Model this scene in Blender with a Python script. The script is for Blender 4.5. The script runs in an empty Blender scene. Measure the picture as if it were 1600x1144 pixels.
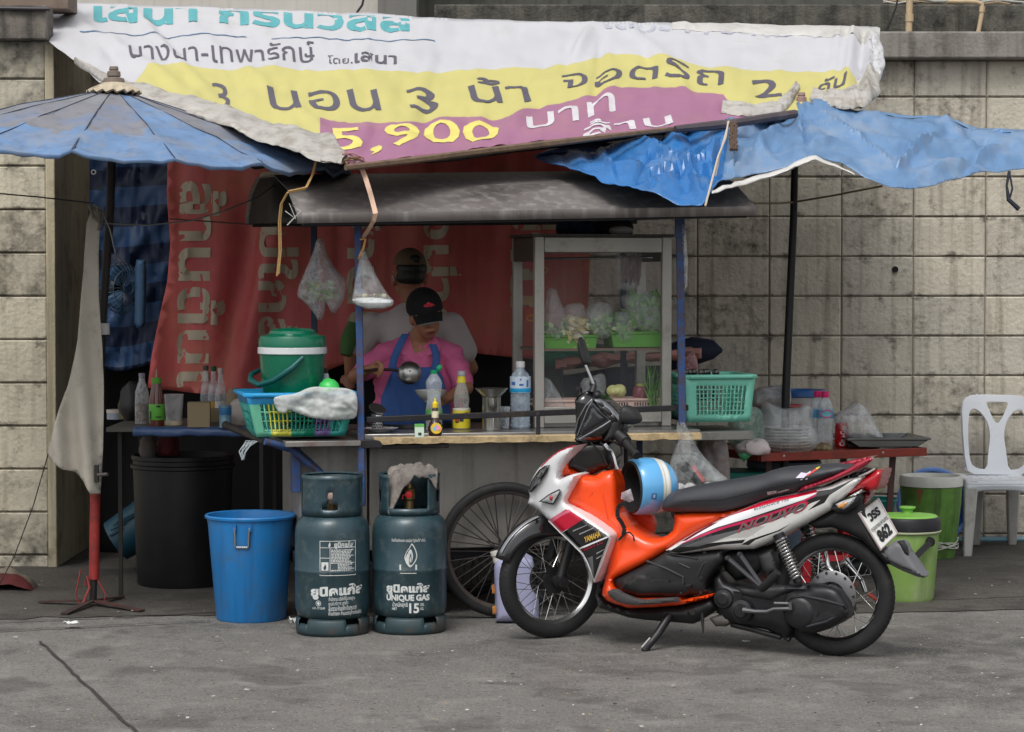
import bpy, bmesh, math, random
from mathutils import Vector, Matrix, noise
from mathutils.geometry import delaunay_2d_cdt
random.seed(7)
PI = math.pi
C = bpy.context.scene.collection
sc = bpy.context.scene

# ------------------------------------------------------------------ camera, sky, sun, exposure
FPX, HOR, CAMY, CAMZ = 3800.0, 430.0, -11.0, 1.64
PITCH = math.atan((572 - HOR) / FPX)
cam = bpy.data.cameras.new('camera'); cam_ob = bpy.data.objects.new('camera', cam); C.objects.link(cam_ob)
cam.sensor_width = 36.0; cam.lens = FPX / 1600 * 36.0; cam.clip_start = .1; cam.clip_end = 500
cam_ob.location = (0, CAMY, CAMZ); cam_ob.rotation_euler = (PI / 2 - PITCH, 0, 0)
sc.camera = cam_ob
SUN_EL, SUN_AZ = math.radians(58), math.radians(198)      # high, behind the viewer and a little to the left
world = bpy.data.worlds.new('World'); sc.world = world; world.use_nodes = True
wn = world.node_tree; wn.nodes.clear()
wo = wn.nodes.new('ShaderNodeOutputWorld'); wb = wn.nodes.new('ShaderNodeBackground')
sky = wn.nodes.new('ShaderNodeTexSky'); sky.sky_type = 'NISHITA'; sky.sun_disc = False
sky.sun_elevation = SUN_EL; sky.sun_rotation = SUN_AZ; sky.air_density = 1.0; sky.dust_density = 4.0
hs = wn.nodes.new('ShaderNodeHueSaturation'); hs.inputs['Saturation'].default_value = .16     # overcast: the blue washed out
wn.links.new(sky.outputs[0], hs.inputs['Color']); wn.links.new(hs.outputs[0], wb.inputs[0]); wn.links.new(wb.outputs[0], wo.inputs[0])
wb.inputs[1].default_value = .15
sun = bpy.data.lights.new('sun', 'SUN'); sun.energy = 1.2; sun.angle = math.radians(24); sun.color = (1, .97, .92)
sun_ob = bpy.data.objects.new('sun', sun); C.objects.link(sun_ob)
sd = Vector((math.sin(SUN_AZ) * math.cos(SUN_EL), math.cos(SUN_AZ) * math.cos(SUN_EL), math.sin(SUN_EL)))
sun_ob.location = sd * 30; sun_ob.rotation_euler = sd.to_track_quat('Z', 'Y').to_euler()
vs = sc.view_settings; sc.display_settings.display_device = 'sRGB'
vs.view_transform = 'Standard'; vs.look = 'None'; vs.gamma = 1; vs.exposure = 0.14
cy = sc.cycles
cy.max_bounces = 8; cy.diffuse_bounces = 4; cy.glossy_bounces = 4; cy.transmission_bounces = 6; cy.transparent_max_bounces = 24
cy.caustics_reflective = False; cy.caustics_refractive = False
try:
    cy.use_denoising = True
    cy.denoiser = 'OPENIMAGEDENOISE'
    cy.denoising_input_passes = 'RGB_ALBEDO_NORMAL'
    cy.denoising_prefilter = 'ACCURATE'
except Exception: pass

# ------------------------------------------------------------------ pixels of the photograph -> points of the place
_fw = Vector((0, math.cos(PITCH), -math.sin(PITCH))); _up = Vector((0, math.sin(PITCH), math.cos(PITCH)))
CAM = Vector((0, CAMY, CAMZ))
def ray(px, py): return _fw + Vector((1, 0, 0)) * ((px - 800) / FPX) + _up * ((572 - py) / FPX)
def P(px, py, Y):
    d = ray(px, py); return CAM + d * ((Y - CAMY) / d.y)
def G(px, py, z=0.0):
    d = ray(px, py); return CAM + d * ((z - CAMZ) / d.z)
def S(Y): return FPX / (Y - CAMY)
class Frame:
    """a plane a x b with normal n (towards the viewer); px() gives plane coordinates, W() world points"""
    def __init__(s, O, a, b, n): s.O, s.a, s.b, s.n = Vector(O), Vector(a).normalized(), Vector(b).normalized(), Vector(n).normalized()
    def px(s, x, y, t=0.0):
        d = ray(x, y); q = s.O + s.n * t
        p = CAM + d * ((q - CAM).dot(s.n) / d.dot(s.n)) - s.O
        return (p.dot(s.a), p.dot(s.b))
    def W(s, a, b, t=0.0): return s.O + s.a * a + s.b * b + s.n * t
    def P(s, x, y, t=0.0):
        a, b = s.px(x, y, t); return s.W(a, b, t)
def FY(Y): return Frame((0, Y, 0), (1, 0, 0), (0, 0, 1), (0, -1, 0))

# ------------------------------------------------------------------ materials
def lin(c):
    f = lambda v: v / 12.92 if v <= .04045 else ((v + .055) / 1.055) ** 2.4
    return tuple(f(v / 255.0) for v in c)
_M = {}
def mat(name, rgb, rough=.5, metal=0.0, var=.12, scale=6.0, dirt=None, bump=0.0, bscale=60.0, coat=0.0, spec=.5, stretch=None, trans=0.0, streak=None):
    """procedural surface: base colour with uneven tone, optional dirt (rgb, amount, scale) and streaks (rgb, amount), fine bump"""
    if name in _M: return _M[name]
    m = bpy.data.materials.new(name); m.use_nodes = True; t = m.node_tree; N = t.nodes.new; L = t.links.new
    p = t.nodes['Principled BSDF']
    tc = N('ShaderNodeTexCoord'); vec = tc.outputs['Object']
    if stretch:
        mp = N('ShaderNodeMapping'); mp.inputs['Scale'].default_value = stretch; L(vec, mp.inputs[0]); vec = mp.outputs[0]
    n1 = N('ShaderNodeTexNoise'); n1.inputs['Scale'].default_value = scale; n1.inputs['Detail'].default_value = 6; n1.inputs['Roughness'].default_value = .62
    L(vec, n1.inputs['Vector'])
    b = lin(rgb)
    mr = N('ShaderNodeMapRange'); mr.inputs['From Min'].default_value = .3; mr.inputs['From Max'].default_value = .7
    mr.inputs['To Min'].default_value = 1 - var; mr.inputs['To Max'].default_value = 1 + var
    L(n1.outputs['Fac'], mr.inputs['Value'])
    mx = N('ShaderNodeVectorMath'); mx.operation = 'SCALE'; mx.inputs[0].default_value = b; L(mr.outputs[0], mx.inputs['Scale'])
    col = mx.outputs[0]
    def over(col, fac, rgb2):
        k = N('ShaderNodeMix'); k.data_type = 'RGBA'; L(fac, k.inputs[0]); L(col, k.inputs[6]); k.inputs[7].default_value = (*lin(rgb2), 1); return k.outputs[2]
    if dirt:
        rgb2, amt, ds = dirt
        n2 = N('ShaderNodeTexNoise'); n2.inputs['Scale'].default_value = ds; n2.inputs['Detail'].default_value = 9; n2.inputs['Roughness'].default_value = .72
        L(tc.outputs['Object'], n2.inputs['Vector'])
        r = N('ShaderNodeMapRange'); r.inputs['From Min'].default_value = .62 - .22 * amt; r.inputs['From Max'].default_value = .8 - .16 * amt
        r.inputs['To Max'].default_value = min(1, .55 + amt * .45); L(n2.outputs['Fac'], r.inputs['Value']); col = over(col, r.outputs[0], rgb2)
    if streak:
        rgb3, amt = streak
        mp2 = N('ShaderNodeMapping'); mp2.inputs['Scale'].default_value = (9, 9, .5); L(tc.outputs['Object'], mp2.inputs[0])
        n3 = N('ShaderNodeTexNoise'); n3.inputs['Scale'].default_value = 2.2; n3.inputs['Detail'].default_value = 7; L(mp2.outputs[0], n3.inputs['Vector'])
        r = N('ShaderNodeMapRange'); r.inputs['From Min'].default_value = .5; r.inputs['From Max'].default_value = .72
        r.inputs['To Max'].default_value = amt; L(n3.outputs['Fac'], r.inputs['Value']); col = over(col, r.outputs[0], rgb3)
    L(col, p.inputs['Base Color'])
    rr = N('ShaderNodeMapRange'); rr.inputs['To Min'].default_value = max(.02, rough - .1); rr.inputs['To Max'].default_value = min(1, rough + .1)
    L(n1.outputs['Fac'], rr.inputs['Value']); L(rr.outputs[0], p.inputs['Roughness'])
    p.inputs['Metallic'].default_value = metal; p.inputs['Coat Weight'].default_value = coat; p.inputs['Coat Roughness'].default_value = .08
    p.inputs['Specular IOR Level'].default_value = spec; p.inputs['Transmission Weight'].default_value = trans
    if bump:
        n4 = N('ShaderNodeTexNoise'); n4.inputs['Scale'].default_value = bscale; n4.inputs['Detail'].default_value = 5; L(vec, n4.inputs['Vector'])
        bp = N('ShaderNodeBump'); bp.inputs['Strength'].default_value = bump; bp.inputs['Distance'].default_value = .01
        L(n4.outputs['Fac'], bp.inputs['Height']); L(bp.outputs[0], p.inputs['Normal'])
    _M[name] = m; return m
def film(name, rgb=(235, 238, 240), op=.22, rough=.18, scale=25.0, gloss=.5):
    """thin clear plastic or glass: mostly see-through, with creases that catch light"""
    if name in _M: return _M[name]
    m = bpy.data.materials.new(name); m.use_nodes = True; t = m.node_tree; N = t.nodes.new; L = t.links.new
    p = t.nodes['Principled BSDF']; out = t.nodes['Material Output']
    p.inputs['Base Color'].default_value = (*lin(rgb), 1); p.inputs['Roughness'].default_value = rough; p.inputs['Specular IOR Level'].default_value = gloss
    tr = N('ShaderNodeBsdfTransparent'); mx = N('ShaderNodeMixShader')
    tc = N('ShaderNodeTexCoord'); n = N('ShaderNodeTexNoise'); n.inputs['Scale'].default_value = scale; n.inputs['Detail'].default_value = 5; n.inputs['Distortion'].default_value = .8
    L(tc.outputs['Object'], n.inputs['Vector'])
    mr = N('ShaderNodeMapRange'); mr.inputs['From Min'].default_value = .35; mr.inputs['From Max'].default_value = .75
    mr.inputs['To Min'].default_value = op * .5; mr.inputs['To Max'].default_value = min(1, op * 1.9)
    L(n.outputs['Fac'], mr.inputs['Value'])
    lw = N('ShaderNodeLayerWeight'); lw.inputs[0].default_value = .25
    ad = N('ShaderNodeMath'); ad.operation = 'MULTIPLY_ADD'; ad.use_clamp = True; L(lw.outputs['Facing'], ad.inputs[0]); ad.inputs[1].default_value = op * 1.2; L(mr.outputs[0], ad.inputs[2])
    bp = N('ShaderNodeBump'); bp.inputs['Strength'].default_value = .5; bp.inputs['Distance'].default_value = .01; L(n.outputs['Fac'], bp.inputs['Height']); L(bp.outputs[0], p.inputs['Normal'])
    L(ad.outputs[0], mx.inputs[0]); L(tr.outputs[0], mx.inputs[1]); L(p.outputs[0], mx.inputs[2]); L(mx.outputs[0], out.inputs[0])
    _M[name] = m; return m

# ------------------------------------------------------------------ object helpers
def tag(o, label=None, cat=None, group=None, kind=None):
    if label: o['label'] = label
    if cat: o['category'] = cat
    if group: o['group'] = group
    if kind: o['kind'] = kind
    return o
def thing(name, label, cat, loc=(0, 0, 0), group=None):
    o = bpy.data.objects.new(name, None); C.objects.link(o); o.location = loc; o.empty_display_size = .05
    return tag(o, label, cat, group)
def origin(o):
    v = Vector((0, 0, 0))
    while o is not None: v += o.location; o = o.parent
    return v
def dup(root, loc, label=None, group=None):
    r = root.copy(); C.objects.link(r); r.location = loc
    if label: r['label'] = label
    if group: r['group'] = group
    for ch in list(root.children):
        c = ch.copy(); C.objects.link(c); c.parent = r
        for g in ch.children:
            d = g.copy(); C.objects.link(d); d.parent = c
    return r
class B:
    """collects shapes in world coordinates, then links them as one mesh object"""
    def __init__(s): s.v, s.f, s.m = [], [], []
    def add(s, vs, fs, m=0):
        k = len(s.v); s.v += [Vector(v) for v in vs]; s.f += [tuple(i + k for i in f) for f in fs]
        s.m += (m if isinstance(m, list) else [m] * len(fs)); return s
    def box(s, c, sz, rz=0.0, m=0, R=None):
        R = R or Matrix.Rotation(rz, 3, 'Z'); h = Vector(sz) / 2; c = Vector(c)
        vs = [c + R @ Vector((x * h.x, y * h.y, z * h.z)) for x in (-1, 1) for y in (-1, 1) for z in (-1, 1)]
        return s.add(vs, [(0, 1, 3, 2), (4, 6, 7, 5), (0, 4, 5, 1), (2, 3, 7, 6), (0, 2, 6, 4), (1, 5, 7, 3)], m)
    def bar(s, p, q, w, h, up=(0, 0, 1), m=0):
        p, q = Vector(p), Vector(q); d = (q - p); L = d.length; d.normalize(); up = Vector(up)
        if abs(d.dot(up)) > .98: up = Vector((0, 1, 0))
        x = d.cross(up).normalized(); y = x.cross(d).normalized()
        R = Matrix((x, d, y)).transposed(); return s.box((p + q) / 2, (w, L, h), m=m, R=R)
    def tube(s, pts, r, n=8, m=0, cap=True, closed=False):
        pts = [Vector(p) for p in pts]; N = len(pts); rs = r if isinstance(r, (list, tuple)) else [r] * N
        ref = None; vs, fs = [], []
        for i in range(N):
            a = pts[(i - 1) % N] if (closed or i > 0) else pts[i]; b = pts[(i + 1) % N] if (closed or i < N - 1) else pts[i]
            d = (b - a).normalized() if (b - a).length > 1e-9 else Vector((0, 0, 1))
            if ref is None:
                ref = Vector((0, 0, 1)) if abs(d.z) < .9 else Vector((1, 0, 0))
            x = (ref - d * ref.dot(d)).normalized(); y = d.cross(x); ref = x
            for k in range(n):
                th = 2 * PI * k / n; vs.append(pts[i] + (x * math.cos(th) + y * math.sin(th)) * rs[i])
        for i in range(N if closed else N - 1):
            j = (i + 1) % N
            for k in range(n): fs.append((i * n + k, i * n + (k + 1) % n, j * n + (k + 1) % n, j * n + k))
        if cap and not closed: fs.append(tuple(range(n))[::-1]); fs.append(tuple((N - 1) * n + k for k in range(n)))
        return s.add(vs, fs, m)
    def lathe(s, prof, c, n=32, R=None, m=0, a0=0.0, a1=2 * PI, mf=None):
        """prof: (r, z) pairs; about the local z axis through c; mf(i) gives the material of ring i"""
        R = R or Matrix.Identity(3); c = Vector(c); full = abs(a1 - a0 - 2 * PI) < 1e-6
        cols = n if full else n + 1; vs, fs, ms = [], [], []
        for r, z in prof:
            for k in range(cols):
                th = a0 + (a1 - a0) * k / n; vs.append(c + R @ Vector((r * math.cos(th), r * math.sin(th), z)))
        for i in range(len(prof) - 1):
            for k in range(n):
                k2 = (k + 1) % cols
                fs.append((i * cols + k, i * cols + k2, (i + 1) * cols + k2, (i + 1) * cols + k)); ms.append(mf(i) if mf else m)
        return s.add(vs, fs, ms)
    def ball(s, c, r, n=16, k=10, R=None, m=0):
        r = (r, r, r) if not isinstance(r, (tuple, list)) else r; R = R or Matrix.Identity(3)
        vs, fs = [], []; c = Vector(c)
        for i in range(k + 1):
            ph = PI * i / k
            for j in range(n):
                th = 2 * PI * j / n; vs.append(c + R @ Vector((r[0] * math.sin(ph) * math.cos(th), r[1] * math.sin(ph) * math.sin(th), r[2] * math.cos(ph))))
        for i in range(k):
            for j in range(n): fs.append((i * n + j, (i + 1) * n + j, (i + 1) * n + (j + 1) % n, i * n + (j + 1) % n))
        return s.add(vs, fs, m)
    def grid(s, fn, nu, nv, m=0, mf=None):
        vs = [fn(i / nu, j / nv) for j in range(nv + 1) for i in range(nu + 1)]; w = nu + 1
        fs, ms = [], []
        for j in range(nv):
            for i in range(nu):
                fs.append((j * w + i, j * w + i + 1, (j + 1) * w + i + 1, (j + 1) * w + i)); ms.append(mf((i + .5) / nu, (j + .5) / nv) if mf else m)
        return s.add(vs, fs, ms)
    def prism(s, poly, fn, t0, t1, m=0):
        """flat outline extruded between offsets t0 and t1; fn(a, b, t) -> point"""
        n = len(poly); vs = [fn(a, b, t0) for a, b in poly] + [fn(a, b, t1) for a, b in poly]
        return s.add(vs, [tuple(range(n))[::-1], tuple(range(n, 2 * n))] + [(i, (i + 1) % n, n + (i + 1) % n, n + i) for i in range(n)], m)
    def build(s, name, mats, parent=None, loc=None, label=None, cat=None, group=None, kind=None, sharp=38, bevel=0.0, solid=0.0, weld=False, keep=False):
        if not isinstance(mats, (list, tuple)): mats = [mats]
        if parent is not None: off = origin(parent)
        else:
            if loc is None:
                mn = [min(v[i] for v in s.v) for i in range(3)]; mx = [max(v[i] for v in s.v) for i in range(3)]
                loc = ((mn[0] + mx[0]) / 2, (mn[1] + mx[1]) / 2, mn[2])
            off = Vector(loc)
        me = bpy.data.meshes.new(name); me.from_pydata([v - off for v in s.v], [], s.f)
        for mm in mats: me.materials.append(mm)
        me.polygons.foreach_set('material_index', s.m)
        bm = bmesh.new(); bm.from_mesh(me)
        if weld: bmesh.ops.remove_doubles(bm, verts=bm.verts, dist=1e-5)
        if not keep: bmesh.ops.recalc_face_normals(bm, faces=bm.faces)
        bm.to_mesh(me); bm.free()
        me.polygons.foreach_set('use_smooth', [True] * len(me.polygons)); me.set_sharp_from_angle(angle=math.radians(sharp)); me.update()
        o = bpy.data.objects.new(name, me); C.objects.link(o)
        if parent is not None: o.parent = parent
        else: o.location = off
        if solid:
            md = o.modifiers.new('solid', 'SOLIDIFY'); md.thickness = solid; md.offset = 0
        if bevel:
            md = o.modifiers.new('bevel', 'BEVEL'); md.width = bevel; md.segments = 2; md.limit_method = 'ANGLE'; md.angle_limit = math.radians(40)
        return tag(o, label, cat, group, kind)

def inside(p, poly):
    x, y = p[0], p[1]; c = False; n = len(poly); j = n - 1
    for i in range(n):
        xi, yi = poly[i][0], poly[i][1]; xj, yj = poly[j][0], poly[j][1]
        if (yi > y) != (yj > y) and x < (xj - xi) * (y - yi) / (yj - yi) + xi: c = not c
        j = i
    return c
def resample(poly, step, closed=True):
    out = []; n = len(poly)
    for i in range(n if closed else n - 1):
        a, b = Vector(poly[i][:2]), Vector(poly[(i + 1) % n][:2]); k = max(1, int(math.ceil((b - a).length / step)))
        out += [a.lerp(b, j / k) for j in range(k)]
    if not closed: out.append(Vector(poly[-1][:2]))
    return out
def smooth_poly(poly, it=2, closed=True):
    """round an outline (Chaikin corner cutting)"""
    p = [Vector(q[:2]) for q in poly]
    for _ in range(it):
        o = []; n = len(p)
        for i in range(n if closed else n - 1):
            a, b = p[i], p[(i + 1) % n]; o += [a.lerp(b, .22), a.lerp(b, .78)]
        if not closed: o = [p[0]] + o + [p[-1]]
        p = o
    return p
def fill(outline, step, regions=()):
    """triangles of an outline with interior points; regions cut it and give material indices 1, 2, ..."""
    ol = resample(outline, step); pts = list(ol); edges = [(i, (i + 1) % len(ol)) for i in range(len(ol))]; nb = len(ol)
    for rg in regions:
        q = resample(rg, step); k = len(pts); pts += q; edges += [(k + i, k + (i + 1) % len(q)) for i in range(len(q))]
    xs = [p.x for p in ol]; ys = [p.y for p in ol]; y = min(ys) + step * .5; row = 0
    while y < max(ys):
        x = min(xs) + step * (.25 if row % 2 else .75)
        while x < max(xs):
            if inside((x, y), ol): pts.append(Vector((x + step * .12 * math.sin(row * 7.1 + x * 90), y)))
            x += step
        y += step * .87; row += 1
    V, E, F, *_ = delaunay_2d_cdt(pts, edges, [], 0, step * .02)
    fs, ms = [], []
    for f in F:
        c = sum((V[i] for i in f), Vector((0, 0))) / len(f)
        if not inside(c, ol): continue
        m = 0
        for ri, rg in enumerate(regions):
            if inside(c, rg): m = ri + 1
        fs.append(tuple(f)); ms.append(m)
    return V, fs, ms, ol
def dist_poly(p, ol):
    best = 1e9; n = len(ol)
    for i in range(n):
        a, b = ol[i], ol[(i + 1) % n]; ab = b - a; L = ab.length_squared
        t = max(0, min(1, (p - a).dot(ab) / L)) if L > 0 else 0
        d = (p - a - ab * t).length_squared
        if d < best: best = d
    return math.sqrt(best)
def inflate(bb, fr, outline, t0, bulge, w, regions=(), step=.012, back='flat', thick=.02, mbase=0, extra=None, rnd=0, prnd=0):
    """pillow-shaped panel from an outline seen in the photograph: edge at offset t0 from the frame plane, swelling by
    bulge within w of its edge. back: 'flat' (parallel shell, thick) or 'mirror' (the same on the other side of the plane)"""
    q = outline[0]; sp = 1 / max(1e-6, (fr.P(q[0], q[1] + 1, t0) - fr.P(q[0], q[1], t0)).length); ys = sp
    ol = [Vector(p) for p in outline]
    if rnd: ol = smooth_poly(ol, rnd)
    V, fs, ms, olr = fill(ol, step * sp, [smooth_poly(r, prnd) if prnd else r for r in regions])
    def tt(v):
        d = dist_poly(v, olr) / sp; k = 1 - min(1.0, d / w)
        return t0 + bulge * math.sqrt(max(0, 1 - k * k)) + (extra(v.x / sp, v.y / sp, d) if extra else 0)
    T = [tt(v) for v in V]
    front = [fr.P(v.x, v.y, t) for v, t in zip(V, T)]
    if back == 'mirror': rear = [fr.W(*fr.px(v.x, v.y, t), -t) for v, t in zip(V, T)]
    else: rear = [fr.W(*fr.px(v.x, v.y, t), t - thick) for v, t in zip(V, T)]
    ec = {}
    for f in fs:
        for i in range(len(f)):
            e = (f[i], f[(i + 1) % len(f)]); ec[e] = 1
    side = [e for e in ec if (e[1], e[0]) not in ec]
    n = len(V)
    bb.add(front + rear, list(fs) + [tuple(i + n for i in f[::-1]) for f in fs] + [(a, a + n, b + n, b) for a, b in side],
           [m + mbase for m in ms] * 2 + [mbase] * len(side))
    def surf(x, y, lift=.0015):
        v = Vector((x, y)); return fr.P(x, y, tt(v) + lift)
    return surf
_TX = {}
def text_tris(s, bold=0.0, maxe=.12, res=3):
    """outline of a piece of writing as flat triangles (height of a capital = about .7)"""
    k = (s, bold, maxe)
    if k in _TX: return _TX[k]
    c = bpy.data.curves.new('t', 'FONT'); c.body = s; c.resolution_u = res; c.offset = bold
    o = bpy.data.objects.new('t', c); C.objects.link(o); bpy.context.view_layer.update()
    me = bpy.data.meshes.new_from_object(o.evaluated_get(bpy.context.evaluated_depsgraph_get()))
    bpy.data.objects.remove(o); bpy.data.curves.remove(c)
    bm = bmesh.new(); bm.from_mesh(me); bmesh.ops.triangulate(bm, faces=bm.faces); bmesh.ops.remove_doubles(bm, verts=bm.verts, dist=1e-4)
    for _ in range(5):
        es = [e for e in bm.edges if e.calc_length() > maxe]
        if not es: break
        bmesh.ops.subdivide_edges(bm, edges=es, cuts=1); bmesh.ops.triangulate(bm, faces=bm.faces)
    bm.verts.index_update()
    r = ([(v.co.x, v.co.y) for v in bm.verts], [tuple(v.index for v in f.verts) for f in bm.faces])
    bm.free(); bpy.data.meshes.remove(me); _TX[k] = r; return r
def write(bb, s, fn, bold=0.0, maxe=.12, m=0, fit=True, res=3):
    """lay writing with fn(u, v): u 0..1 along the words, v in units of the word height (0 baseline)"""
    vs, fs = text_tris(s, bold, maxe, res)
    x0, x1 = min(v[0] for v in vs), max(v[0] for v in vs)
    bb.add([fn((x - x0) / (x1 - x0), y / .56) for x, y in vs], fs, m); return (x1 - x0) / .56
def blob(name, prims, mats, parent, voxel=.008, smooth=4, label=None, post=None):
    """one continuous skin round a set of tapered limbs (p, q, r1, r2) and ellipsoids (c, (rx,ry,rz), R)"""
    b = B()
    for pr in prims:
        if len(pr) == 4:
            p, q, r1, r2 = pr; p, q = Vector(p), Vector(q); d = (q - p); L = d.length
            if L < 1e-6: b.ball(p, r1); continue
            R = d.to_track_quat('Z', 'Y').to_matrix(); prof = []
            for i in range(7): a = -PI / 2 + PI / 2 * i / 6; prof.append((max(1e-4, r1 * math.cos(a)), r1 * math.sin(a)))
            for i in range(7): a = PI / 2 * i / 6; prof.append((max(1e-4, r2 * math.cos(a)), L + r2 * math.sin(a)))
            k = len(b.v); b.lathe(prof, p, 14, R); n = 14; m = len(prof)
            b.f.append(tuple(k + j for j in range(n))[::-1]); b.f.append(tuple(k + (m - 1) * n + j for j in range(n))); b.m += [0, 0]
        else:
            c, r, R = (pr + (None,))[:3]; b.ball(c, r, 18, 12, R)
    off = origin(parent); me = bpy.data.meshes.new(name); me.from_pydata([v - off for v in b.v], [], b.f)
    bm = bmesh.new(); bm.from_mesh(me); bmesh.ops.remove_doubles(bm, verts=bm.verts, dist=1e-4); bmesh.ops.recalc_face_normals(bm, faces=bm.faces); bm.to_mesh(me); bm.free()
    o = bpy.data.objects.new(name, me); C.objects.link(o)
    md = o.modifiers.new('r', 'REMESH'); md.mode = 'VOXEL'; md.voxel_size = voxel; md.use_smooth_shade = True
    if smooth: s2 = o.modifiers.new('s', 'SMOOTH'); s2.iterations = smooth; s2.factor = .5
    bpy.context.view_layer.update()
    me2 = bpy.data.meshes.new_from_object(o.evaluated_get(bpy.context.evaluated_depsgraph_get()))
    o.modifiers.clear(); o.data = me2; bpy.data.meshes.remove(me); me2.name = name
    for mm in (mats if isinstance(mats, (list, tuple)) else [mats]): me2.materials.append(mm)
    if post: post(me2, off)
    me2.polygons.foreach_set('use_smooth', [True] * len(me2.polygons)); o.parent = parent
    if label: o['label'] = label
    return o
def fbm(x, y, z=0.0, o=4): return noise.fractal(Vector((x, y, z)), 1.0, 2.0, o)
def tri(x): return abs((x % 2.0) - 1.0) - .5      # sharp straight creases
def lerp(a, b, t): return a + (b - a) * t
def pw(x, pts):
    """piecewise-linear curve through (x, y) points"""
    if x <= pts[0][0]: return pts[0][1]
    for (x0, y0), (x1, y1) in zip(pts, pts[1:]):
        if x <= x1: return y0 + (y1 - y0) * (x - x0) / (x1 - x0)
    return pts[-1][1]
def rot_to(axis): return Vector(axis).normalized().to_track_quat('Z', 'Y').to_matrix()
# ------------------------------------------------------------------ setting: ground, walls, buildings behind
def ground_mat(name, rgb, dark, light, stretch=(1, 2.2, 1)):
    m = mat(name, rgb, .85, var=.16, scale=1.3, dirt=(dark, .55, .75), bump=.35, bscale=140, stretch=stretch)
    t = m.node_tree; N = t.nodes.new; L = t.links.new; p = t.nodes['Principled BSDF']
    col = p.inputs['Base Color'].links[0].from_socket; tc = N('ShaderNodeTexCoord')
    for sc_, lo, hi, c2, am in ((85, .58, .66, light, .6), (50, .6, .67, dark, .75), (140, .5, .62, dark, .35), (24, .56, .74, dark, .4), (5, .52, .8, light, .3), (2.6, .55, .62, dark, .42)):
        n = N('ShaderNodeTexNoise'); n.inputs['Scale'].default_value = sc_; n.inputs['Detail'].default_value = 3
        L(tc.outputs['Object'], n.inputs['Vector']); r = N('ShaderNodeMapRange'); r.inputs['From Min'].default_value = lo; r.inputs['From Max'].default_value = hi; r.inputs['To Max'].default_value = am
        L(n.outputs['Fac'], r.inputs['Value']); k = N('ShaderNodeMix'); k.data_type = 'RGBA'; L(r.outputs[0], k.inputs[0]); L(col, k.inputs[6]); k.inputs[7].default_value = (*lin(c2), 1); col = k.outputs[2]
    L(col, p.inputs['Base Color']); return m
M_road = ground_mat('road_concrete', (116, 113, 109), (56, 54, 51), (172, 169, 163))
M_apron = ground_mat('apron_concrete', (80, 76, 71), (36, 34, 31), (112, 108, 101))  # oily concrete, darkened further to stand in for shade around the stall
M_joint = mat('joint_tar', (58, 56, 54), .8, var=.3, scale=20)
b = B(); b.add([(-60, -40, 0), (60, -40, 0), (60, 60, 0), (-60, 60, 0)], [(0, 1, 2, 3)])
b.build('road', M_road, loc=(0, 0, 0), kind='structure')
# the stained strip along the wall, ragged in front; stall shade also in its colour
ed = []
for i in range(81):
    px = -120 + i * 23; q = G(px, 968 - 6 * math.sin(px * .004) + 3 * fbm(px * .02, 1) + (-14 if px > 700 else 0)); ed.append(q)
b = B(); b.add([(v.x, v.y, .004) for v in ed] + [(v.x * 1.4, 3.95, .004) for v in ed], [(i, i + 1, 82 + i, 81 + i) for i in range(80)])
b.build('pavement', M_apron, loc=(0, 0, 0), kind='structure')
def strip(name, pts, w, z=.008, mt=M_joint):
    b = B(); vs = []
    for i, p in enumerate(pts):
        a, c = pts[max(0, i - 1)], pts[min(len(pts) - 1, i + 1)]; d = (c - a).normalized(); n = Vector((-d.y, d.x, 0)) * w * .5 * (1 + .5 * fbm(i * .7, 3))
        vs += [(p.x + n.x, p.y + n.y, z), (p.x - n.x, p.y - n.y, z)]
    b.add(vs, [(2 * i, 2 * i + 1, 2 * i + 3, 2 * i + 2) for i in range(len(pts) - 1)]); return b.build(name, mt, loc=(0, 0, 0), kind='structure')
def jit(p0, p1, n=24, a=.012): return [p0.lerp(p1, i / n) + Vector((a * fbm(i * .6, p0.x), a * fbm(i * .6, p0.y + 5), 0)) for i in range(n + 1)]
strip('road_joint', jit(G(62, 1004), G(232, 1165), 30, .014), .013)
strip('road_crack', jit(G(-20, 975), G(470, 953), 40, .03), .016)
strip('road_crack', jit(G(-20, 989), G(330, 972), 30, .03), .013)
strip('road_crack', jit(G(690, 968), G(1700, 930), 60, .03), .012)
# bits of litter and grit too many to count
b = B()
for i in range(420):
    px, py = random.uniform(0, 1600), 905 + 245 * random.random() ** 1.1
    q = G(px, py); r = random.choice([.004, .005, .006, .008, .011]); a = random.random() * 6
    b.add([(q.x + r * math.cos(a + k * 1.57) * random.uniform(.6, 1.3), q.y + r * math.sin(a + k * 1.57) * random.uniform(.6, 1.3), .010 + .004 * random.random()) for k in range(4)], [(0, 1, 2, 3)], random.choice([0, 0, 1, 2]))
b.build('litter', [mat('litter_pale', (190, 186, 176), .8), mat('litter_dark', (50, 46, 42), .9), mat('litter_tan', (150, 132, 100), .8)], loc=(0, 0, 0), label='small scraps of litter and grit scattered over the road', cat='litter', kind='stuff')
def scrap(px, py, w, h, label):
    b = B(); q = G(px, py); 
    b.grid(lambda u, v: Vector((q.x + (u - .5) * w + .01 * fbm(u * 3, v * 3, px), q.y + (v - .5) * w * .6, .012 + h * (.5 + .5 * fbm(u * 4, v * 4, px + 3)))), 8, 6)
    b.build('paper_scrap', mat('scrap_white', (215, 215, 212), .6), label=label, cat='litter', solid=.001)
scrap(112, 982, .075, .03, 'crumpled clear scrap on the road left of the blue bucket')
scrap(459, 983, .04, .06, 'white paper wad on the ground touching the left gas cylinder')
scrap(1166, 1008, .03, .012, 'tiny white paper bit on the road under the motorcycle engine')

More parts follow.
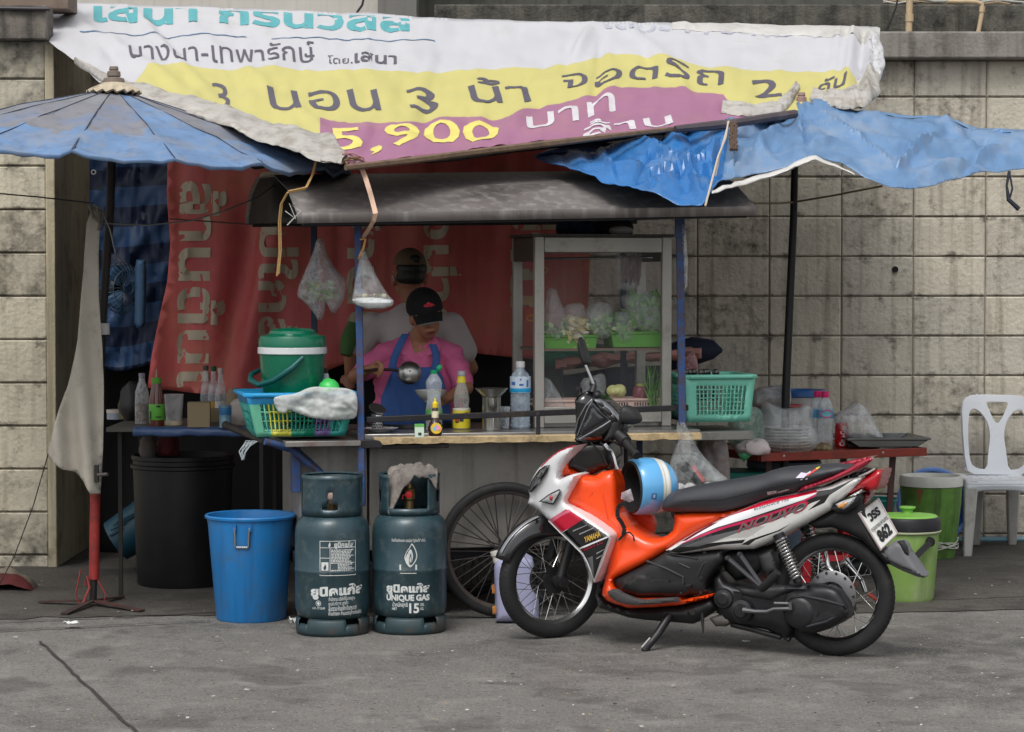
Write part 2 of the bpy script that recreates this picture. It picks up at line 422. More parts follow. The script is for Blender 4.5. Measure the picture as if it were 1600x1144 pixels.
M_block = [mat('block_paint_%s' % n, c, .9, var=.16, scale=5, dirt=((30, 28, 25), d, 10), streak=((112, 102, 86), .55), bump=.7, bscale=38) for n, c, d in (('plain', (199, 192, 176), .36), ('grey', (190, 184, 171), .5), ('mould', (194, 187, 172), .72))]
M_blockl = [mat('old_block_%s' % n, c, .9, var=.14, scale=4, dirt=((34, 32, 26), d, 5.5), streak=((110, 104, 86), .4), bump=.6, bscale=42) for n, c, d in (('plain', (197, 189, 169), .42), ('grey', (187, 180, 163), .6), ('mould', (186, 178, 160), .85))]
def joint_mould(ms, z0, dz):      # black mould that creeps out from the bed joints
    for m in ms:
        t = m.node_tree; N = t.nodes.new; L = t.links.new; p = t.nodes['Principled BSDF']; col = p.inputs['Base Color'].links[0].from_socket
        tc = N('ShaderNodeTexCoord'); sx = N('ShaderNodeSeparateXYZ'); L(tc.outputs['Object'], sx.inputs[0])
        def math_(op, a, b_=None, c=None):
            n = N('ShaderNodeMath'); n.operation = op
            for k, v in enumerate((a, b_, c)):
                if v is None: continue
                if isinstance(v, (int, float)): n.inputs[k].default_value = v
                else: L(v, n.inputs[k])
            return n.outputs[0]
        f = math_('PINGPONG', math_('DIVIDE', math_('SUBTRACT', sx.outputs[2], z0), dz), .5)
        n = N('ShaderNodeTexNoise'); n.inputs['Scale'].default_value = 7; n.inputs['Detail'].default_value = 9; n.inputs['Roughness'].default_value = .75; L(tc.outputs['Object'], n.inputs['Vector'])
        v = math_('SUBTRACT', n.outputs['Fac'], math_('MULTIPLY', f, .9)); r = N('ShaderNodeMapRange'); r.inputs['From Min'].default_value = .47; r.inputs['From Max'].default_value = .57; r.inputs['To Max'].default_value = .68; L(v, r.inputs['Value'])
        k = N('ShaderNodeMix'); k.data_type = 'RGBA'; L(r.outputs[0], k.inputs[0]); L(col, k.inputs[6]); k.inputs[7].default_value = (*lin((36, 33, 30)), 1); L(k.outputs[2], p.inputs['Base Color'])
joint_mould(M_block, CAMZ + (HOR - 401) / S(3.85), 62 / S(3.85)); joint_mould(M_blockl, CAMZ + (HOR - 463) / S(2.6), 67.6 / S(2.6))
M_mortar = mat('mortar', (140, 131, 116), .95, var=.3, scale=14)
M_beam = mat('beam_concrete', (138, 133, 126), .9, var=.14, scale=3, dirt=((52, 49, 45), .5, 4), streak=((84, 80, 74), .7), bump=.4)
M_moss = mat('mossy_concrete', (98, 95, 88), .95, var=.3, scale=3, dirt=((28, 28, 25), .9, 5), streak=((44, 44, 38), .85), bump=.7)
M_plaster = mat('plaster_cream', (186, 176, 150), .9, var=.1, scale=3, dirt=((96, 88, 70), .5, 4), streak=((120, 110, 90), .5), bump=.3)
def blocks(b, fr, a0, a1, z0, z1, aj, zj, da, dz, gap=.006, dep=.009):
    """stack-bonded blocks, each with its own slightly rounded face"""
    ia0 = int(math.floor((a0 - aj) / da)); ia1 = int(math.ceil((a1 - aj) / da)); iz0 = int(math.floor((z0 - zj) / dz)); iz1 = int(math.ceil((z1 - zj) / dz))
    for i in range(ia0, ia1):
        for k in range(iz0, iz1):
            x0, x1 = max(a0, aj + i * da + gap / 2), min(a1, aj + (i + 1) * da - gap / 2); y0, y1 = max(z0, zj + k * dz + gap / 2), min(z1, zj + (k + 1) * dz - gap / 2)
            if x1 - x0 < .01 or y1 - y0 < .01: continue
            e = .008; t = dep + random.uniform(-.004, .003); r = random.random(); m = 2 if r < .2 else (1 if r < .55 else 0)
            q = [(x0, y0, 0), (x1, y0, 0), (x1, y1, 0), (x0, y1, 0), (x0, y0, t - e), (x1, y0, t - e), (x1, y1, t - e), (x0, y1, t - e), (x0 + e, y0 + e, t), (x1 - e, y0 + e, t), (x1 - e, y1 - e, t), (x0 + e, y1 - e, t)]
            fs = [(8, 9, 10, 11)]
            for n in range(4):
                n2 = (n + 1) % 4; fs += [(n, n2, 4 + n2, 4 + n), (4 + n, 4 + n2, 8 + n2, 8 + n)]
            b.add([fr.W(*v) for v in q], fs, m)
YW = 3.85
w = thing('block_wall', 'long cream block wall with black mould stains behind the stall', 'wall', (1.5, YW, 0))
fr = Frame((0, YW, 0), (1, 0, 0), (0, 0, 1), (0, -1, 0)); sw = S(YW)
b = B(); blocks(b, fr, -2.56, 3.6, 0, 2.945, (1314 - 800) / sw, CAMZ + (HOR - 401) / sw, 112.4 / sw, 62 / sw); b.build('block_face', M_block, w, sharp=20)
b = B(); b.box((.5, YW + .08, 1.47), (6.3, .15, 2.94)); b.build('mortar_core', M_mortar, w)
b = B(); b.box((.52, YW + .04, 3.027), (6.34, .34, .163)); b.build('concrete_beam', M_beam, w, bevel=.012)
b = B(); b.box((1.62, YW + .33, 3.21), (4.2, .2, .20)); b.build('parapet', M_moss, w, bevel=.01)
b = B(); q = fr.px(1398, 421); b.lathe([(.0001, .024), (.019, .024), (.019, .0)], fr.W(q[0], q[1], 0), 12, rot_to((0, -1, 0))); b.build('drain_hole', mat('black_hole', (14, 13, 12), .9), w)
YL = 2.6; XL = -2.55
w = thing('side_wall', 'projecting cream block wall at the left with a smooth plastered return', 'wall', (-3.0, YL, 0))
fr = Frame((0, YL, 0), (1, 0, 0), (0, 0, 1), (0, -1, 0)); sl = S(YL)
b = B(); blocks(b, fr, -4.6, XL - .05, 0, CAMZ + (HOR - 66) / sl, (-150 - 800) / sl, CAMZ + (HOR - 463) / sl, 1.6, 67.6 / sl); b.build('block_face', M_blockl, w, sharp=20)
b = B(); b.box((-3.6, YL + .06, 1.47), (2.0, .1, 2.93)); b.build('mortar_core', M_mortar, w)
b = B(); b.box((XL - .025, YL + .61, 1.475), (.05, 1.25, 2.95)); b.build('plaster_return', M_plaster, w, bevel=.006)
b = B(); b.box((-3.62, YL - .005, 3.035), (2.1, .2, .19)); b.build('concrete_beam', mat('old_beam', (112, 106, 98), .9, var=.2, dirt=((34, 32, 29), .8, 4), streak=((50, 48, 44), .8), bump=.4), w, bevel=.01)
b = B(); b.tube([P(-60, 12, YL - .12), P(78, 14, YL - .12)], .012, 8); b.build('pipe', mat('dark_pipe', (46, 40, 44), .5), label='dark thin pipe running along the top of the left wall', cat='pipe')
b = B(); b.box((-3.6, YL + .3, 3.29), (2.2, .3, .3)); b.build('brick_coping', mat('brown_coping', (128, 112, 100), .9, dirt=((70, 62, 56), .5, 5)), w)
# behind the walls
t = thing('pale_building', 'plain pale grey building side above the awning at the upper left', 'building', (-2.0, 7, 0))
b = B(); b.box((-2.35, 7.1, 3), (3.0, .3, 6.0)); b.build('wall', mat('pale_render', (196, 192, 184), .85, var=.05, streak=((150, 146, 140), .3)), t)
b = B(); b.box((-.83, 6.9, 3), (.28, .5, 6.0)); b.build('pillar', mat('grey_pillar', (118, 116, 112), .85, var=.1, streak=((90, 88, 84), .4)), t)
t = thing('dark_building', 'shadowy mossy building rising behind the upper right wall', 'building', (3, 8, 0))
b = B(); b.box((2.6, 8.2, 3.1), (8.5, .3, 6.2)); b.build('wall', mat('dim_render', (84, 84, 78), .9, var=.25, streak=((50, 52, 44), .7)), t)
M_pvc = mat('pipe_cream', (186, 164, 132), .5, var=.08, dirt=((120, 104, 84), .5, 9))
t = thing('drain_pipe', 'thick cream drain pipe with a collar on the wall ledge', 'pipe', P(1420, 52, 3.98))
b = B(); b.tube([P(1422, -40, 3.98), P(1420, 52, 3.98)], .021, 12); b.build('tube', M_pvc, t)
b = B(); b.tube([P(1421, 22, 3.98), P(1421, 34, 3.98)], .026, 12); b.build('collar', M_pvc, t)
t = thing('bent_pipe', 'thin cream elbow pipe beside the wires on the wall ledge', 'pipe', P(1530, 54, 3.98))
b = B(); b.tube([P(1480, 2, 3.98), P(1525, 3, 3.98), P(1534, 6, 3.98), P(1535, 16, 3.98), P(1528, 54, 3.98)], .014, 10); b.build('tube', M_pvc, t)
b = B(); b.tube([P(1535, 10, 3.98), P(1534, 19, 3.98)], .018, 10); b.build('collar', M_pvc, t)
M_cable = mat('cable_black', (20, 20, 20), .5)
b = B(); b.tube([P(1408, -30, 3.96), P(1400, 12, 3.96), P(1393, 30, 3.95), P(1382, 54, 3.95)], .006, 6); b.build('cable', M_cable, label='black cable drooping down the wall right of the awning', cat='cable')
b = B(); b.tube([P(572, -20, 5.5), P(566, 8, 5.4), P(556, 22, 5.3)], .008, 6); b.build('cable', M_cable, label='black cable on the pale building above the awning', cat='cable')
b = B()
for k in range(9):
    y0 = random.uniform(-8, 9); b.tube([P(1380 + i * 20, y0 + 7 * fbm(i * .5, k * 3.1), 4.25 + .03 * k) for i in range(14)], random.choice([.003, .005, .007]), 5, m=k % 3)
b.build('wire_bundle', [mat('wire_white', (190, 188, 180), .6), M_cable, mat('wire_tan', (150, 130, 100), .6)], label='tangle of old wires along the top of the right wall', cat='wires')
b = B(); b.tube([P(1000, 840, 3.7), P(1520, 843, 3.72), P(1700, 842, 3.72)], .016, 10); b.build('water_pipe', mat('blue_pvc', (110, 150, 165), .5, dirt=((60, 70, 74), .5, 6)), label='pale blue water pipe along the foot of the wall behind the chair', cat='pipe')
# ------------------------------------------------------------------ banner awning
TOP = [(48, 6), (113, 4), (220, 8), (400, 14), (540, 19), (640, 24), (700, 30), (1060, 36), (1375, 42)]
FOLDS = [((95, 15), (300, 150), 9, .022), ((130, 18), (210, 135), 14, -.016), ((215, 22), (330, 150), 8, .02), ((235, 25), (300, 110), 9, -.014), ((300, 45), (520, 215), 10, .014), ((420, 130), (520, 240), 9, -.012),
         ((700, 35), (640, 190), 12, .014), ((690, 60), (650, 250), 10, -.010), ((925, 38), (895, 95), 7, .026), ((905, 75), (790, 165), 9, .02), ((890, 85), (720, 230), 13, -.014), ((940, 60), (930, 150), 7, -.016),
         ((985, 40), (1050, 110), 9, .02), ((1000, 35), (1020, 120), 10, -.012), ((1045, 90), (1075, 150), 8, .014), ((960, 120), (930, 200), 10, .014), ((830, 160), (780, 225), 9, .014), ((1120, 60), (1160, 165), 16, .010),
         ((1310, 50), (1300, 110), 7, .02), ((1332, 55), (1322, 130), 6, .03), ((1348, 55), (1340, 140), 5, -.03), ((1362, 60), (1352, 150), 6, .03), ((600, 190), (560, 250), 9, -.012), ((550, 60), (600, 150), 14, .008), ((1230, 60), (1210, 130), 12, .010)]
def fold_h(px, py, folds):
    h = 0.0
    for (ax, ay), (bx, by), w, a in folds:
        dx, dy = bx - ax, by - ay; L2 = dx * dx + dy * dy; t = ((px - ax) * dx + (py - ay) * dy) / L2; tc = max(0, min(1, t))
        d = math.hypot(px - ax - dx * tc, py - ay - dy * tc)
        if d < 3.2 * w: h += a * math.exp(-(d / w) ** 2) * (.45 + .55 * math.sin(PI * min(1, .15 + .8 * tc)))
    return h
BN = Vector((0, -.3, .95)).normalized()
def banner(px, py, lift=0.0):
    Y = 3.4 - .0142 * (py - pw(px, TOP))
    h = fold_h(px, py, FOLDS) + .012 * tri(px * .02 + py * .013 + fbm(px * .006, py * .01, 3)) * (.4 + fbm(px * .004, py * .006, 7)) + .012 * fbm(px * .012 + py * .012, py * .02 - px * .006, 4) + .006 * fbm(px * .05, py * .02, 9)
    return P(px, py, Y) + BN * (1.35 * h * (.35 if py - pw(px, TOP) < 8 else 1) + lift)
OUT = [(48, 6), (113, 4), (220, 8), (400, 14), (540, 19), (640, 24), (700, 30), (850, 33), (1060, 36), (1220, 39), (1372, 42), (1378, 75), (1380, 100), (1372, 130), (1357, 163), (1320, 170), (1284, 166), (1262, 160), (1240, 176), (1190, 183), (1130, 191), (1000, 206), (850, 221), (740, 234), (640, 246), (550, 258), (528, 236), (470, 215), (380, 190), (300, 165), (205, 140), (182, 128), (155, 128), (120, 99), (75, 64), (60, 36)]
YEL = [(205, 135), (232, 108), (270, 102), (330, 107), (420, 109), (650, 113), (770, 108), (850, 104), (905, 98), (925, 92), (940, 85), (1000, 84), (1060, 97), (1130, 108), (1200, 113), (1320, 110), (1350, 128), (1362, 150), (1380, 260), (500, 300), (200, 200)]
PUR = [(500, 184), (545, 192), (640, 192), (680, 184), (790, 178), (830, 168), (880, 163), (920, 150), (960, 138), (1010, 135), (1050, 133), (1066, 136), (1130, 150), (1142, 164), (1180, 166), (1260, 176), (1260, 300), (500, 300)]
V, fs, ms, olr = fill(OUT, 6.5, [YEL, PUR])
aw = thing('banner_awning', 'sagging white, yellow and purple vinyl banner stretched as an awning over the stall', 'awning', P(800, 225, .6))
M_bw = mat('vinyl_white', (194, 194, 198), .5, var=.03, scale=3, dirt=((176, 172, 166), .25, 3)); M_by = mat('vinyl_yellow', (198, 190, 118), .5, var=.04, scale=3, dirt=((196, 186, 110), .25, 3)); M_bp = mat('vinyl_purple', (158, 106, 136), .5, var=.06, scale=3, dirt=((168, 122, 128), .55, 2.2))
b = B(); b.add([banner(v.x, v.y) for v in V], fs, ms); b.build('sheet', [M_bw, M_by, M_bp], aw, solid=.002, sharp=70)
M_teal = mat('ink_teal', (86, 164, 170), .5, var=.05); M_ink = mat('ink_grey', (88, 84, 96), .5, var=.08); M_inkw = mat('ink_white', (208, 204, 208), .5); M_inky = mat('ink_yellow', (224, 212, 116), .5); M_inkp = mat('ink_pale', (176, 178, 190), .5); M_inkb = mat('ink_blue', (84, 116, 150), .5)
def bwrite(name, s, base, x0, x1, h, m, bold=.012, shear=0.0, top=None, maxe=.1):
    b = B()
    def fn(u, v):
        px = lerp(x0, x1, u); py = pw(px, base) - v * h; px += shear * v * h
        if top is not None: py = max(py, pw(px, TOP) + 5 + 0.02 * v)
        return banner(px, py, .004)
    write(b, s, fn, bold, maxe)
    if top is not None:      # the fold at the top edge hides the upper half of these letters
        keep = [i for i, f in enumerate(b.f)]
    b.build(name, m, aw, sharp=80, keep=True)
bwrite('lettering', 'เสนา กรีนวิลล์', [(140, 30), (400, 41), (650, 50)], 146, 645, 26, M_teal, .03, 0, 1, .05)
bwrite('lettering', 'บางนา-เทพารักษ์', [(200, 95), (350, 98), (500, 97)], 203, 493, 22, M_ink, .004, -.1)
bwrite('lettering', 'โดย.', [(510, 100), (550, 102)], 512, 551, 10, M_ink, .004)
bwrite('lettering', 'เสนา', [(550, 102), (625, 103)], 554, 620, 15, M_ink, .02)
bwrite('lettering', '3', [(330, 170), (380, 172)], 338, 362, 34, M_ink, .002, -.2)
bwrite('lettering', 'นอน', [(415, 169), (600, 174)], 424, 596, 30, M_ink, .004, -.25)
bwrite('lettering', '3', [(630, 172), (700, 172)], 642, 688, 27, M_ink, .004, -.3)
bwrite('lettering', 'น้ำ', [(730, 164), (830, 158)], 738, 830, 25, M_ink, .004, -.3)
bwrite('lettering', 'จอดรถ', [(870, 141), (930, 136), (970, 127), (1040, 119), (1090, 130), (1140, 138)], 876, 1130, 22, M_ink, .002, .1)
bwrite('lettering', '2', [(1180, 152), (1240, 152)], 1180, 1222, 20, M_ink, .012, -.3)
bwrite('lettering', 'คัน', [(1270, 150), (1330, 132)], 1276, 1320, 16, M_ink, .012, .2)
bwrite('lettering', '5,900', [(520, 234), (600, 232), (700, 222), (785, 216)], 518, 782, 26, M_inky, .012, -.15)
bwrite('lettering', 'บาท', [(820, 207), (870, 196), (910, 186), (960, 172)], 824, 962, 22, M_inkw, .008, -.1)
bwrite('lettering', 'ล้าน', [(910, 213), (1000, 202), (1062, 193)], 912, 1052, 13, M_inkw, .01, -.3)
bwrite('lettering', 'เดอะ 775 กม 13', [(940, 45), (1060, 52), (1200, 58), (1320, 63)], 945, 1314, 22, M_inkp, .008, 0, 1, .05)
b = B()
for x0, x1, y0, y1 in ((125, 385, 50, 58), (424, 680, 59, 65)):
    b.grid(lambda u, v: banner(lerp(x0, x1, u), lerp(y0, y1, u) + 1.2 * v, .004), 40, 1)
b.build('printed_rule', M_inkb, aw, keep=True)
M_hem = mat('vinyl_back', (178, 174, 168), .65, var=.1, scale=7, dirt=((124, 116, 104), .7, 11))
def hem(name, pts, wd, lift, m=M_hem, seed=0):
    """rolled and crumpled border of the banner"""
    n = 110; xs = [p[0] for p in pts]
    b = B()
    def fn(u, v):
        k = u * (len(pts) - 1); i = min(int(k), len(pts) - 2); f = k - i
        x, y, w = [lerp(pts[i][j], pts[i + 1][j], f) for j in range(3)]
        a = 2 * PI * v; dx, dy = pts[i + 1][0] - pts[i][0], pts[i + 1][1] - pts[i][1]; L = math.hypot(dx, dy); nx, ny = -dy / L, dx / L
        rr = w * (1 + .16 * fbm(u * 7, v * 2, seed)); c = math.cos(a)
        p = banner(x + nx * c * rr, y + ny * c * rr, 0); h = .32 * lift * (.2 + max(-.2, math.sin(a)) * (.8 + 1.3 * abs(fbm(u * 5, v * 4, seed + 2)) + .5 * abs(fbm(u * 9 + v * 6, v * 9, seed))))
        return p + BN * h + Vector((0, -h * .8, 0))
    b.grid(fn, n, 18); b.build(name, m, aw, sharp=60, weld=True)
hem('rolled_hem', [(118, 98, 4), (180, 130, 9), (240, 152, 12), (320, 174, 14), (400, 200, 16), (470, 222, 19), (508, 233, 23), (538, 252, 9)], 12, .05, seed=1)
hem('rolled_hem', [(1050, 42, 5), (1120, 44, 7), (1240, 49, 9), (1330, 53, 10), (1374, 56, 12)], 8, .03, mat('hem_top', (190, 188, 184), .6, dirt=((150, 146, 140), .4, 5)), 5)
hem('rolled_hem', [(1128, 168, 10), (1170, 174, 9), (1215, 170, 9), (1232, 155, 8), (1246, 138, 5)], 8, .05, seed=8)
hem('rolled_hem', [(1268, 150, 8), (1290, 160, 12), (1320, 160, 16), (1345, 150, 20), (1358, 134, 18), (1366, 118, 10)], 10, .07, seed=11)
hem('rolled_hem', [(1366, 60, 8), (1372, 80, 9), (1374, 100, 9), (1366, 125, 9), (1356, 140, 6)], 8, .05, mat('hem_side', (198, 198, 200), .55, dirt=((170, 166, 160), .4, 6)), 15)
M_batten = mat('batten_wood', (112, 92, 74), .8, var=.25, scale=9, dirt=((60, 50, 42), .5, 12), stretch=(1, 8, 8))
b = B(); p = [(540, 262), (640, 251), (740, 238), (860, 224), (980, 210), (1085, 198)]
b.tube([P(x, y, 3.4 - .0142 * (y - pw(x, TOP)) - .06) for x, y in p], [.014, .016, .015, .017, .014, .012], 6); b.build('batten', M_batten, aw, sharp=25)
b = B(); p = [(1055, 202), (1110, 197), (1150, 192), (1200, 184), (1243, 178)]
b.tube([P(x, y, 3.4 - .0142 * (y - pw(x, TOP)) - .08) for x, y in p], [.018, .024, .022, .022, .022], 8); b.build('batten', mat('batten_wrapped', (78, 70, 74), .6, var=.2, dirt=((120, 114, 112), .5, 6)), aw, sharp=25)
b = B()      # white underside strip that shows below the batten
b.grid(lambda u, v: P(lerp(590, 1110, u), pw(lerp(590, 1110, u), [(590, 262), (700, 254), (800, 238), (1110, 204)]) - 8 + v * (9 * math.sin(PI * u) ** .5), .75 + 1.0 * u + .05 * v), 40, 3); b.build('underside_flap', M_hem, aw, solid=.002)

# ------------------------------------------------------------------ left umbrella
M_blue = mat('canopy_blue', (104, 134, 172), .65, var=.16, scale=6, dirt=((138, 138, 142), .7, 5), streak=((60, 74, 96), .3), bump=.15, bscale=20)
M_blued = mat('canopy_grey', (126, 126, 132), .75, var=.14, scale=5, dirt=((98, 124, 162), .6, 3), streak=((80, 84, 96), .3), bump=.15, bscale=20)
M_pole = mat('pole_dark', (34, 30, 28), .6, var=.25, dirt=((70, 56, 46), .4, 9))
uc = P(178, 128, 1.0); R0 = 1.16; ZA = uc.z
um = thing('blue_umbrella', 'round faded blue market umbrella with a dusty grey crown at the left', 'umbrella', (-2.07, 1.0, 0))
NR = 16; TILT = Vector((.07, -.05))
def canopy(th, r):
    k = (th / (2 * PI) * NR + .0) % 1; sg = math.sin(PI * k)
    rim = 1 - .014 * sg + .022 * fbm(th * 3.1, 2) * r ** 4 * r ** 3; z = ZA - .035 - .312 * r ** 1.04 - .018 * sg * r ** 1.4 + .02 * fbm(th * 6, r * 7) * r - .012 * abs(fbm(th * 2, r * 3, 4)) * r + .012 * r * math.exp(-(min(k, 1 - k) / .05) ** 2)
    x, y = math.sin(th) * R0 * r * rim, -math.cos(th) * R0 * r * rim
    return Vector((uc.x + x, uc.y + y, z - x * TILT.x - y * TILT.y))
b = B(); n = NR * 8; nr = 14
for j in range(nr + 1):
    for i in range(n): b.v.append(canopy(2 * PI * i / n, .08 + .92 * j / nr))
for j in range(nr):
    for i in range(n):
        r = (j + .5) / nr; b.f.append((j * n + i, (j + 1) * n + i, (j + 1) * n + (i + 1) % n, j * n + (i + 1) % n)); b.m.append(1 if r < .62 + .12 * fbm(i * .35, 2) and (i // 8) % 5 != 1 else 0)
for i in range(n):      # drooping valance
    p = canopy(2 * PI * i / n, 1.0); b.v.append(p + Vector((0, 0, -.012 - .012 * abs(fbm(i * .4, 7)))))
o = nr * n
for i in range(n): b.f.append((o + i, o + n + i, o + n + (i + 1) % n, o + (i + 1) % n)); b.m.append(0)
ca_ = b.build('canopy', [M_blue, M_blued, mat('canopy_inside_shade', (22, 26, 34), .8)], um, sharp=60, solid=.0025, keep=True); ca_.modifiers[0].material_offset = 2; ca_.modifiers[0].offset = 1  # near-black inside: the shade under the canopy is put into this colour
for i in range(NR):
    th = 2 * PI * i / NR; b = B(); b.tube([canopy(th, r) + Vector((0, 0, .003)) for r in (.1, .25, .4, .55, .7, .85, 1.0)], .003, 5); b.build('seam', mat('seam_dark', (58, 66, 82), .8), um)
M_rib = mat('rib_dark', (40, 36, 34), .6)
for i in range(NR):
    th = 2 * PI * i / NR; b = B(); b.tube([canopy(th, r) + Vector((0, 0, -.012)) for r in (.06, .3, .6, .85, 1.0)], .005, 5); b.build('rib', M_rib, um)
b = B(); n = 48
b.lathe([(.03, .0), (.06, -.02), (.115, -.05), (.135, -.062), (.12, -.07)], (uc.x, uc.y, ZA + .012), n)
for k in range(len(b.v)):
    v = b.v[k]; a = math.atan2(v.y - uc.y, v.x - uc.x)
    if ZA - v.z > .03: v.z += .008 * math.sin(a * 16)
b.build('crown_cap', mat('cap_canvas', (184, 172, 150), .85, var=.15, dirt=((110, 96, 78), .6, 14)), um)
b = B(); b.lathe([(.001, .075), (.02, .075), (.024, .06), (.02, .055), (.032, .05), (.034, .028), (.026, .024), (.05, .016), (.054, .0), (.03, -.03)], (uc.x, uc.y, ZA - .0), 20); b.build('finial', mat('finial_wood', (120, 108, 98), .7, var=.2), um, sharp=25)
pt = [P(178, 140, 1.0), P(172, 330, 1.0), P(160, 500, 1.0), P(149, 770, 1.0)]; pb = P(145, 945, 1.0)
b = B(); b.tube(pt, .021, 12); b.build('pole', M_pole, um)
b = B(); b.tube([pt[-1] + Vector((0, 0, .02)), P(147, 905, 1.0)], .026, 12); b.build('base_sleeve', mat('red_paint', (150, 44, 40), .6, var=.25, dirt=((50, 34, 30), .65, 8)), um, label='rusty red sleeve at the foot of the pole')
b = B(); b.tube([P(147, 880, 1.0), pb + Vector((0, 0, .01))], .019, 10); b.build('base_tube', M_pole, um)
M_foot = mat('foot_iron', (58, 44, 42), .75, var=.3, dirt=((110, 44, 40), .5, 10))
for (px, py) in ((62, 944), (100, 963), (222, 958), (190, 936)):
    e = G(px, py); c = Vector((pb.x, pb.y, .03)); b = B(); b.bar(c, Vector((e.x, e.y, .012)), .038, .008); b.build('foot', M_foot, um)
b = B(); b.tube([P(133, 915, .97), P(136, 900, .97), P(140, 918, .96), P(130, 942, .95)], .007, 6); b.tube([P(126, 890, .99), P(118, 930, .99), P(128, 950, .99)], .004, 5); b.tube([P(152, 905, .99), P(166, 930, .99), P(160, 945, .99)], .004, 5); b.build('clamp_screw', mat('red_iron', (140, 56, 52), .6, var=.2), um)
b = B(); b.lathe([(.028, 0), (.03, .002), (.03, .055), (.028, .057)], P(162, 523, .98), 12); b.build('tape_band', mat('white_tape', (200, 196, 196), .6), um)

# grey cloth tied to the umbrella pole
cl = [(147, 318), (160, 326), (158, 352), (156, 400), (157, 470), (162, 540), (164, 600), (161, 700), (157, 772), (144, 770), (134, 752), (118, 738), (100, 732), (80, 716), (74, 706), (84, 680), (100, 620), (118, 560), (124, 530), (128, 470), (133, 400), (137, 350)]
fr = FY(.93)
b = B(); V, fs, ms, ol = fill([fr.px(*p) for p in cl], .022)
def clothz(v):
    f = (v.x - P(160, 500, .93).x); return .035 * math.sin(v.x * 46 + v.y * 3 + 1.0) * min(1, max(0, 1.9 - v.y)) + .02 * fbm(v.x * 7, v.y * 2.2, 3) + .03
b.add([fr.W(v.x, v.y, clothz(v)) for v in V], fs)
b.build('hanging_cloth', mat('canvas_grey', (176, 170, 158), .85, var=.08, scale=5, dirt=((120, 112, 98), .45, 4)), label='grey canvas sheet tied to the umbrella pole at the left', cat='cloth', solid=.003, sharp=70)
b = B(); p = P(150, 735, .86); b.box(p, (.028, .012, .08)); b.build('clamp', M_pole, label='small metal clamp bolt on the pole below the grey cloth', cat='clamp') if False else None
t = thing('pole_clamp', 'black clamp with a tube end sticking out of the grey cloth', 'clamp', P(152, 760, .88))
b = B(); b.box(P(151, 740, .88), (.022, .02, .085)); b.build('plate', M_pole, t, bevel=.003)
b = B(); b.tube([P(153, 742, .87), P(168, 741, .84)], .009, 10); b.build('tube', mat('clamp_steel', (120, 116, 112), .4, .8), t)
b = B(); b.tube([P(151, 328, .9), P(140, 322, .88), P(146, 340, .87), P(156, 350, .87), P(152, 326, .88), P(162, 332, .9), P(154, 360, .87)], .009, 7); b.build('cloth_knot', mat('canvas_dim', (120, 114, 104), .9, var=.2), label='twisted knot holding the grey cloth to the pole', cat='knot')

# ------------------------------------------------------------------ right umbrella under a blue tarpaulin
YU = 1.75
ur = thing('tarp_umbrella', 'stall umbrella covered by a crumpled bright blue tarpaulin at the right', 'umbrella', (P(1232, 600, YU).x, YU, 0))
TF = [((1253, 162), (1262, 240), 4, -.03), ((1262, 165), (1405, 262), 5, .035), ((1275, 165), (1470, 200), 6, .03), ((1253, 165), (1112, 300), 7, .03), ((1240, 182), (1030, 235), 7, -.03), ((1405, 262), (1465, 205), 5, .05), ((1465, 205), (1580, 225), 6, -.03), ((1420, 290), (1590, 215), 8, .03),
      ((1455, 245), (1560, 250), 7, -.03), ((1262, 220), (1340, 215), 5, .02), ((1300, 225), (1390, 290), 7, -.02), ((1150, 210), (1075, 262), 6, .03), ((1075, 262), (1010, 225), 6, .04), ((1075, 262), (1098, 318), 6, .035), ((1075, 262), (930, 265), 6, .03), ((1020, 240), (990, 290), 5, -.03), ((940, 232), (960, 285), 5, .03), ((1125, 225), (1112, 290), 5, -.03), ((1180, 200), (1200, 260), 7, .02), ((1480, 185), (1520, 225), 6, .03), ((1540, 215), (1500, 280), 6, -.025), ((1370, 180), (1340, 195), 6, .02)]
TY = [(835, 1.0), (900, .55), (1000, .2), (1100, .12), (1180, .55), (1273, .62), (1400, .6), (1500, .9), (1640, 1.5)]      # depth of the hem
THEM = [(835, 250), (895, 266), (930, 281), (1000, 298), (1098, 322), (1112, 302), (1130, 290), (1180, 276), (1273, 243), (1335, 275), (1420, 297), (1500, 282), (1640, 255)]
TTOP = [(835, 244), (900, 234), (960, 224), (1060, 206), (1140, 190), (1240, 178), (1253, 160), (1290, 164), (1340, 171), (1470, 180), (1520, 198), (1640, 214)]
TN = Vector((0, -.45, .89))
def pol(px, py, a, r):      # creases run out from the crown, and from the tied knot at the left
    x, y = px - (1253 if px > 1145 else 1075), (py - (148 if px > 1145 else 262)) * 2.2; d = math.hypot(x, y); return math.atan2(y, x) * a * (1 if px > 1145 else .8), d * r
def crease(px, py):
    A, r = pol(px, py, 1.0, .01); w = fbm(A * 1.3, r * .5, 5); q = fbm(px * .011, py * .02, 2)
    return .050 * tri(A * 2.3 + .5 * w) * (.5 + q) + .022 * tri(A * 5.7 + r * .35 + 1.2 * w) * (.5 - q) + .020 * tri(r * .9 + A * 1.5 + 1.4 * w) * max(0, .3 + q) + .014 * tri(px * .035 - py * .05 + 2 * w) * max(0, .4 - q)
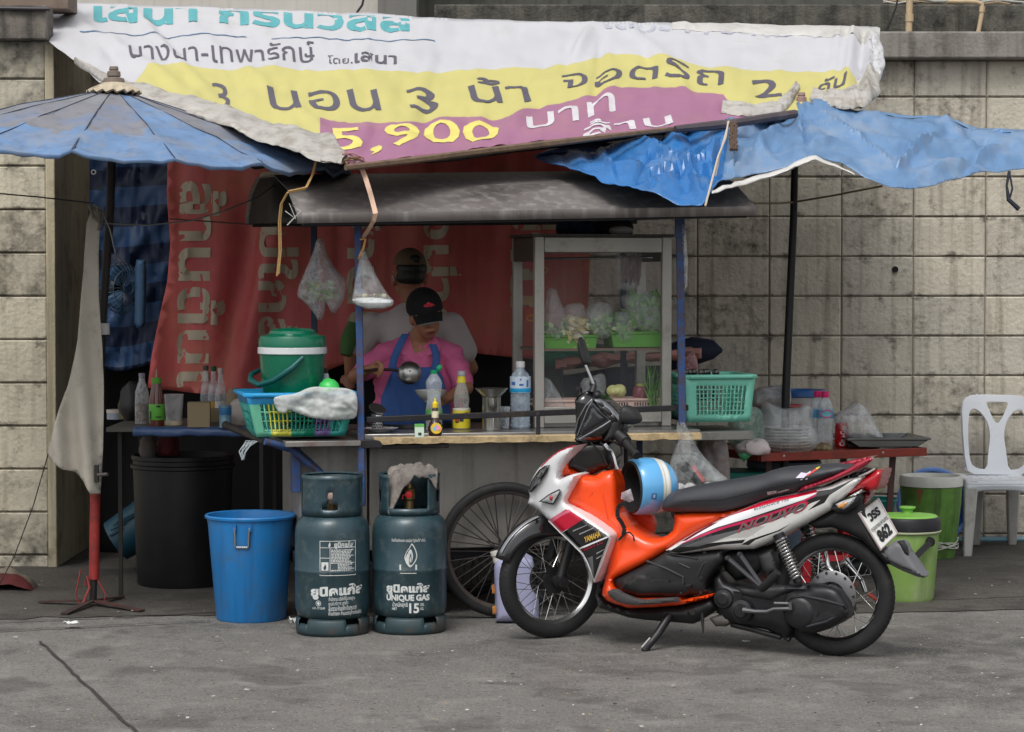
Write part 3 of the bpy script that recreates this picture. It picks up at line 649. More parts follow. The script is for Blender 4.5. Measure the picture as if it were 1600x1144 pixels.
def tarp(px, py, lift=0.0):
    t0, t1 = pw(px, TTOP), pw(px, THEM); f = max(0, min(1.1, (py - t0) / max(4, t1 - t0)))
    ytop = pw(px, [(835, 1.2), (1000, 1.1), (1140, 1.3), (1240, 1.7), (1290, 1.7), (1500, 1.7), (1640, 1.8)])
    Y = lerp(ytop, pw(px, TY), f ** .8)
    e = min(1, max(0, (t1 - py) / 14)); h = (fold_h(px, py, TF) * .8 + .012 * fbm(px * .035, py * .05, 2) + crease(px, py)) * (.35 + .65 * e)
    return P(px, py, Y - lift) + TN * (h * 1.3)
TOUT = [(1240, 176), (1253, 160), (1268, 161), (1290, 165), (1340, 172), (1370, 180), (1400, 177), (1440, 181), (1475, 179), (1500, 186), (1520, 199), (1560, 198), (1600, 210), (1650, 216), (1650, 250), (1600, 262), (1560, 268), (1540, 268), (1500, 281), (1460, 292), (1420, 297), (1370, 285), (1345, 274), (1320, 258), (1273, 241), (1240, 257), (1180, 274), (1130, 283), (1114, 298), (1098, 322), (1060, 318), (1000, 295), (940, 283), (930, 276), (895, 264), (835, 248), (840, 240), (900, 233), (960, 224), (1010, 217), (1060, 205), (1140, 190)]
M_tarp = mat('tarp_blue', (100, 136, 176), .36, var=.14, scale=3, dirt=((140, 150, 164), .6, 3), bump=.25, bscale=26)
M_tarpd = mat('tarp_fresh', (50, 112, 174), .27, var=.12, scale=5, dirt=((120, 136, 156), .4, 4), bump=.25, bscale=26)
V, fs, ms, ol = fill(TOUT, 4.5, [[(800, 200), (1142, 186), (1128, 286), (1100, 330), (800, 330)]])
b = B(); b.add([tarp(v.x, v.y) for v in V], fs, ms)
b.build('tarp_sheet', [M_tarp, M_tarpd], ur, sharp=32, solid=.003)
# the half of the cover that slopes away to the wall
ap = P(1253, 160, YU)
def back(u, v):
    x = lerp(835, 1650, u); p0 = tarp(x, pw(x, TTOP) + 1); q = Vector((lerp(.55, 3.1, u), YU + .9 - .5 * abs(u - .5), 2.36 + .03 * fbm(u * 8, 3))); return p0.lerp(q, v) + Vector((0, 0, .04 * math.sin(PI * v) + .02 * fbm(u * 9, v * 4)))
b = B(); b.grid(back, 36, 8); b.build('tarp_back', M_tarp, ur, solid=.003, sharp=70)
b = B(); pts = [(1112, 303), (1140, 290), (1180, 279), (1230, 262), (1273, 243), (1300, 256), (1336, 274)]
b.grid(lambda u, v: tarp(pw(u * 6, [(i, p[0]) for i, p in enumerate(pts)]), pw(u * 6, [(i, p[1]) for i, p in enumerate(pts)]) - 2 + 9 * v * math.sin(PI * min(.97, u + .06)) ** .5, .012 * math.sin(PI * v)), 40, 4)
b.build('white_edge', mat('tarp_lining', (206, 204, 200), .6, dirt=((150, 146, 140), .4, 6)), ur, solid=.002)
b = B(); b.tube([P(1243, 200, YU), P(1240, 340, YU), P(1228, 610, YU), P(1222, 905, YU)], [.018, .02, .022, .024], 12); b.build('pole', mat('pole_black', (16, 16, 17), .5, var=.2), ur)
b = B(); b.lathe([(.001, .12), (.018, .12), (.022, .105), (.018, .1), (.026, .094), (.028, .06), (.034, .052), (.03, .03)], ap + Vector((-.005, -.02, -.07)), 18); b.build('finial', mat('finial_pink', (150, 122, 118), .7, var=.15), ur, sharp=25)
b = B()
q = ap + Vector((-.005, -.03, -.035)); b.lathe([(.03, .022), (.05, .012), (.078, -.02), (.084, -.034)], q, 24, m=0)
for k in range(len(b.v)):
    v = b.v[k]; a = math.atan2(v.y - q.y, v.x - q.x)
    if v.z < q.z - .01: v.z += .016 * math.sin(a * 5 + 2.4)
b.build('crown_cap', mat('cap_yellow', (196, 146, 56), .7, var=.15, dirt=((110, 80, 50), .5, 12)), ur, solid=.003)
b = B(); b.lathe([(.28, .03), (.30, .0), (.30, .05), (.05, .08), (.03, .07)], (P(1222, 905, YU).x, YU, 0), 20); b.build('base', M_foot, ur)
b = B(); b.tube([P(1160, 318, .7), P(1215, 318, 1.2), P(1240, 316, 1.7), P(1300, 306, 1.2), P(1378, 291, .75)], .005, 6); b.build('cord', mat('cord_tan', (140, 124, 100), .8), label='thin tan cord stretched across the pole under the blue tarpaulin', cat='cord')
b = B(); b.tube([P(1577, 268, .95), P(1573, 290, .93), P(1576, 312, .92), P(1592, 327, .92)], [.008, .006, .011, .012], 6); b.tube([P(1577, 268, .95), P(1582, 295, .92), P(1577, 312, .92)], .005, 6); b.build('tie_strap', mat('strap_navy', (26, 32, 46), .7), label='short dark strap dangling from the right end of the blue tarpaulin', cat='strap')
b = B(); b.tube([P(1138, 190, .95), P(1134, 215, .7), P(1122, 245, .45), P(1113, 280, .2), P(1102, 322, .08)], .005, 6); b.tube([P(1139, 190, .96), P(1127, 232, .6), P(1118, 275, .3)], .004, 6); b.build('cord', mat('cord_pale', (196, 184, 166), .7), label='pale cord tied from the batten down over the blue tarpaulin', cat='cord')
b = B()
for k in range(4): b.tube([P(1146 + 5 * math.sin(j * 1.7 + k * 2), 192 + j * 6, .9 - .05 * j) for j in range(8)], .008, 6)
b.build('frayed_rope', mat('rope_brown', (84, 66, 52), .9, var=.3), label='frayed brown rope knot hanging from the batten over the blue tarpaulin', cat='rope')

# ------------------------------------------------------------------ cloth backdrops at the rear
YR = 2.85; frR = FY(YR)
def redh(px, py): return .05 * fbm(px * .012 + py * .0015, py * .002, 1) + .022 * fbm(px * .04 + py * .004, py * .004, 6) + fold_h(px, py, [((440, 330), (370, 610), 22, .10), ((395, 330), (345, 600), 20, -.05), ((560, 260), (560, 540), 16, .03), ((260, 300), (240, 600), 12, .04)])
def red(px, py, lift=0.0): a, c = frR.px(px, py); return frR.W(a, c, redh(px, py) + lift)
rb = thing('red_backdrop', 'faded red and orange vinyl banner hung sideways behind the cooks', 'banner', P(560, 560, YR))
RO = [(262, 215), (940, 205), (925, 330), (915, 575), (840, 562), (700, 548), (560, 560), (400, 622), (300, 614), (232, 606), (238, 560), (250, 500), (262, 440), (267, 380), (262, 300)]
V, fs, ms, ol = fill(RO, 14); b = B(); b.add([red(v.x, v.y) for v in V], fs)
b.build('sheet', mat('vinyl_red', (204, 94, 94), .55, var=.16, scale=2.5, dirt=((182, 116, 84), .75, 1.3), streak=((120, 44, 40), .25)), rb, solid=.002, sharp=75)
M_tan = mat('ink_tan', (190, 178, 156), .6, var=.12, dirt=((170, 120, 100), .12, 9))
for s, xb, h, y0, y1, xs in (('ล้านต้นเ', 284, 46, 283, 606, -.02), ('ใหม่ใกล้', 408, 38, 262, 545, 0), ('อม่าค', 664, 36, 325, 530, 0), ('บ้านน', 545, 38, 300, 545, 0), ('ย่าน', 800, 44, 300, 480, 0)):
    b = B(); write(b, s, lambda u, v: red(xb + v * h + xs * u * 300, lerp(y0, y1, u), .005), .03, .12); b.build('lettering', M_tan, rb, keep=True, sharp=80)
YB = 3.0; frB = FY(YB)
bt = thing('striped_tarp', 'dark blue striped tarpaulin hanging left of the red backdrop', 'tarpaulin', P(200, 570, YB))
b = B()
def bl(u, v):
    px, py = lerp(142, 285, u) - 6 * v, lerp(205, 572 + 8 * math.sin(u * 5), v); a, c = frB.px(px, py); return frB.W(a, c, .04 * fbm(px * .03 + py * .02, py * .004, 4) + .03 * fbm(px * .09, py * .01, 2))
b.grid(bl, 26, 60, mf=lambda u, v: 1 if int((v + .02 * math.sin(u * 3)) * 12) % 2 else 0)
b.build('sheet', [mat('tarp_navy', (20, 36, 66), .5, var=.2), mat('tarp_midblue', (44, 76, 118), .5, var=.2, dirt=((30, 48, 80), .5, 4))], bt, solid=.002, sharp=75)
b = B(); a, c = frB.px(150, 270); b.tube([frB.W(a + .012 * math.cos(k * PI / 6), c + .012 * math.sin(k * PI / 6), .08) for k in range(12)], .004, 6, closed=True); b.build('eyelet', mat('eyelet_steel', (190, 190, 190), .35, .9), bt)
b = B(); b.grid(lambda u, v: P(lerp(150, 880, u), lerp(500, 885, v), 3.3 + .06 * fbm(u * 14, v * 2)), 50, 8); b.build('shade_sheet', mat('shade_black', (13, 13, 15), .8, var=.2), label='black sheet put in for the shade low behind the cooks and left table', cat='cloth', solid=.002)  # added black sheet stands in for deep shade below the backdrop
# wall fan and lamp housing in front of the striped tarpaulin
t = thing('wall_fan', 'dark wall fan with a wire guard in front of the striped tarpaulin', 'fan', P(195, 500, 2.8)); fc = P(190, 450, 2.8); R = rot_to((.75, -.66, 0)); M_fan = mat('fan_navy', (34, 48, 66), .5)
b = B(); b.lathe([(.001, -.10), (.05, -.10), (.055, -.04), (.04, -.02)], fc, 16, R); b.build('motor', M_fan, t)
b = B()
for k in range(28):
    a = 2 * PI * k / 28; b.tube([fc + R @ Vector((r * math.cos(a), r * math.sin(a), z)) for r, z in ((.035, .06), (.1, .05), (.145, .0), (.12, -.05))], .0022, 4)
for r, z in ((.146, .0), (.1, .05), (.036, .06)): b.tube([fc + R @ Vector((r * math.cos(k * PI / 12), r * math.sin(k * PI / 12), z)) for k in range(24)], .003, 5, closed=True)
b.build('guard', mat('fan_guard', (70, 86, 100), .45), t)
for k in range(3):
    a = k * 2 * PI / 3; b = B(); b.grid(lambda u, v: fc + R @ Vector(((.02 + .11 * u) * math.cos(a + (v - .5) * 1.1), (.02 + .11 * u) * math.sin(a + (v - .5) * 1.1), .02 * (v - .5))), 5, 5); b.build('blade', mat('fan_blade', (70, 110, 150), .4), t, solid=.002)
b = B(); fl = FY(2.78); inflate(b, fl, [(213, 406), (226, 406), (228, 420), (226, 505), (222, 513), (214, 513), (210, 505), (211, 418)], 0, .03, .02, step=.012, thick=.03); b.build('lamp_housing', mat('lamp_blue', (60, 92, 124), .5), label='slim blue tube housing upright beside the wall fan', cat='lamp')
b = B(); b.tube([P(-20, 301, 1.2), P(60, 308, 1.15), P(146, 318, .95)], .004, 5); b.build('rope', M_cable, label='thin dark line from the left edge to the cloth knot', cat='rope')
b = B(); b.tube([P(160, 349, .9), P(230, 352, .8), P(300, 345, .75), P(350, 330, .7), P(400, 310, .8), P(428, 290, .9)], .004, 5); b.build('wire', mat('wire_grey', (96, 96, 94), .6), label='grey wire running from the pole up to the cart roof', cat='wire')
b = B(); b.tube([P(265, 342, 2.5), P(380, 350, 2.3), P(476, 354, 1.6)], .004, 5); b.build('wire', M_cable, label='dark wire strung across the red backdrop to the cart post', cat='wire')
b = B(); b.tube([P(160, 332, .9), P(172, 360, .88), P(180, 395, .9), P(194, 412, 1.2)], .003, 5); b.build('wire', mat('wire_pale', (140, 140, 140), .6), label='pale lead hanging from the pole to the fan', cat='wire')
b = B(); b.tube([P(78, 700, .95), P(52, 790, .9), P(22, 870, .85), P(-10, 930, .8)], .003, 5); b.build('guy_rope', mat('cord_dark', (40, 38, 36), .8), label='thin guy rope slanting down from the grey cloth to the ground', cat='rope')
b = B(); c = P(28, 880, 1.7)
b.grid(lambda u, v: Vector((c.x - .28 + .38 * u, 1.55 + .25 * v, .004 + (.10 * math.sin(PI * u) ** .6 * math.sin(PI * min(1, v + .05)) ** .6) * (1 + .5 * fbm(u * 5, v * 5)))), 20, 10, mf=lambda u, v: 1 if v < .3 else 0); b.build('rubbish_heap', [mat('sack_grey', (120, 110, 98), .9, var=.3, dirt=((60, 50, 46), .6, 8)), mat('sack_red', (78, 26, 26), .8, var=.3)], label='low heap of grey sacking and red cloth at the foot of the left wall', cat='rubbish')
# ------------------------------------------------------------------ the food cart
CO = Vector((-.714, .4, 0)); TH = math.radians(13); CU = Vector((math.cos(TH), math.sin(TH), 0)); CW = Vector((-math.sin(TH), math.cos(TH), 0))
def K(u, w, z): return CO + CU * u + CW * w + Vector((0, 0, z))
def kbox(b, u0, u1, w0, w1, z0, z1, m=0): return b.box(K((u0 + u1) / 2, (w0 + w1) / 2, (z0 + z1) / 2), (u1 - u0, w1 - w0, z1 - z0), rz=TH, m=m)
frC = Frame(CO, CU, (0, 0, 1), -CW)            # front plane of the cart, t counts towards the viewer
def on_counter(px, py, z=.895): return G(px, py, z)
M_steel = mat('steel_dull', (168, 166, 162), .42, .75, var=.12, scale=5, dirt=((96, 92, 86), .5, 5), bump=.08)
M_panel = mat('cart_sheet', (150, 146, 140), .5, .35, var=.1, scale=2.2, dirt=((92, 86, 80), .55, 2.6), streak=((84, 80, 76), .45))
M_cblue = mat('blue_paint', (38, 82, 140), .55, var=.2, scale=12, dirt=((78, 58, 48), .95, 22), bump=.2)
M_dkm = mat('dark_steel', (44, 44, 48), .5, .4, var=.25, dirt=((84, 70, 58), .5, 10))
M_alu = mat('aluminium', (178, 175, 168), .45, .5, var=.08, scale=5, dirt=((130, 124, 114), .45, 8))
M_rub = mat('rubber', (26, 26, 27), .72, var=.2, scale=12, dirt=((62, 58, 54), .4, 9))
M_chr = mat('chrome', (205, 205, 205), .18, 1.0, var=.05)
cart = thing('food_cart', 'grey steel noodle cart with a metal roof and blue posts', 'cart', K(.6, .35, 0))
b = B(); kbox(b, -.27, .055, .12, .72, .33, .85); kbox(b, .065, 1.32, .115, .72, .33, .85); b.build('body', M_panel, cart, bevel=.006)
b = B(); kbox(b, -.29, 1.3, .2, .66, .27, .326); b.build('chassis', M_dkm, cart, bevel=.004)
b = B(); kbox(b, .0, 1.67, .0, .78, .858, .893); b.build('counter', mat('counter_steel', (158, 157, 156), .3, .8, var=.12, scale=6, dirt=((90, 88, 84), .45, 6)), cart, bevel=.004)
b = B(); n = 60
for i in range(n + 1):
    u = .06 + 1.60 * i / n; e = .008 * fbm(u * 9, 1); 
    for (w, z) in ((-.052 + e, .848 - .006 * fbm(u * 14, 2)), (-.056 + e, .876 + .006 * fbm(u * 11, 5)), (-.002, .879), (-.002, .846)): b.v.append(K(u, w, z))
for i in range(n):
    for k in range(4): b.f.append((i * 4 + k, i * 4 + (k + 1) % 4, i * 4 + 4 + (k + 1) % 4, i * 4 + 4 + k)); b.m.append(0)
b.f += [(0, 1, 2, 3), (n * 4, n * 4 + 1, n * 4 + 2, n * 4 + 3)]; b.m += [0, 0]
b.build('edge_board', mat('raw_wood', (206, 182, 140), .85, var=.25, scale=14, dirt=((70, 44, 34), .6, 9), bump=.6, bscale=30, stretch=(1, 1, 1)), cart, sharp=30)
b = B(); kbox(b, .0, .1, -.05, .0, .83, .87); kbox(b, .1, .42, -.03, .06, .825, .843); b.build('edge_bracket', M_dkm, cart, bevel=.003)
b = B(); kbox(b, -.36, -.005, -.06, .55, .842, .868); b.build('side_shelf', mat('shelf_metal', (150, 146, 142), .4, .6, dirt=((104, 60, 40), .75, 12)), cart, bevel=.003)
b = B(); kbox(b, 1.575, 1.98, .12, .62, .83, .872); b.build('side_shelf', mat('shelf_grey', (140, 138, 134), .5, .5, dirt=((90, 84, 78), .5, 9)), cart, bevel=.003)
# posts
def sq(b, p, q, w): b.bar(p, q, w, w, up=(0, -1, 0))
b = B(); sq(b, frC.P(566, 790, .03), frC.P(559, 352, .03), .032); b.build('post', M_cblue, cart, bevel=.003)
b = B(); sq(b, frC.P(1066, 664, .02), frC.P(1062, 344, .02), .036); kk = frC.P(1062, 372, .02); sq(b, kk + Vector((0, 0, .1)), kk, .046); b.build('post', M_cblue, cart, bevel=.003)
for u in (-.1, 1.5):
    b = B(); sq(b, K(u, .78, .87), K(u, .78, 2.0), .03); b.build('post', mat('post_navy', (24, 40, 66), .6, var=.2), cart, bevel=.003)
b = B(); b.bar(frC.P(572, 656, .0), frC.P(1075, 637, .0), .022, .028); b.bar(frC.P(841, 645, .0), frC.P(841, 688, .0), .02, .03, up=(0, -1, 0)); b.build('rail', M_dkm, cart, bevel=.003)
b = B(); kbox(b, -.31, -.272, .06, .14, .62, .84); b.build('hinge_bracket', M_cblue, cart, bevel=.003)
b = B(); b.tube([P(414, 690, .3), P(452, 699, .36), P(486, 728, .4), P(524, 758, .42)], .016, 10); b.tube([P(432, 697, .4), P(470, 708, .45), P(512, 745, .5)], .012, 8); b.build('handle', M_cblue, cart)
b = B(); b.tube([P(352, 664, .95), P(372, 672, .75), P(414, 690, .32)], [.02, .02, .018], 10); b.build('handle', M_dkm, cart)
# roof
prof = [(-.26, 1.875), (-.26, 1.917), (.08, 2.045), (.55, 2.125), (1.25, 2.14), (1.55, 2.07), (1.72, 1.955), (1.72, 1.915)]
def RF(u, w, z): return K(u, w, z + .022 * (u + .32) - (.02 if u > 1 and w > 1 else 0))
b = B()
b.grid(lambda a, c: RF(lerp(-.33, 1.86, a), *[lerp(prof[int(min(c * 7, 6.999))][k], prof[int(min(c * 7, 6.999)) + 1][k], c * 7 - int(min(c * 7, 6.999))) for k in (0, 1)]), 24, 7)
b.build('roof', mat('roof_sheet', (136, 130, 127), .42, .35, var=.14, scale=3, dirt=((84, 76, 73), .6, 2.4), streak=((196, 194, 192), .5), bump=.15, bscale=14), cart, sharp=15, solid=.006)
for u in (-.31, 1.84):
    b = B(); b.add([RF(u, *p) for p in prof], [tuple(range(8))]); b.build('gable', mat('gable_black', (22, 22, 24), .6, var=.2), cart, solid=.004)
b = B(); b.bar(RF(-.3, -.22, 1.88), RF(1.82, -.22, 1.88), .03, .03); b.bar(RF(-.3, 1.66, 1.91), RF(1.82, 1.66, 1.91), .03, .03)
for u in (-.1, .7, 1.5): b.bar(RF(u, -.2, 1.885), RF(u, 1.66, 1.92), .025, .025)
b.build('roof_frame', M_dkm, cart)
def spoked_wheel(parent, c, ax, R, tr, rimw, nsp, hub, m_rim, m_spoke, m_hub, twist=.0, sr=.0022, names=('tyre', 'rim', 'spokes', 'hub'), tread=False, mt=None):
    """tyre, rim, crossed spokes and hub about axis ax; R outer radius, tr tyre half-width"""
    Q = rot_to(ax); n = 64; Rc = R - tr
    b = B(); ring = []
    prof = [(R - tr * 2.0, -tr * .62), (R - tr * 1.5, -tr * .95), (R - tr * .8, -tr), (R - tr * .3, -tr * .78), (R - tr * .06, -tr * .4), (R, 0), (R - tr * .06, tr * .4), (R - tr * .3, tr * .78), (R - tr * .8, tr), (R - tr * 1.5, tr * .95), (R - tr * 2.0, tr * .62)]
    b.lathe(prof, c, n, Q)
    if tread:
        for k in range(72):
            a = 2 * PI * k / 72
            for s in (-1, 1):
                pts = [c + Q @ Vector(((R - d) * math.cos(a + s * o), (R - d) * math.sin(a + s * o), s * z)) for o, z, d in ((0, .004, .0022), (.05, tr * .55, .0075), (.07, tr * .8, tr * .36))]
                b.bar(pts[0], pts[1], .007, .003); b.bar(pts[1], pts[2], .007, .003)
    b.build(names[0], mt or M_rub, parent, sharp=50)
    Ri = R - tr * 1.9; b = B()
    b.lathe([(Ri, -rimw), (Ri + .008, -rimw), (Ri + .008, -rimw * .85), (Ri - .004, -rimw * .7), (Ri - .010, -rimw * .3), (Ri - .010, rimw * .3), (Ri - .004, rimw * .7), (Ri + .008, rimw * .85), (Ri + .008, rimw), (Ri, rimw), (Ri - .006, rimw * .8), (Ri - .016, rimw * .35), (Ri - .016, -rimw * .35), (Ri - .006, -rimw * .8), (Ri, -rimw)], c, n, Q); b.build(names[1], m_rim, parent, sharp=30)
    b = B(); hr, hw = hub
    for k in range(nsp):
        s = 1 if k % 2 else -1; a = 2 * PI * k / nsp; o = (.55 if (k // 2) % 2 else -.55)
        b.tube([c + Q @ Vector((hr * math.cos(a + o), hr * math.sin(a + o), s * hw)), c + Q @ Vector(((Ri - .012) * math.cos(a), (Ri - .012) * math.sin(a), s * .004))], sr, 5)
    b.build(names[2], m_spoke, parent)
    b = B(); b.lathe([(.001, -hw - .03), (hr * .3, -hw - .03), (hr * .34, -hw), (hr, -hw), (hr, -hw + .006), (hr * .6, -hw + .012), (hr * .6, hw - .012), (hr, hw - .006), (hr, hw), (hr * .34, hw), (hr * .3, hw + .03), (.001, hw + .03)], c, 24, Q); b.build(names[3], m_hub, parent, sharp=30)
M_oldrim = mat('old_rim', (92, 84, 78), .5, .5, dirt=((70, 46, 36), .5, 12)); M_oldsp = mat('old_spoke', (70, 66, 64), .5, .5)
wc = frC.P(788, 862, -.04); wc.z = .327
for cc in (wc, wc + CW * .78):
    wl = B(); wl.ball(cc, .014, 8, 6); wo_ = wl.build('wheel', M_dkm, cart)
    spoked_wheel(wo_, cc, -CW, .325, .023, .016, 36, (.026, .035), M_oldrim, M_oldsp, M_dkm, sr=.003)
b = B(); b.tube([wc, wc + CW * .78], .014, 10); b.build('axle', M_dkm, cart)
b = B(); sq(b, K(.3, .16, 0), K(.3, .16, .3), .03); sq(b, K(1.25, .5, 0), K(1.25, .5, .3), .03); sq(b, K(1.45, .3, 0), K(1.45, .3, .86), .03); b.build('leg', M_cblue, cart)

# ------------------------------------------------------------------ glazed display cabinet on the counter
u0, u1, w0, w1, z0, z1 = .905, 1.60, .27, .73, .895, 1.827
cab = thing('display_cabinet', 'aluminium framed glass display case standing on the cart counter', 'cabinet', K(1.25, .5, z0))
f = .048
for (u, w) in ((u0, w0), (u1, w0), (u0, w1), (u1, w1)):
    b = B(); kbox(b, u - f / 2 + (f / 2 if u == u0 else -f / 2), u + f / 2 + (f / 2 if u == u0 else -f / 2), w - .018, w + .018, z0, z1); b.build('post', M_alu, cab, bevel=.003)
for (w, s) in ((w0, 0), (w1, 1)):
    b = B(); kbox(b, u0 + f + .001, u1 - f - .001, w - .015, w + .015, z1 - .075, z1 - .002); b.build('top_rail', M_alu, cab, bevel=.003)
    b = B(); kbox(b, u0 + f + .001, u1 - f - .001, w - .015, w + .015, z0 + .02, z0 + .10); b.build('bottom_rail', M_alu, cab, bevel=.003)
for u in (u0 + .012, u1 - .012):
    for za, zb in ((z1 - .12, z1 - .003), (z0 + .02, z0 + .1)): b = B(); kbox(b, u - .012, u + .012, w0 + .02, w1 - .02, za, zb); b.build('side_rail', mat('cab_side', (92, 86, 80), .5, .4), cab, bevel=.002)
b = B(); kbox(b, u0 - .01, u1 + .01, w0 - .025, w1 + .02, z1 + .001, z1 + .014); b.build('top_board', mat('cab_top', (62, 58, 54), .6, dirt=((110, 104, 98), .5, 6)), cab)
b = B(); kbox(b, u0 + .01, u1 - .01, w0 + .02, w1 - .02, z0 + .001, z0 + .018); b.build('base_board', M_steel, cab)
b = B(); kbox(b, u0 + .03, u1 - .03, w0 + .025, w1 - .03, 1.268, 1.28); b.build('shelf', mat('shelf_brown', (122, 104, 86), .5, dirt=((80, 70, 60), .4, 7)), cab)
b = B(); b.tube([K(u0 + .04, .45, 1.72), K(u1 - .04, .45, 1.73)], .006, 8); b.build('hanging_rail', M_chr, cab)
M_glass = film('cabinet_glass', (226, 232, 234), .022, .03, 1.2, .35)
b = B(); kbox(b, u0 + f, u1 - f, w0 - .002, w0 + .002, z0 + .1, z1 - .075); b.build('glass', M_glass, cab)
for u in (u0 + .02, u1 - .02):
    b = B(); kbox(b, u - .002, u + .002, w0 + .02, w1 - .02, z0 + .1, z1 - .12); b.build('glass', M_glass, cab)
b = B(); kbox(b, u0 + f, (u0 + u1) / 2 + .03, w1 + .001, w1 + .005, z0 + .1, z1 - .075); b.build('glass', M_glass, cab)
# wares on the shelves
M_lime = mat('tray_green', (100, 168, 66), .35, var=.05, trans=.0)
frS = Frame(K(0, .32, 0), CU, (0, 0, 1), -CW)
def tray(name, x0, x1, ytop, ybot, m, label, cat, fr=frS, depth=.17, flare=.012, slots=False, group=None, t=0.0):
    a0, zb = fr.px(x0, ybot, t); a1, zt = fr.px(x1, ytop, t); zb = max(zb, 0)
    b = B(); th = .005
    def ring(e, z, o): return [fr.W(a0 + flare - e * flare - o, z, t + o), fr.W(a1 - flare + e * flare + o, z, t + o), fr.W(a1 - flare + e * flare + o, z, t - depth - o), fr.W(a0 + flare - e * flare - o, z, t - depth - o)]
    rows = [ring(0, zb, 0), ring(.95, zt - .012, 0), ring(1, zt - .012, .008), ring(1, zt, .008), ring(1, zt, -.003), ring(.06, zb + .006, -.004)]
    for r in rows: b.v += r
    for k in range(5):
        for j in range(4): b.f.append((k * 4 + j, k * 4 + (j + 1) % 4, k * 4 + 4 + (j + 1) % 4, k * 4 + 4 + j)); b.m.append(0)
    b.f += [(0, 1, 2, 3), (20, 21, 22, 23)]; b.m += [0, 0]
    if slots:
        n = int((a1 - a0) / .014)
        for k in range(1, n):
            if (k % 9) in (0, 8): continue
            a = a0 + .01 + (a1 - a0 - .02) * k / n; b.prism([(a - .0035, zb + .012), (a + .0035, zb + .012), (a + .0035, zt - .02), (a - .0035, zt - .02)], fr.W, t - .002, t + .0035, 1)
    return b.build(name, [m, mat('slot_dark', (60, 46, 42), .8)], label=label, cat=cat, bevel=.002, group=group)
tray('tray', 849, 934, 523, 549, M_lime, 'left lime green tray on the cabinet shelf holding bean sprouts', 'tray')
tray('tray', 955, 1039, 518, 543, M_lime, 'right lime green tray on the cabinet shelf under the bagged greens', 'tray')
M_pink = mat('basket_pink', (218, 184, 172), .5, var=.05)
tray('basket', 846, 935, 624, 652, M_pink, 'plain pale pink tray at the lower left inside the cabinet', 'basket', depth=.2)
tray('basket', 948, 1032, 622, 642, M_pink, 'pale pink slotted basket below the cabbage inside the cabinet', 'basket', depth=.2, slots=True)
M_bag = film('bag_clear', (230, 236, 238), .16, .16, 34)
M_bagm = film('bag_milky', (220, 222, 226), .30, .22, 26)
def leaves(b, fr, x0, x1, y0, y1, t0, n, L, mats_n, up=.4):
    for i in range(n):
        x, y = random.uniform(x0, x1), random.uniform(y0, y1); a, z = fr.px(x, y, t0); t = t0 + random.uniform(-.05, .03)
        d = random.uniform(0, 2 * PI); dl = L * random.uniform(.5, 1.1); wd = dl * random.uniform(.16, .34); da, dz = dl * math.cos(d), dl * (math.sin(d) * .7 + up); dt = random.uniform(-.02, .03)
        nx, nz = -dz, da; l = math.hypot(nx, nz) + 1e-6; nx, nz = nx / l * wd, nz / l * wd
        m = random.randrange(mats_n)
        b.add([fr.W(a, z, t), fr.W(a + da * .5 + nx, z + dz * .5 + nz, t + dt), fr.W(a + da, z + dz, t + dt * .4), fr.W(a + da * .5 - nx, z + dz * .5 - nz, t + dt + .008)], [(0, 1, 2, 3)], m)
M_leaf = [mat('leaf_dark', (78, 126, 62), .5, var=.3, scale=20), mat('leaf_mid', (122, 168, 88), .5, var=.3, scale=20), mat('leaf_pale', (196, 212, 150), .5, var=.2, scale=20)]
M_spr = [mat('sprout_cream', (226, 208, 150), .5, var=.15), mat('sprout_white', (236, 228, 204), .5), mat('sprout_yellow', (206, 182, 100), .5)]
def bag(name, outline, fr, t, bulge, label, mf, contents=None, cat='plastic bag', w=.05, parent_mats=None, step=.014, handle=None, group=None, crease=.006):
    """a thin see-through bag with its contents as a part"""
    a = [fr.px(*p, t) for p in outline]; cx = sum(q[0] for q in a) / len(a); zb = min(q[1] for q in a)
    r = thing(name, label, cat, fr.W(cx, zb, t), group)
    b = B(); inflate(b, fr, outline, t, bulge, w, step=step, thick=bulge * 1.2, rnd=1, extra=lambda x, y, d: (crease * fbm(x * 40, y * 14, t) + .012 * tri(x * 26 + 1.5 * fbm(x * 6, y * 5, t)) + .007 * tri(y * 22 + x * 13)) * min(1, d * 60)); b.build('film', mf, r, sharp=35)
    if handle:
        b = B(); b.tube([fr.P(*p, t) for p in handle], .004, 6); b.build('handle', mf, r)
    if contents:
        b = B(); contents(b); b.build('contents', parent_mats or M_leaf, r, keep=True, sharp=30)
    return r
bag('vegetable_bag', [(852, 522), (856, 470), (862, 450), (868, 450), (876, 470), (890, 505), (888, 526), (870, 534)], frS, .0, .05, 'clear bag with tall looped handles at the left of the cabinet shelf', M_bag, lambda b: leaves(b, frS, 852, 884, 512, 534, -.03, 70, .05, 3))
bag('sprout_bag', [(888, 526), (884, 500), (886, 476), (912, 472), (916, 500), (920, 526), (904, 540)], frS, .01, .05, 'clear bag of cream bean sprouts above the left green tray', M_bag, lambda b: leaves(b, frS, 888, 914, 500, 540, -.02, 150, .045, 3, .1), parent_mats=M_spr)
bag('vegetable_bag', [(917, 490), (925, 478), (940, 470), (957, 478), (957, 520), (950, 530), (936, 530), (922, 516)], frS, .02, .06, 'clear bag of chopped spring onion hanging between the two green trays', M_bag, lambda b: leaves(b, frS, 922, 952, 498, 526, -.02, 80, .05, 3))
bag('vegetable_bag', [(958, 518), (960, 492), (972, 486), (988, 490), (992, 512), (990, 532), (970, 538)], frS, .0, .05, 'small round clear bag of cut greens in the right green tray', M_bag, lambda b: leaves(b, frS, 960, 988, 498, 532, -.02, 80, .045, 3))
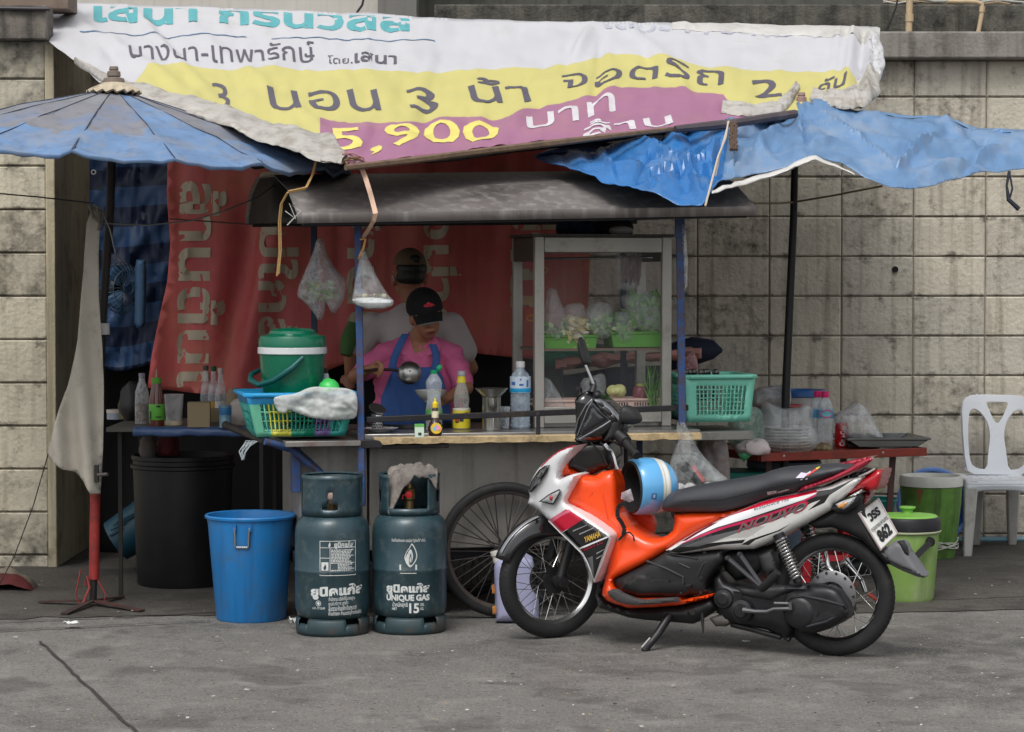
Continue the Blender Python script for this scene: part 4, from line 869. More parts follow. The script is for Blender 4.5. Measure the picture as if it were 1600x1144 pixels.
bag('vegetable_bag', [(976, 466), (985, 460), (1002, 452), (1030, 464), (1034, 490), (1032, 518), (1000, 520), (988, 498)], frS, .01, .07, 'bulging clear bag of dark leafy greens at the right of the shelf', M_bag, lambda b: leaves(b, frS, 984, 1028, 468, 516, -.03, 150, .06, 2))
bag('vegetable_bag', [(846, 640), (847, 592), (858, 590), (872, 612), (884, 632), (884, 642)], frS, .0, .04, 'empty clear bag slumped in the lower left of the cabinet', M_bag)
bag('vegetable_bag', [(908, 622), (912, 592), (928, 590), (944, 582), (948, 600), (944, 624), (926, 632)], frS, -.06, .04, 'crinkled clear bag standing behind the pale cabbage', M_bag)
b = B(); c = frS.P(963, 612, -.05)
for k in range(9):
    a = k * 2.4; b.ball(c + Vector((.016 * math.cos(a), .012 * math.sin(a), .004 * (k % 3))), (.034, .03, .030 - .002 * (k % 4)), 14, 9, Matrix.Rotation(a, 3, 'Z') @ Matrix.Rotation(.5, 3, 'X'))
b.build('cabbage', mat('cabbage', (222, 222, 150), .5, var=.15, scale=16), label='pale yellow halved cabbage in the slotted basket', cat='cabbage')
t = thing('onion_pack', 'wrapped red onion pack with a green top in the slotted basket', 'onions', frS.P(1000, 622, -.05)); c = frS.P(1000, 612, -.05)
b = B(); b.lathe([(.001, -.03), (.034, -.03), (.038, .0), (.033, .022), (.024, .03)], c, 16, Matrix.Rotation(.15, 3, 'Y')); b.build('wrap', mat('onion_red', (126, 60, 72), .3, var=.2, dirt=((190, 150, 150), .4, 18)), t)
b = B(); b.ball(c + Vector((.003, 0, .03)), (.026, .026, .014)); b.build('top', mat('onion_green', (150, 160, 76), .4), t)
b = B()
for k in range(40):
    a, z = frS.px(random.uniform(1012, 1036), 644, -.02); tt = random.uniform(-.07, .04); h = random.uniform(.1, .25); lean = random.uniform(-.06, .05)
    b.tube([frS.W(a, z, tt), frS.W(a + lean * .4, z + h * .6, tt), frS.W(a + lean, z + h, tt + .01)], [.003, .0025, .001], 4, m=k % 2)
b.build('green_bunch', M_leaf[:2], label='upright bunch of long thin green chives at the lower right of the cabinet', cat='greens')
t = thing('sausage_bunch', 'dark red dried sausages hung in film from the cabinet rail', 'sausages', frS.P(985, 400, -.12))
for k in range(5):
    x = 973 + 6 * k; b = B(); b.tube([frS.P(x, 398, -.12), frS.P(x + 2, 405, -.12), frS.P(x + 1, 430, -.11), frS.P(x, 446 - 4 * (k % 2), -.12)], [.003, .011, .012, .005], 8); b.build('sausage', mat('sausage', (92, 40, 38), .35, var=.3, scale=30), t)
b = B(); inflate(b, frS, [(966, 396), (1003, 396), (1006, 440), (990, 456), (968, 452)], -.10, .03, .03, thick=.05, step=.014); b.build('film', M_bag, t)
t = thing('cloth_strip', 'bunch of orange and yellow rubber bands hooked on the cabinet post', 'rubber bands', frS.P(852, 420, .02))
for k, (x, y) in enumerate(((850, 422), (852, 440), (828, 470), (827, 486), (829, 497))):
    b = B(); c = frS.P(x, y, -.06 if x < 840 else .0); b.tube([c + Vector((.018 * math.cos(j * PI / 6), .006 * math.sin(j * .9), .014 * math.sin(j * PI / 6))) for j in range(12)], .0022, 5, closed=True); b.build('band', mat('band_%d' % (k % 2), ((206, 150, 40), (190, 70, 40))[k % 2], .5), t)
# on top of the cabinet
t = thing('peaked_hat', 'dark crumpled hat with a white peak on top of the display cabinet', 'hat', K(1.36, .4, 1.842)); c = K(1.36, .45, 1.842)
b = B(); b.ball(c + Vector((0, 0, .03)), (.10, .09, .065), 20, 12); 
for v in b.v: v += Vector((.01 * fbm(v.x * 20, v.y * 20, 1), 0, .012 * fbm(v.x * 18, v.z * 30, 2)))
for v in b.v: v.z = max(v.z, 1.842)
b.build('crown', mat('cap_black', (30, 30, 34), .8), t)
b = B(); b.ball(c + Vector((.03, -.085, .018)), (.062, .045, .024), 18, 8); b.build('peak', mat('cap_white', (204, 202, 204), .7), t)
b = B()
for k in range(6): b.ball(K(1.10 + .025 * k, .45 + .02 * math.sin(k * 2), 1.842 + .04 + .02 * math.sin(k)), (.04, .05, .055), 12, 8)
for v in b.v: v.z = max(v.z + .02 * fbm(v.x * 22, v.y * 22, v.z * 9), 1.842)
b.build('navy_bundle', mat('navy_cloth', (26, 40, 70), .8, var=.3), label='rumpled navy cloth bundle on the cabinet top left of the cap', cat='cloth')
# what lies behind the cabinet
t = thing('folded_parasol', 'folded parasol with navy, green and pink cloth lying behind the cabinet', 'parasol', P(990, 575, 1.9))
b = B(); b.tube([P(1040, 560, 1.85), P(1085, 548, 1.8), P(1115, 546, 1.78), P(1128, 548, 1.76)], [.07, .075, .05, .01], 12); b.build('navy_cloth', mat('navy_canvas', (24, 30, 52), .8, var=.2), t)
b = B(); b.grid(lambda u, v: P(lerp(868, 1096, u), lerp(568, 552, u) + (v - .5) * (16 + 10 * fbm(u * 7, 1)) + 5 * fbm(u * 5, v * 2), lerp(1.92, 1.72, u) - .05 * math.sin(PI * v) + .03 * fbm(u * 12, v * 3)), 40, 8); b.build('pink_cloth', mat('pink_canvas', (206, 150, 140), .8, var=.15), t, solid=.004)
b = B(); b.tube([P(850, 556, 2.0), P(900, 556, 2.0), P(960, 553, 2.0)], [.06, .07, .05], 10); b.build('green_cloth', mat('green_canvas', (30, 110, 84), .6), t)
b = B(); b.tube([P(880, 605, 1.95), P(960, 600, 1.95), P(1040, 588, 1.9)], [.06, .09, .06], 10); b.build('navy_cloth', mat('navy_canvas', (24, 30, 52)), t)
b = B(); b.tube([P(976, 545, 1.9), P(976, 640, 1.9), P(976, 850, 1.9)], .018, 8); b.build('shaft', M_dkm, t)
# ------------------------------------------------------------------ the motorcycle
RW = Vector(((1306 - 800) / FPX * 10.44, -.56, .266)); FWc = Vector(((863 - 800) / FPX * 10.96, -.04, .264))
FA = Vector((FWc.x - RW.x, FWc.y - RW.y, 0)).normalized(); FN = Vector((-FA.y, FA.x, 0))
if FN.y > 0: FN = -FN
BF = Frame((RW.x, RW.y, 0), FA, (0, 0, 1), FN)
moto = thing('motorcycle', 'orange, white and black step-through scooter parked on its side stand before the cart', 'motorcycle', ((RW.x + FWc.x) / 2, (RW.y + FWc.y) / 2, 0))
M_tyre = mat('tyre', (24, 24, 25), .7, var=.2, scale=14, dirt=((58, 55, 52), .35, 10))
M_org = mat('paint_orange', (248, 78, 20), .34, coat=.35, var=.06, scale=3, dirt=((206, 66, 24), .2, 6)); M_wht = mat('paint_white', (226, 226, 228), .3, var=.03, coat=.5, dirt=((188, 186, 184), .2, 4))
M_slv = mat('paint_silver', (186, 184, 180), .35, .25, var=.04); M_red = mat('paint_red', (196, 16, 52), .3, var=.06, coat=.5); M_blkg = mat('paint_black', (15, 15, 17), .14, var=.15, coat=1.0)
M_blk = mat('plastic_black', (26, 26, 28), .5, var=.15, scale=8, dirt=((56, 54, 52), .35, 5)); M_blk2 = mat('engine_black', (34, 34, 37), .42, .25, var=.2, scale=10, dirt=((74, 70, 66), .4, 9)); M_seat = mat('seat_vinyl', (56, 57, 62), .5, var=.08, bump=.1, bscale=150)
M_grey = mat('plastic_grey', (104, 104, 108), .5, var=.08, dirt=((78, 76, 74), .3, 6)); M_maroon = mat('graphic_maroon', (96, 12, 40), .3); M_dim = mat('graphic_grey', (96, 96, 98), .4); M_mag = mat('graphic_magenta', (190, 30, 84), .3)
M_lens = mat('lens_clear', (196, 198, 200), .1, .3, var=.3, scale=30, coat=1.0); M_amb = mat('lens_amber', (206, 140, 70), .12, var=.2, scale=25, coat=1.0); M_redl = mat('lens_red', (176, 12, 26), .1, var=.2, scale=12, coat=1.0); M_gold = mat('letter_gold', (214, 170, 70), .4); M_lw = mat('letter_white', (230, 230, 230), .5)
FFY = math.radians(27); FFA = Vector((-math.cos(FFY), -math.sin(FFY), 0)); FFN = Vector((math.sin(FFY), -math.cos(FFY), 0))
# wheels
def bike_wheel(c, ax, R, rimw, hub, m_hub):
    b = B(); b.lathe([(.001, -.075), (.012, -.075), (.014, -.06), (.014, .075), (.001, .078)], c, 12, rot_to(ax)); w = b.build('wheel', M_dkm, moto)
    spoked_wheel(w, c, ax, R, .033, rimw, 36, hub, M_chr, M_chr, m_hub, sr=.0017, tread=True, mt=M_tyre); return w
fw = bike_wheel(FWc, FFN, .264, .018, (.062, .03), M_blk2)
rw = bike_wheel(RW, FN, .266, .018, (.085, .035), mat('hub_grey', (92, 92, 94), .4, .5, dirt=((60, 56, 52), .5, 9)))
b = B(); Q = rot_to(FFN); b.lathe([(.045, -.05), (.09, -.05), (.09, -.046), (.045, -.046)], FWc, 40, Q); b.build('brake_disc', mat('disc_steel', (120, 120, 124), .35, .9), fw)
b = B()
for k in range(18):
    for r in (.058, .076):
        a = 2 * PI * (k + (.5 if r > .06 else 0)) / 18; b.lathe([(.001, .002), (.005, .002), (.005, 0)], FWc + Q @ Vector((r * math.cos(a), r * math.sin(a), -.046)), 6, Q)
b.build('disc_holes', mat('hole_black', (8, 8, 8), .9), fw)
Q = rot_to(FN); b = B(); b.lathe([(.06, .036), (.105, .036), (.108, .044), (.098, .05), (.06, .052)], RW, 40, Q); b.build('drum_flange', mat('drum_alloy', (118, 118, 120), .4, .7, dirt=((70, 66, 62), .5, 10)), rw)
b = B()
for k in range(14): a = 2 * PI * k / 14; b.lathe([(.001, .003), (.006, .003), (.006, 0)], RW + Q @ Vector((.098 * math.cos(a), .098 * math.sin(a), .051)), 8, Q)
b.build('drum_bolts', M_blk, rw)
# front fender: a curved shell over the steered wheel
wf = Frame(FWc, FFA, (0, 0, 1), FFN)
def fend(u, v):
    a = math.radians(lerp(158, 28, u)); tp = math.sin(PI * min(1, u * 1.6 + .12)) if u < .3 else 1
    hw = .062 * (.55 + .45 * min(1, u * 4)) * (1 if u < .8 else 1 - (u - .8) * 1.2); s = (v - .5) * 2
    r = .282 + .022 * (1 - s * s) - (.035 + .05 * math.exp(-((u - .5) / .22) ** 2)) * max(0, abs(s) - .55) / .45
    return wf.W(-r * math.cos(a) * -1 if False else r * -math.cos(a), r * math.sin(a), s * hw)
b = B(); b.grid(lambda u, v: wf.W(*(lambda a, r, t: (r * math.cos(a), r * math.sin(a), t))(math.radians(lerp(22, 150, u)), .284 + .02 * (1 - (2 * v - 1) ** 2) - (.03 + .05 * math.exp(-((u - .55) / .25) ** 2)) * max(0, abs(2 * v - 1) - .6) / .4, (2 * v - 1) * (.036 + .03 * min(1, u * 3)))), 36, 16)
b.build('front_fender', M_blkg, moto, solid=.004, sharp=70)
b = B(); b.grid(lambda u, v: wf.W(*(lambda a, r, t: (r * math.cos(a), r * math.sin(a), t))(math.radians(lerp(26, 74, u)), .3065 + .001 - .004 * v, .012 + .02 * v + .008 * u)), 16, 3); b.build('fender_stripe', mat('stripe_grey', (150, 152, 158), .25, .3), moto, solid=.002)
# fork
for s in (1, -1):
    b = B(); top = wf.W(-.13, .40, s * .075); bot = wf.W(-.0, .0, s * .07); b.tube([bot, bot.lerp(top, .45), top], [.021, .024, .02], 12); b.tube([bot + FFN * (.012 * s), bot - FFN * (.01 * s)], .03, 12); b.build('fork_leg', M_blk, moto)
b = B(); p = wf.W(.0, .0, .085); b.tube([p, p + FFN * .03], .024, 14); b.tube([p + FFN * .022, p + FFN * .034], .009, 8); b.build('speedo_drive', M_blk2, moto)
b = B(); b.tube([p + Vector((0, 0, .02)), wf.W(-.05, .2, .1), wf.W(-.12, .42, .07)], .004, 6); b.build('cable', M_cable, moto)
# front cowl with its graphics
COWL = [(899, 696), (886, 700), (872, 705), (862, 712), (853, 720), (846, 727), (839, 735), (833, 745), (829, 755), (826, 768), (828, 776), (824.5, 787), (841, 797), (858, 814), (876.5, 832), (890, 845), (903, 858), (910, 866), (916, 877), (922, 893), (928, 911), (934, 898), (940, 880), (948, 858), (954.5, 841), (954, 836), (948, 830), (930, 817), (908, 803), (884, 787), (882.5, 782), (884, 778), (892, 760), (900.5, 743), (897, 740.5), (886, 744), (873, 750), (870.5, 746), (871, 738), (876, 727), (884, 716), (891, 708)]
REDP = [(857, 813), (884, 796), (889, 797), (912, 812), (896, 822), (877, 832)]
BLKP = [(878, 833), (896, 821), (912, 811), (930, 823), (944, 833), (950, 838), (951, 842), (945, 858), (937, 880), (928.5, 906), (923, 890), (917, 875), (911, 864), (904, 856), (890, 843)]
LIN1 = [(903, 857), (949, 838), (950, 840), (904, 859.5)]
SH = [[(895, 829), (917, 820), (917, 821), (895, 831)], [(905, 834), (928, 824), (928, 825.5), (905, 836)], [(932, 864), (946, 857), (946, 858), (932, 866)], [(932, 872), (943, 866), (943, 867), (932, 874)]]
GRY = [(918, 872), (926, 869), (928, 900), (922, 888)]
def cowl_t(x, y, d): return 0
FADE = [(857, 813), (872, 803), (889, 796), (893, 799), (876, 807), (862, 817)]
def cowlx(px, py): return .02 + .17 * max(0, min(1, (px - 826) / 75))
_sp = 350.0
b = B(); q = COWL[0]; sp0 = 1 / (BF.P(q[0], q[1] + 1, .02) - BF.P(q[0], q[1], .02)).length
sf = inflate(b, BF, COWL, .03, .03, .03, [REDP, FADE, BLKP, LIN1, GRY] + SH, step=.011, back='mirror', extra=lambda x, y, d: .15 * max(0, min(1, (x * sp0 - 832) / 80)) ** .8)
M_pinkg = mat('graphic_fade', (214, 110, 132), .35); M_lgrey = mat('graphic_line', (150, 150, 152), .4)
cw = b.build('front_cowl', [M_wht, M_red, M_pinkg, M_blkg, M_wht, M_dim] + [M_lgrey] * 4, moto, sharp=45)
b = B(); b.tube([sf(x, y, .002) for x, y in [(857.5, 814), (876, 833), (890, 846), (903, 859), (911, 867), (917, 878), (923, 893), (928, 909), (940, 881), (948, 859), (954, 842)]], .003, 6); b.build('edge_trim', mat('trim_pale', (196, 196, 196), .4), cw)
b = B(); b.tube([sf(x, y, .003) for x, y in [(898, 696.5), (885, 700.5), (872, 706), (861, 714), (853, 721.5), (846, 729)]], .003, 6); b.build('red_trim', M_red, cw)
b = B(); h1 = [(858.5, 727), (851, 729), (843, 735), (837, 743), (831, 753), (828, 762), (827.5, 769), (832, 766), (838, 759), (847, 747), (853, 738)]
inflate(b, BF, h1, .06, .05, .02, step=.008, thick=.03, extra=lambda x, y, d: .12 * max(0, min(1, (x * sp0 - 832) / 80)) ** .8); hl = b.build('headlight', mat('headlight_lens', (120, 124, 128), .06, .5, var=.5, scale=26, coat=1.0), cw)
b = B(); b.tube([sf(x, y, .014) for x, y in h1], .0028, 6, closed=True); b.build('bezel', M_blk, hl)
b = B(); b.lathe([(.001, .012), (.018, .008), (.024, 0)], sf(840, 750, .012), 14, rot_to(FN + FA * .6)); b.build('reflector', M_chr, hl)
b = B(); tr = [(843, 784), (858, 773), (874, 765), (875.5, 768), (870, 779), (864, 788), (855, 786)]; 
s2 = inflate(b, BF, tr, .005, .012, .012, step=.008, thick=.012, extra=lambda x, y, d: .03 + .03 + .15 * max(0, min(1, (x * sp0 - 832) / 80)) ** .8); tsg = b.build('turn_signal', M_lens, cw)
b = B(); b.tube([s2(x, y, .004) for x, y in tr], .0028, 6, closed=True); b.build('bezel', M_blk, tsg)
b = B(); b.ball(s2(861, 778, .004), (.008, .012, .012), 10, 8); b.build('bulb', mat('bulb_red', (190, 60, 60), .2), tsg)
def mwrite(name, s, p0, p1, h, m, parent, surf, bold=.01, up=None, lift=.003, maxe=.3, shear=0.0):
    """writing on a panel from pixel p0 to p1 with letters h pixels high"""
    p0, p1 = Vector(p0), Vector(p1); d = (p1 - p0).normalized(); n = Vector(up).normalized() if up else Vector((d.y, -d.x))
    b = B(); write(b, s, lambda u, v: surf(*(p0.lerp(p1, u) + n * v * h + d * shear * v * h), lift), bold, maxe); return b.build(name, m, parent, keep=True, sharp=80)
mwrite('lettering', 'YAMAHA', (913.5, 848), (938.5, 838), 6.8, M_gold, cw, sf, .03, up=(-.12, -1))
mwrite('lettering', 'Nouvo LC', (909, 862.5), (942, 848.5), 3.6, mat('letter_crimson', (150, 20, 50), .4), cw, sf, .02, up=(-.12, -1))
# orange inner body and step-through
ORG = [(887, 733), (901, 740), (915, 743.5), (929, 744), (940, 737), (950, 736), (959, 734.5), (962, 745), (964, 756), (965, 785), (967, 805), (973, 812), (985, 824), (1000, 834), (1010, 839.5), (1020, 842), (1032, 841), (1043, 836), (1051, 829), (1054, 816), (1053, 803), (1075, 800.5), (1130, 799.5), (1158, 793), (1182, 786.5), (1186, 788), (1160, 800), (1132, 812), (1110, 821), (1085, 834), (1060, 849), (1041, 862), (1020, 874), (1006, 882), (985, 892), (960, 904.5), (958.5, 910), (960, 918), (974, 927), (986, 933), (1003, 934.5), (1062, 933), (1066, 937), (1115, 927.5), (1114, 932), (1090, 939), (1066, 945), (1023, 949), (982, 950.5), (962, 944.5), (948, 939), (940.5, 930), (941, 922), (945, 905), (948, 890), (950, 870), (951, 855), (955, 843), (950, 831), (925, 813), (884, 786), (886, 776), (898, 748), (888, 741)]
b = B(); so = inflate(b, BF, ORG, .05, .055, .05, step=.014, back='mirror', extra=lambda x, y, d: (.05 * max(0, min(1, (y * sp0 - 860) / 60)) + .05 * max(0, min(1, (900 - x * sp0) / 40))))
b.build('inner_cover', M_org, moto, sharp=50)
b = B(); inflate(b, BF, [(871, 742), (876, 728), (884, 717), (890, 710), (891, 722), (889, 733), (898, 741), (886, 744), (874, 748)], .03, .02, .02, step=.012, back='mirror'); b.build('inner_cover', M_org, moto)
b = B(); inflate(b, BF, [(962, 745), (966, 752), (978, 762), (990, 780), (1008, 800), (1019, 805.5), (1023, 813), (1024, 820), (1020, 838), (1008, 840), (990, 826), (968, 806)], -.14, .02, .02, step=.014, thick=.02); b.build('leg_guard', mat('paint_orange_worn', (232, 70, 20), .42, var=.08), moto)
for pts in ([(884, 787), (905, 790), (925, 772), (938, 745)], [(884, 788), (912, 795), (945, 830), (957, 860)], [(946, 742), (943, 775), (950, 812)]):
    b = B(); b.tube([so(x, y, -.001) for x, y in pts], .0035, 6); b.build('panel_crease', mat('paint_orange_edge', (222, 64, 18), .4), moto)
b = B(); b.tube([so(951, 838, .0), so(954, 846, .006), so(955, 862, .004), so(952, 872, .002)], .008, 8); b.build('hook_tab', M_org, moto)
b = B(); b.lathe([(.001, .004), (.006, .004), (.007, 0)], so(966, 843, .0), 10, rot_to(FN)); b.build('bolt', M_chr, moto)
b = B(); inflate(b, BF, [(949, 925), (954, 921.5), (963, 921.5), (972, 927.5), (982, 932), (992, 936), (1005, 938), (1040, 935), (1056, 934), (1060.5, 940), (1030, 943.5), (995, 946), (978, 944.5), (963, 940), (952, 932)], .165, .006, .01, step=.012, thick=.03); b.build('foot_mat', mat('mat_rubber', (62, 60, 60), .8, var=.15), moto)
# lower side cover, belly
SIDE = [(959, 905), (985, 893), (1006, 883), (1041, 862), (1051, 864), (1072, 865), (1124, 859.5), (1128, 859), (1133, 876), (1122, 887), (1113, 897), (1106, 908), (1103, 920), (1112, 926), (1062, 932), (1003, 933.5), (986, 931), (974, 925), (961, 916)]
b = B(); ss = inflate(b, BF, SIDE, .09, .035, .05, step=.012, back='mirror', extra=lambda x, y, d: (.018 if inside((x * sp0, y * sp0), [(1013, 897), (1070, 905), (1062, 925), (960, 916), (962, 905), (985, 895)]) else 0)); b.build('side_cover', M_blk, moto, sharp=60)
for pts, r in (([(1011, 877), (1040, 888), (1068, 902), (1064, 928)], .006), ([(1042, 865), (1066, 869), (1090, 873)], .005), ([(1061, 880), (1078, 888)], .004), ([(1128, 862), (1098, 882), (1090, 900)], .004)):
    b = B(); b.tube([ss(x, y, .001) for x, y in pts], r, 8); b.build('cover_ridge', mat('plastic_black_sheen', (46, 46, 49), .35), moto)
for x, y in ((1101, 864), (1096, 903.5), (1095, 926)): b = B(); b.lathe([(.001, .004), (.008, .003), (.009, 0)], ss(x, y), 10, rot_to(FN)); b.build('bolt', M_dkm, moto)
b = B(); inflate(b, BF, [(940, 930), (948, 940), (962, 946), (982, 951.5), (1023, 950), (1066, 946), (1114, 932), (1122, 950), (1094, 968), (1083, 975), (1050, 972), (1010, 969), (982, 965), (955, 956), (937, 950), (930, 930), (935, 905), (944, 880), (949, 860), (950, 880), (945, 905)], .05, .05, .05, step=.016, back='mirror'); b.build('belly_pan', M_blk, moto, sharp=60)
# tail cover with graphics
TAIL = [(1040, 860), (1060, 847), (1085, 832), (1110, 819), (1132, 808), (1160, 796), (1188, 784), (1216, 776), (1244, 770.5), (1274, 763), (1298, 758), (1316, 749), (1345, 744.5), (1352, 744), (1346, 752), (1328, 770), (1317, 780), (1303, 788), (1300, 796), (1270, 813), (1238, 829), (1218, 841), (1200, 849), (1178, 858), (1150, 859), (1124, 858.5), (1098, 861), (1071, 864.5), (1050, 865)]
gB = [(1041, 861), (1070, 847), (1110, 827), (1170, 809), (1220, 793), (1262, 779), (1276, 768), (1300, 764), (1336, 748), (1312, 764), (1296, 774), (1288, 786), (1262, 798), (1282, 781), (1268, 786), (1245, 798), (1215, 812), (1180, 822), (1155, 831), (1125, 842), (1105, 849), (1128, 847), (1165, 843), (1160, 849), (1130, 851), (1100, 857), (1060, 864)]
gS = [(1066, 855), (1110, 838), (1152, 828), (1195, 814), (1240, 796), (1266, 784), (1240, 800), (1200, 817), (1160, 830), (1120, 845), (1092, 854)]
gD = [(1105, 850), (1126, 843), (1156, 832), (1182, 823), (1196, 822), (1176, 836), (1168, 840), (1140, 841)]
gR = [(1113, 817.5), (1131.6, 808.5), (1160, 797), (1188, 785), (1216, 777), (1244.4, 772), (1275, 765.5), (1277, 769), (1250, 776), (1225.6, 781.5), (1196, 789), (1169, 797), (1140, 806)]
gM = [(1056, 853), (1085, 840), (1105, 831.5), (1136, 821), (1169, 811.5), (1210, 799), (1250, 784), (1274, 772), (1276, 774), (1250, 787.5), (1210, 803), (1169, 816), (1136, 825), (1105, 835.5)]
gMa = [(1064, 846), (1085, 833), (1112, 818), (1122, 816), (1100, 828), (1085, 837), (1072, 845)]
gW = [(1044, 859), (1070, 844), (1100, 828), (1140, 806), (1169, 797), (1226, 781.5), (1277, 769.5), (1272, 774), (1220, 792), (1169, 810), (1120, 824), (1080, 841), (1048, 860)]
gL = [(1158, 851), (1172, 843), (1215, 829), (1236, 818), (1218, 830), (1180, 844), (1170, 852)]
b = B(); st = inflate(b, BF, TAIL, .085, .035, .04, [gB, gS, gD, gW, gR, gMa, gM, gL], step=.011, back='mirror', extra=lambda x, y, d: .03 * max(0, min(1, (1200 - x * sp0) / 120)))
tl = b.build('tail_cover', [mat('paint_pearl', (212, 211, 208), .28, .1, var=.03, coat=.5), M_blkg, M_dim, M_slv, M_wht, M_red, M_maroon, M_mag, M_blkg], moto, sharp=55)
mwrite('lettering', 'NOUVO', (1152, 832), (1258, 797), 12, M_red, tl, st, .035, up=(.25, -1), lift=.0025, shear=.3)
mwrite('lettering', 'NOUVO', (1153.5, 831), (1256, 797), 10.5, mat('letter_steel', (120, 116, 120), .3, .4), tl, st, .006, up=(.25, -1), lift=.0036, shear=.3)
mwrite('lettering', 'ELEGANCE 135', (1178, 797.5), (1232, 782), 3.4, M_dim, tl, st, .01, up=(.2, -1))
mwrite('lettering', '135LC', (1091, 846), (1112, 839.5), 3.4, M_dim, tl, st, .01, up=(.2, -1))
# seat, grab rail, tail
SEAT = [(1034, 795), (1035, 786), (1038, 780.5), (1046, 772), (1056, 766), (1080, 760.5), (1110, 755.5), (1139, 751), (1165, 746.5), (1188, 742), (1200, 737), (1212, 733), (1240, 730.5), (1282, 728), (1305, 726.5), (1323, 726.5), (1331, 729), (1331, 735), (1312, 743), (1294, 750), (1270, 760), (1245, 769), (1222, 773), (1200, 777.5), (1180, 787), (1155, 794), (1128, 800.5), (1090, 801), (1050, 800.5), (1038, 799)]
b = B(); se = inflate(b, BF, SEAT, .075, .07, .075, step=.014, back='mirror', rnd=1); seat = b.build('seat', M_seat, moto, sharp=80)
b = B(); b.tube([se(x, y, .0) for x, y in [(1040, 782), (1080, 782.5), (1128, 781), (1160, 773), (1200, 763), (1250, 752), (1300, 738)]], .0018, 5); b.build('seam', mat('seam', (30, 30, 33), .6), seat)
b = B(); inflate(b, BF, [(1047, 797), (1056, 801), (1053, 812), (1049, 806)], .05, .01, .02, step=.02, back='mirror'); b.build('seat_hinge', M_blk, moto)
mwrite('lettering', 'REVOW', (1199.5, 773.5), (1214, 771), 3.6, M_lw, seat, se, .05); mwrite('lettering', 'suspension', (1215, 770.7), (1233, 766), 2.4, M_lw, seat, se, .03)
b = B()
for pts in ([(1243, 747), (1252, 738), (1262, 740), (1256, 747)], [(1253, 744), (1266, 736), (1268, 738), (1256, 746)], [(1250, 749), (1254, 748), (1254, 750), (1251, 750.5)], [(1258, 748.5), (1262, 746.5), (1262, 749), (1259, 750)]): b.add([se(x, y, .003) for x, y in pts], [tuple(range(len(pts)))], 0)
for pts in ([(1260, 742), (1272, 734), (1273, 736), (1262, 744)], [(1266, 738), (1276, 731), (1278, 733), (1268, 740)]): b.add([se(x, y, .0035) for x, y in pts], [tuple(range(4))], 1)
b.add([se(x, y, .004) for x, y in [(1275, 731), (1281, 728.5), (1281, 730.5), (1276, 734)]], [(0, 1, 2, 3)], 2)
b.build('sticker', [mat('sticker_lilac', (216, 206, 224), .5), mat('sticker_red', (214, 76, 66), .5), mat('sticker_yellow', (214, 196, 70), .5)], seat, keep=True)
GR = [(1245, 769), (1256, 759.5), (1275, 754), (1300, 744.5), (1320, 735), (1329, 730), (1338, 723), (1350, 718), (1361, 714.5), (1363, 718), (1356, 724), (1347, 731), (1330, 739.5), (1310, 748.5), (1290, 755.5), (1270, 762)]
b = B(); inflate(b, BF, GR, .12, .012, .02, step=.007, thick=.03); gr = b.build('grab_rail', mat('paint_metal_red', (168, 24, 52), .28, .3, coat=1.0), moto)
b = B(); inflate(b, BF, [(1308, 725), (1330, 719.5), (1350, 715.5), (1362, 714), (1352, 719), (1336, 727), (1330, 729), (1322, 726.5)], -.02, .012, .02, step=.008, thick=.12); b.build('grab_rail', mat('paint_metal_red', (168, 24, 52)), moto)
b = B(); inflate(b, BF, [(1277, 764), (1298, 754), (1322, 744), (1340, 736), (1350, 731), (1367, 732.5), (1356, 741), (1344, 745.5), (1316, 749.5), (1298, 759)], .05, .05, .02, step=.014, back='mirror'); b.build('tail_deck', M_blkg, moto, sharp=50)
b = B(); b.tube([BF.P(1342, 745, .1), BF.P(1356, 739, .1), BF.P(1367, 732.5, .09)], .005, 6); b.build('deck_trim', M_slv, moto)
TLT = [(1296, 785), (1312, 772), (1331.6, 758.5), (1352, 743), (1369, 733), (1381.5, 734), (1378, 748), (1373, 765), (1366, 769), (1360, 771), (1347, 765), (1331.6, 773), (1316, 780), (1303, 786)]
b = B(); inflate(b, BF, TLT, .05, .05, .025, step=.011, back='mirror'); b.build('tail_light', M_redl, moto, sharp=50)
b = B(); inflate(b, BF, [(1328, 775), (1347, 764.5), (1344, 771), (1336, 775.5)], .10, .012, .01, step=.008, thick=.02); b.build('tail_trim', M_wht, moto)
b = B(); inflate(b, BF, [(1344, 773), (1351, 768), (1360, 771), (1359, 780), (1352, 790), (1346, 794)], .03, .03, .02, step=.012, back='mirror'); b.build('rear_reflector', mat('lens_dark_red', (120, 10, 24), .15, coat=.8), moto)
# rear fender, mud flap, plate, indicator
RF_ = [(1300, 796), (1318, 786), (1343, 776), (1350, 782), (1352, 800), (1362, 828), (1376, 858), (1392, 868), (1392, 882), (1385, 882), (1366, 862), (1345, 843), (1322, 832), (1300, 824), (1275, 826), (1262, 818)]
b = B(); inflate(b, BF, RF_, .045, .03, .03, step=.014, back='mirror'); b.build('rear_fender', M_blk, moto, sharp=60)
MF = [(1378, 864), (1388, 852), (1397, 846), (1405, 845), (1413, 850), (1418, 862), (1430, 880), (1446, 900.5), (1444, 903), (1434, 901.5), (1412, 893), (1390, 882), (1382, 874)]
b = B(); inflate(b, BF, MF, .03, .04, .025, step=.011, back='mirror'); mf_ = b.build('mud_flap', M_grey, moto, sharp=50)
b = B(); b.tube([BF.P(1384, 873, .065), BF.P(1408, 885, .072), BF.P(1434, 894, .06)], .004, 6); b.build('flap_groove', M_blk, mf_)
b = B(); inflate(b, BF, [(1402, 846), (1411, 845), (1417, 855), (1419, 868), (1413, 866), (1408, 858)], .06, .012, .012, step=.008, thick=.02); b.build('flap_eye', M_blk, mf_)
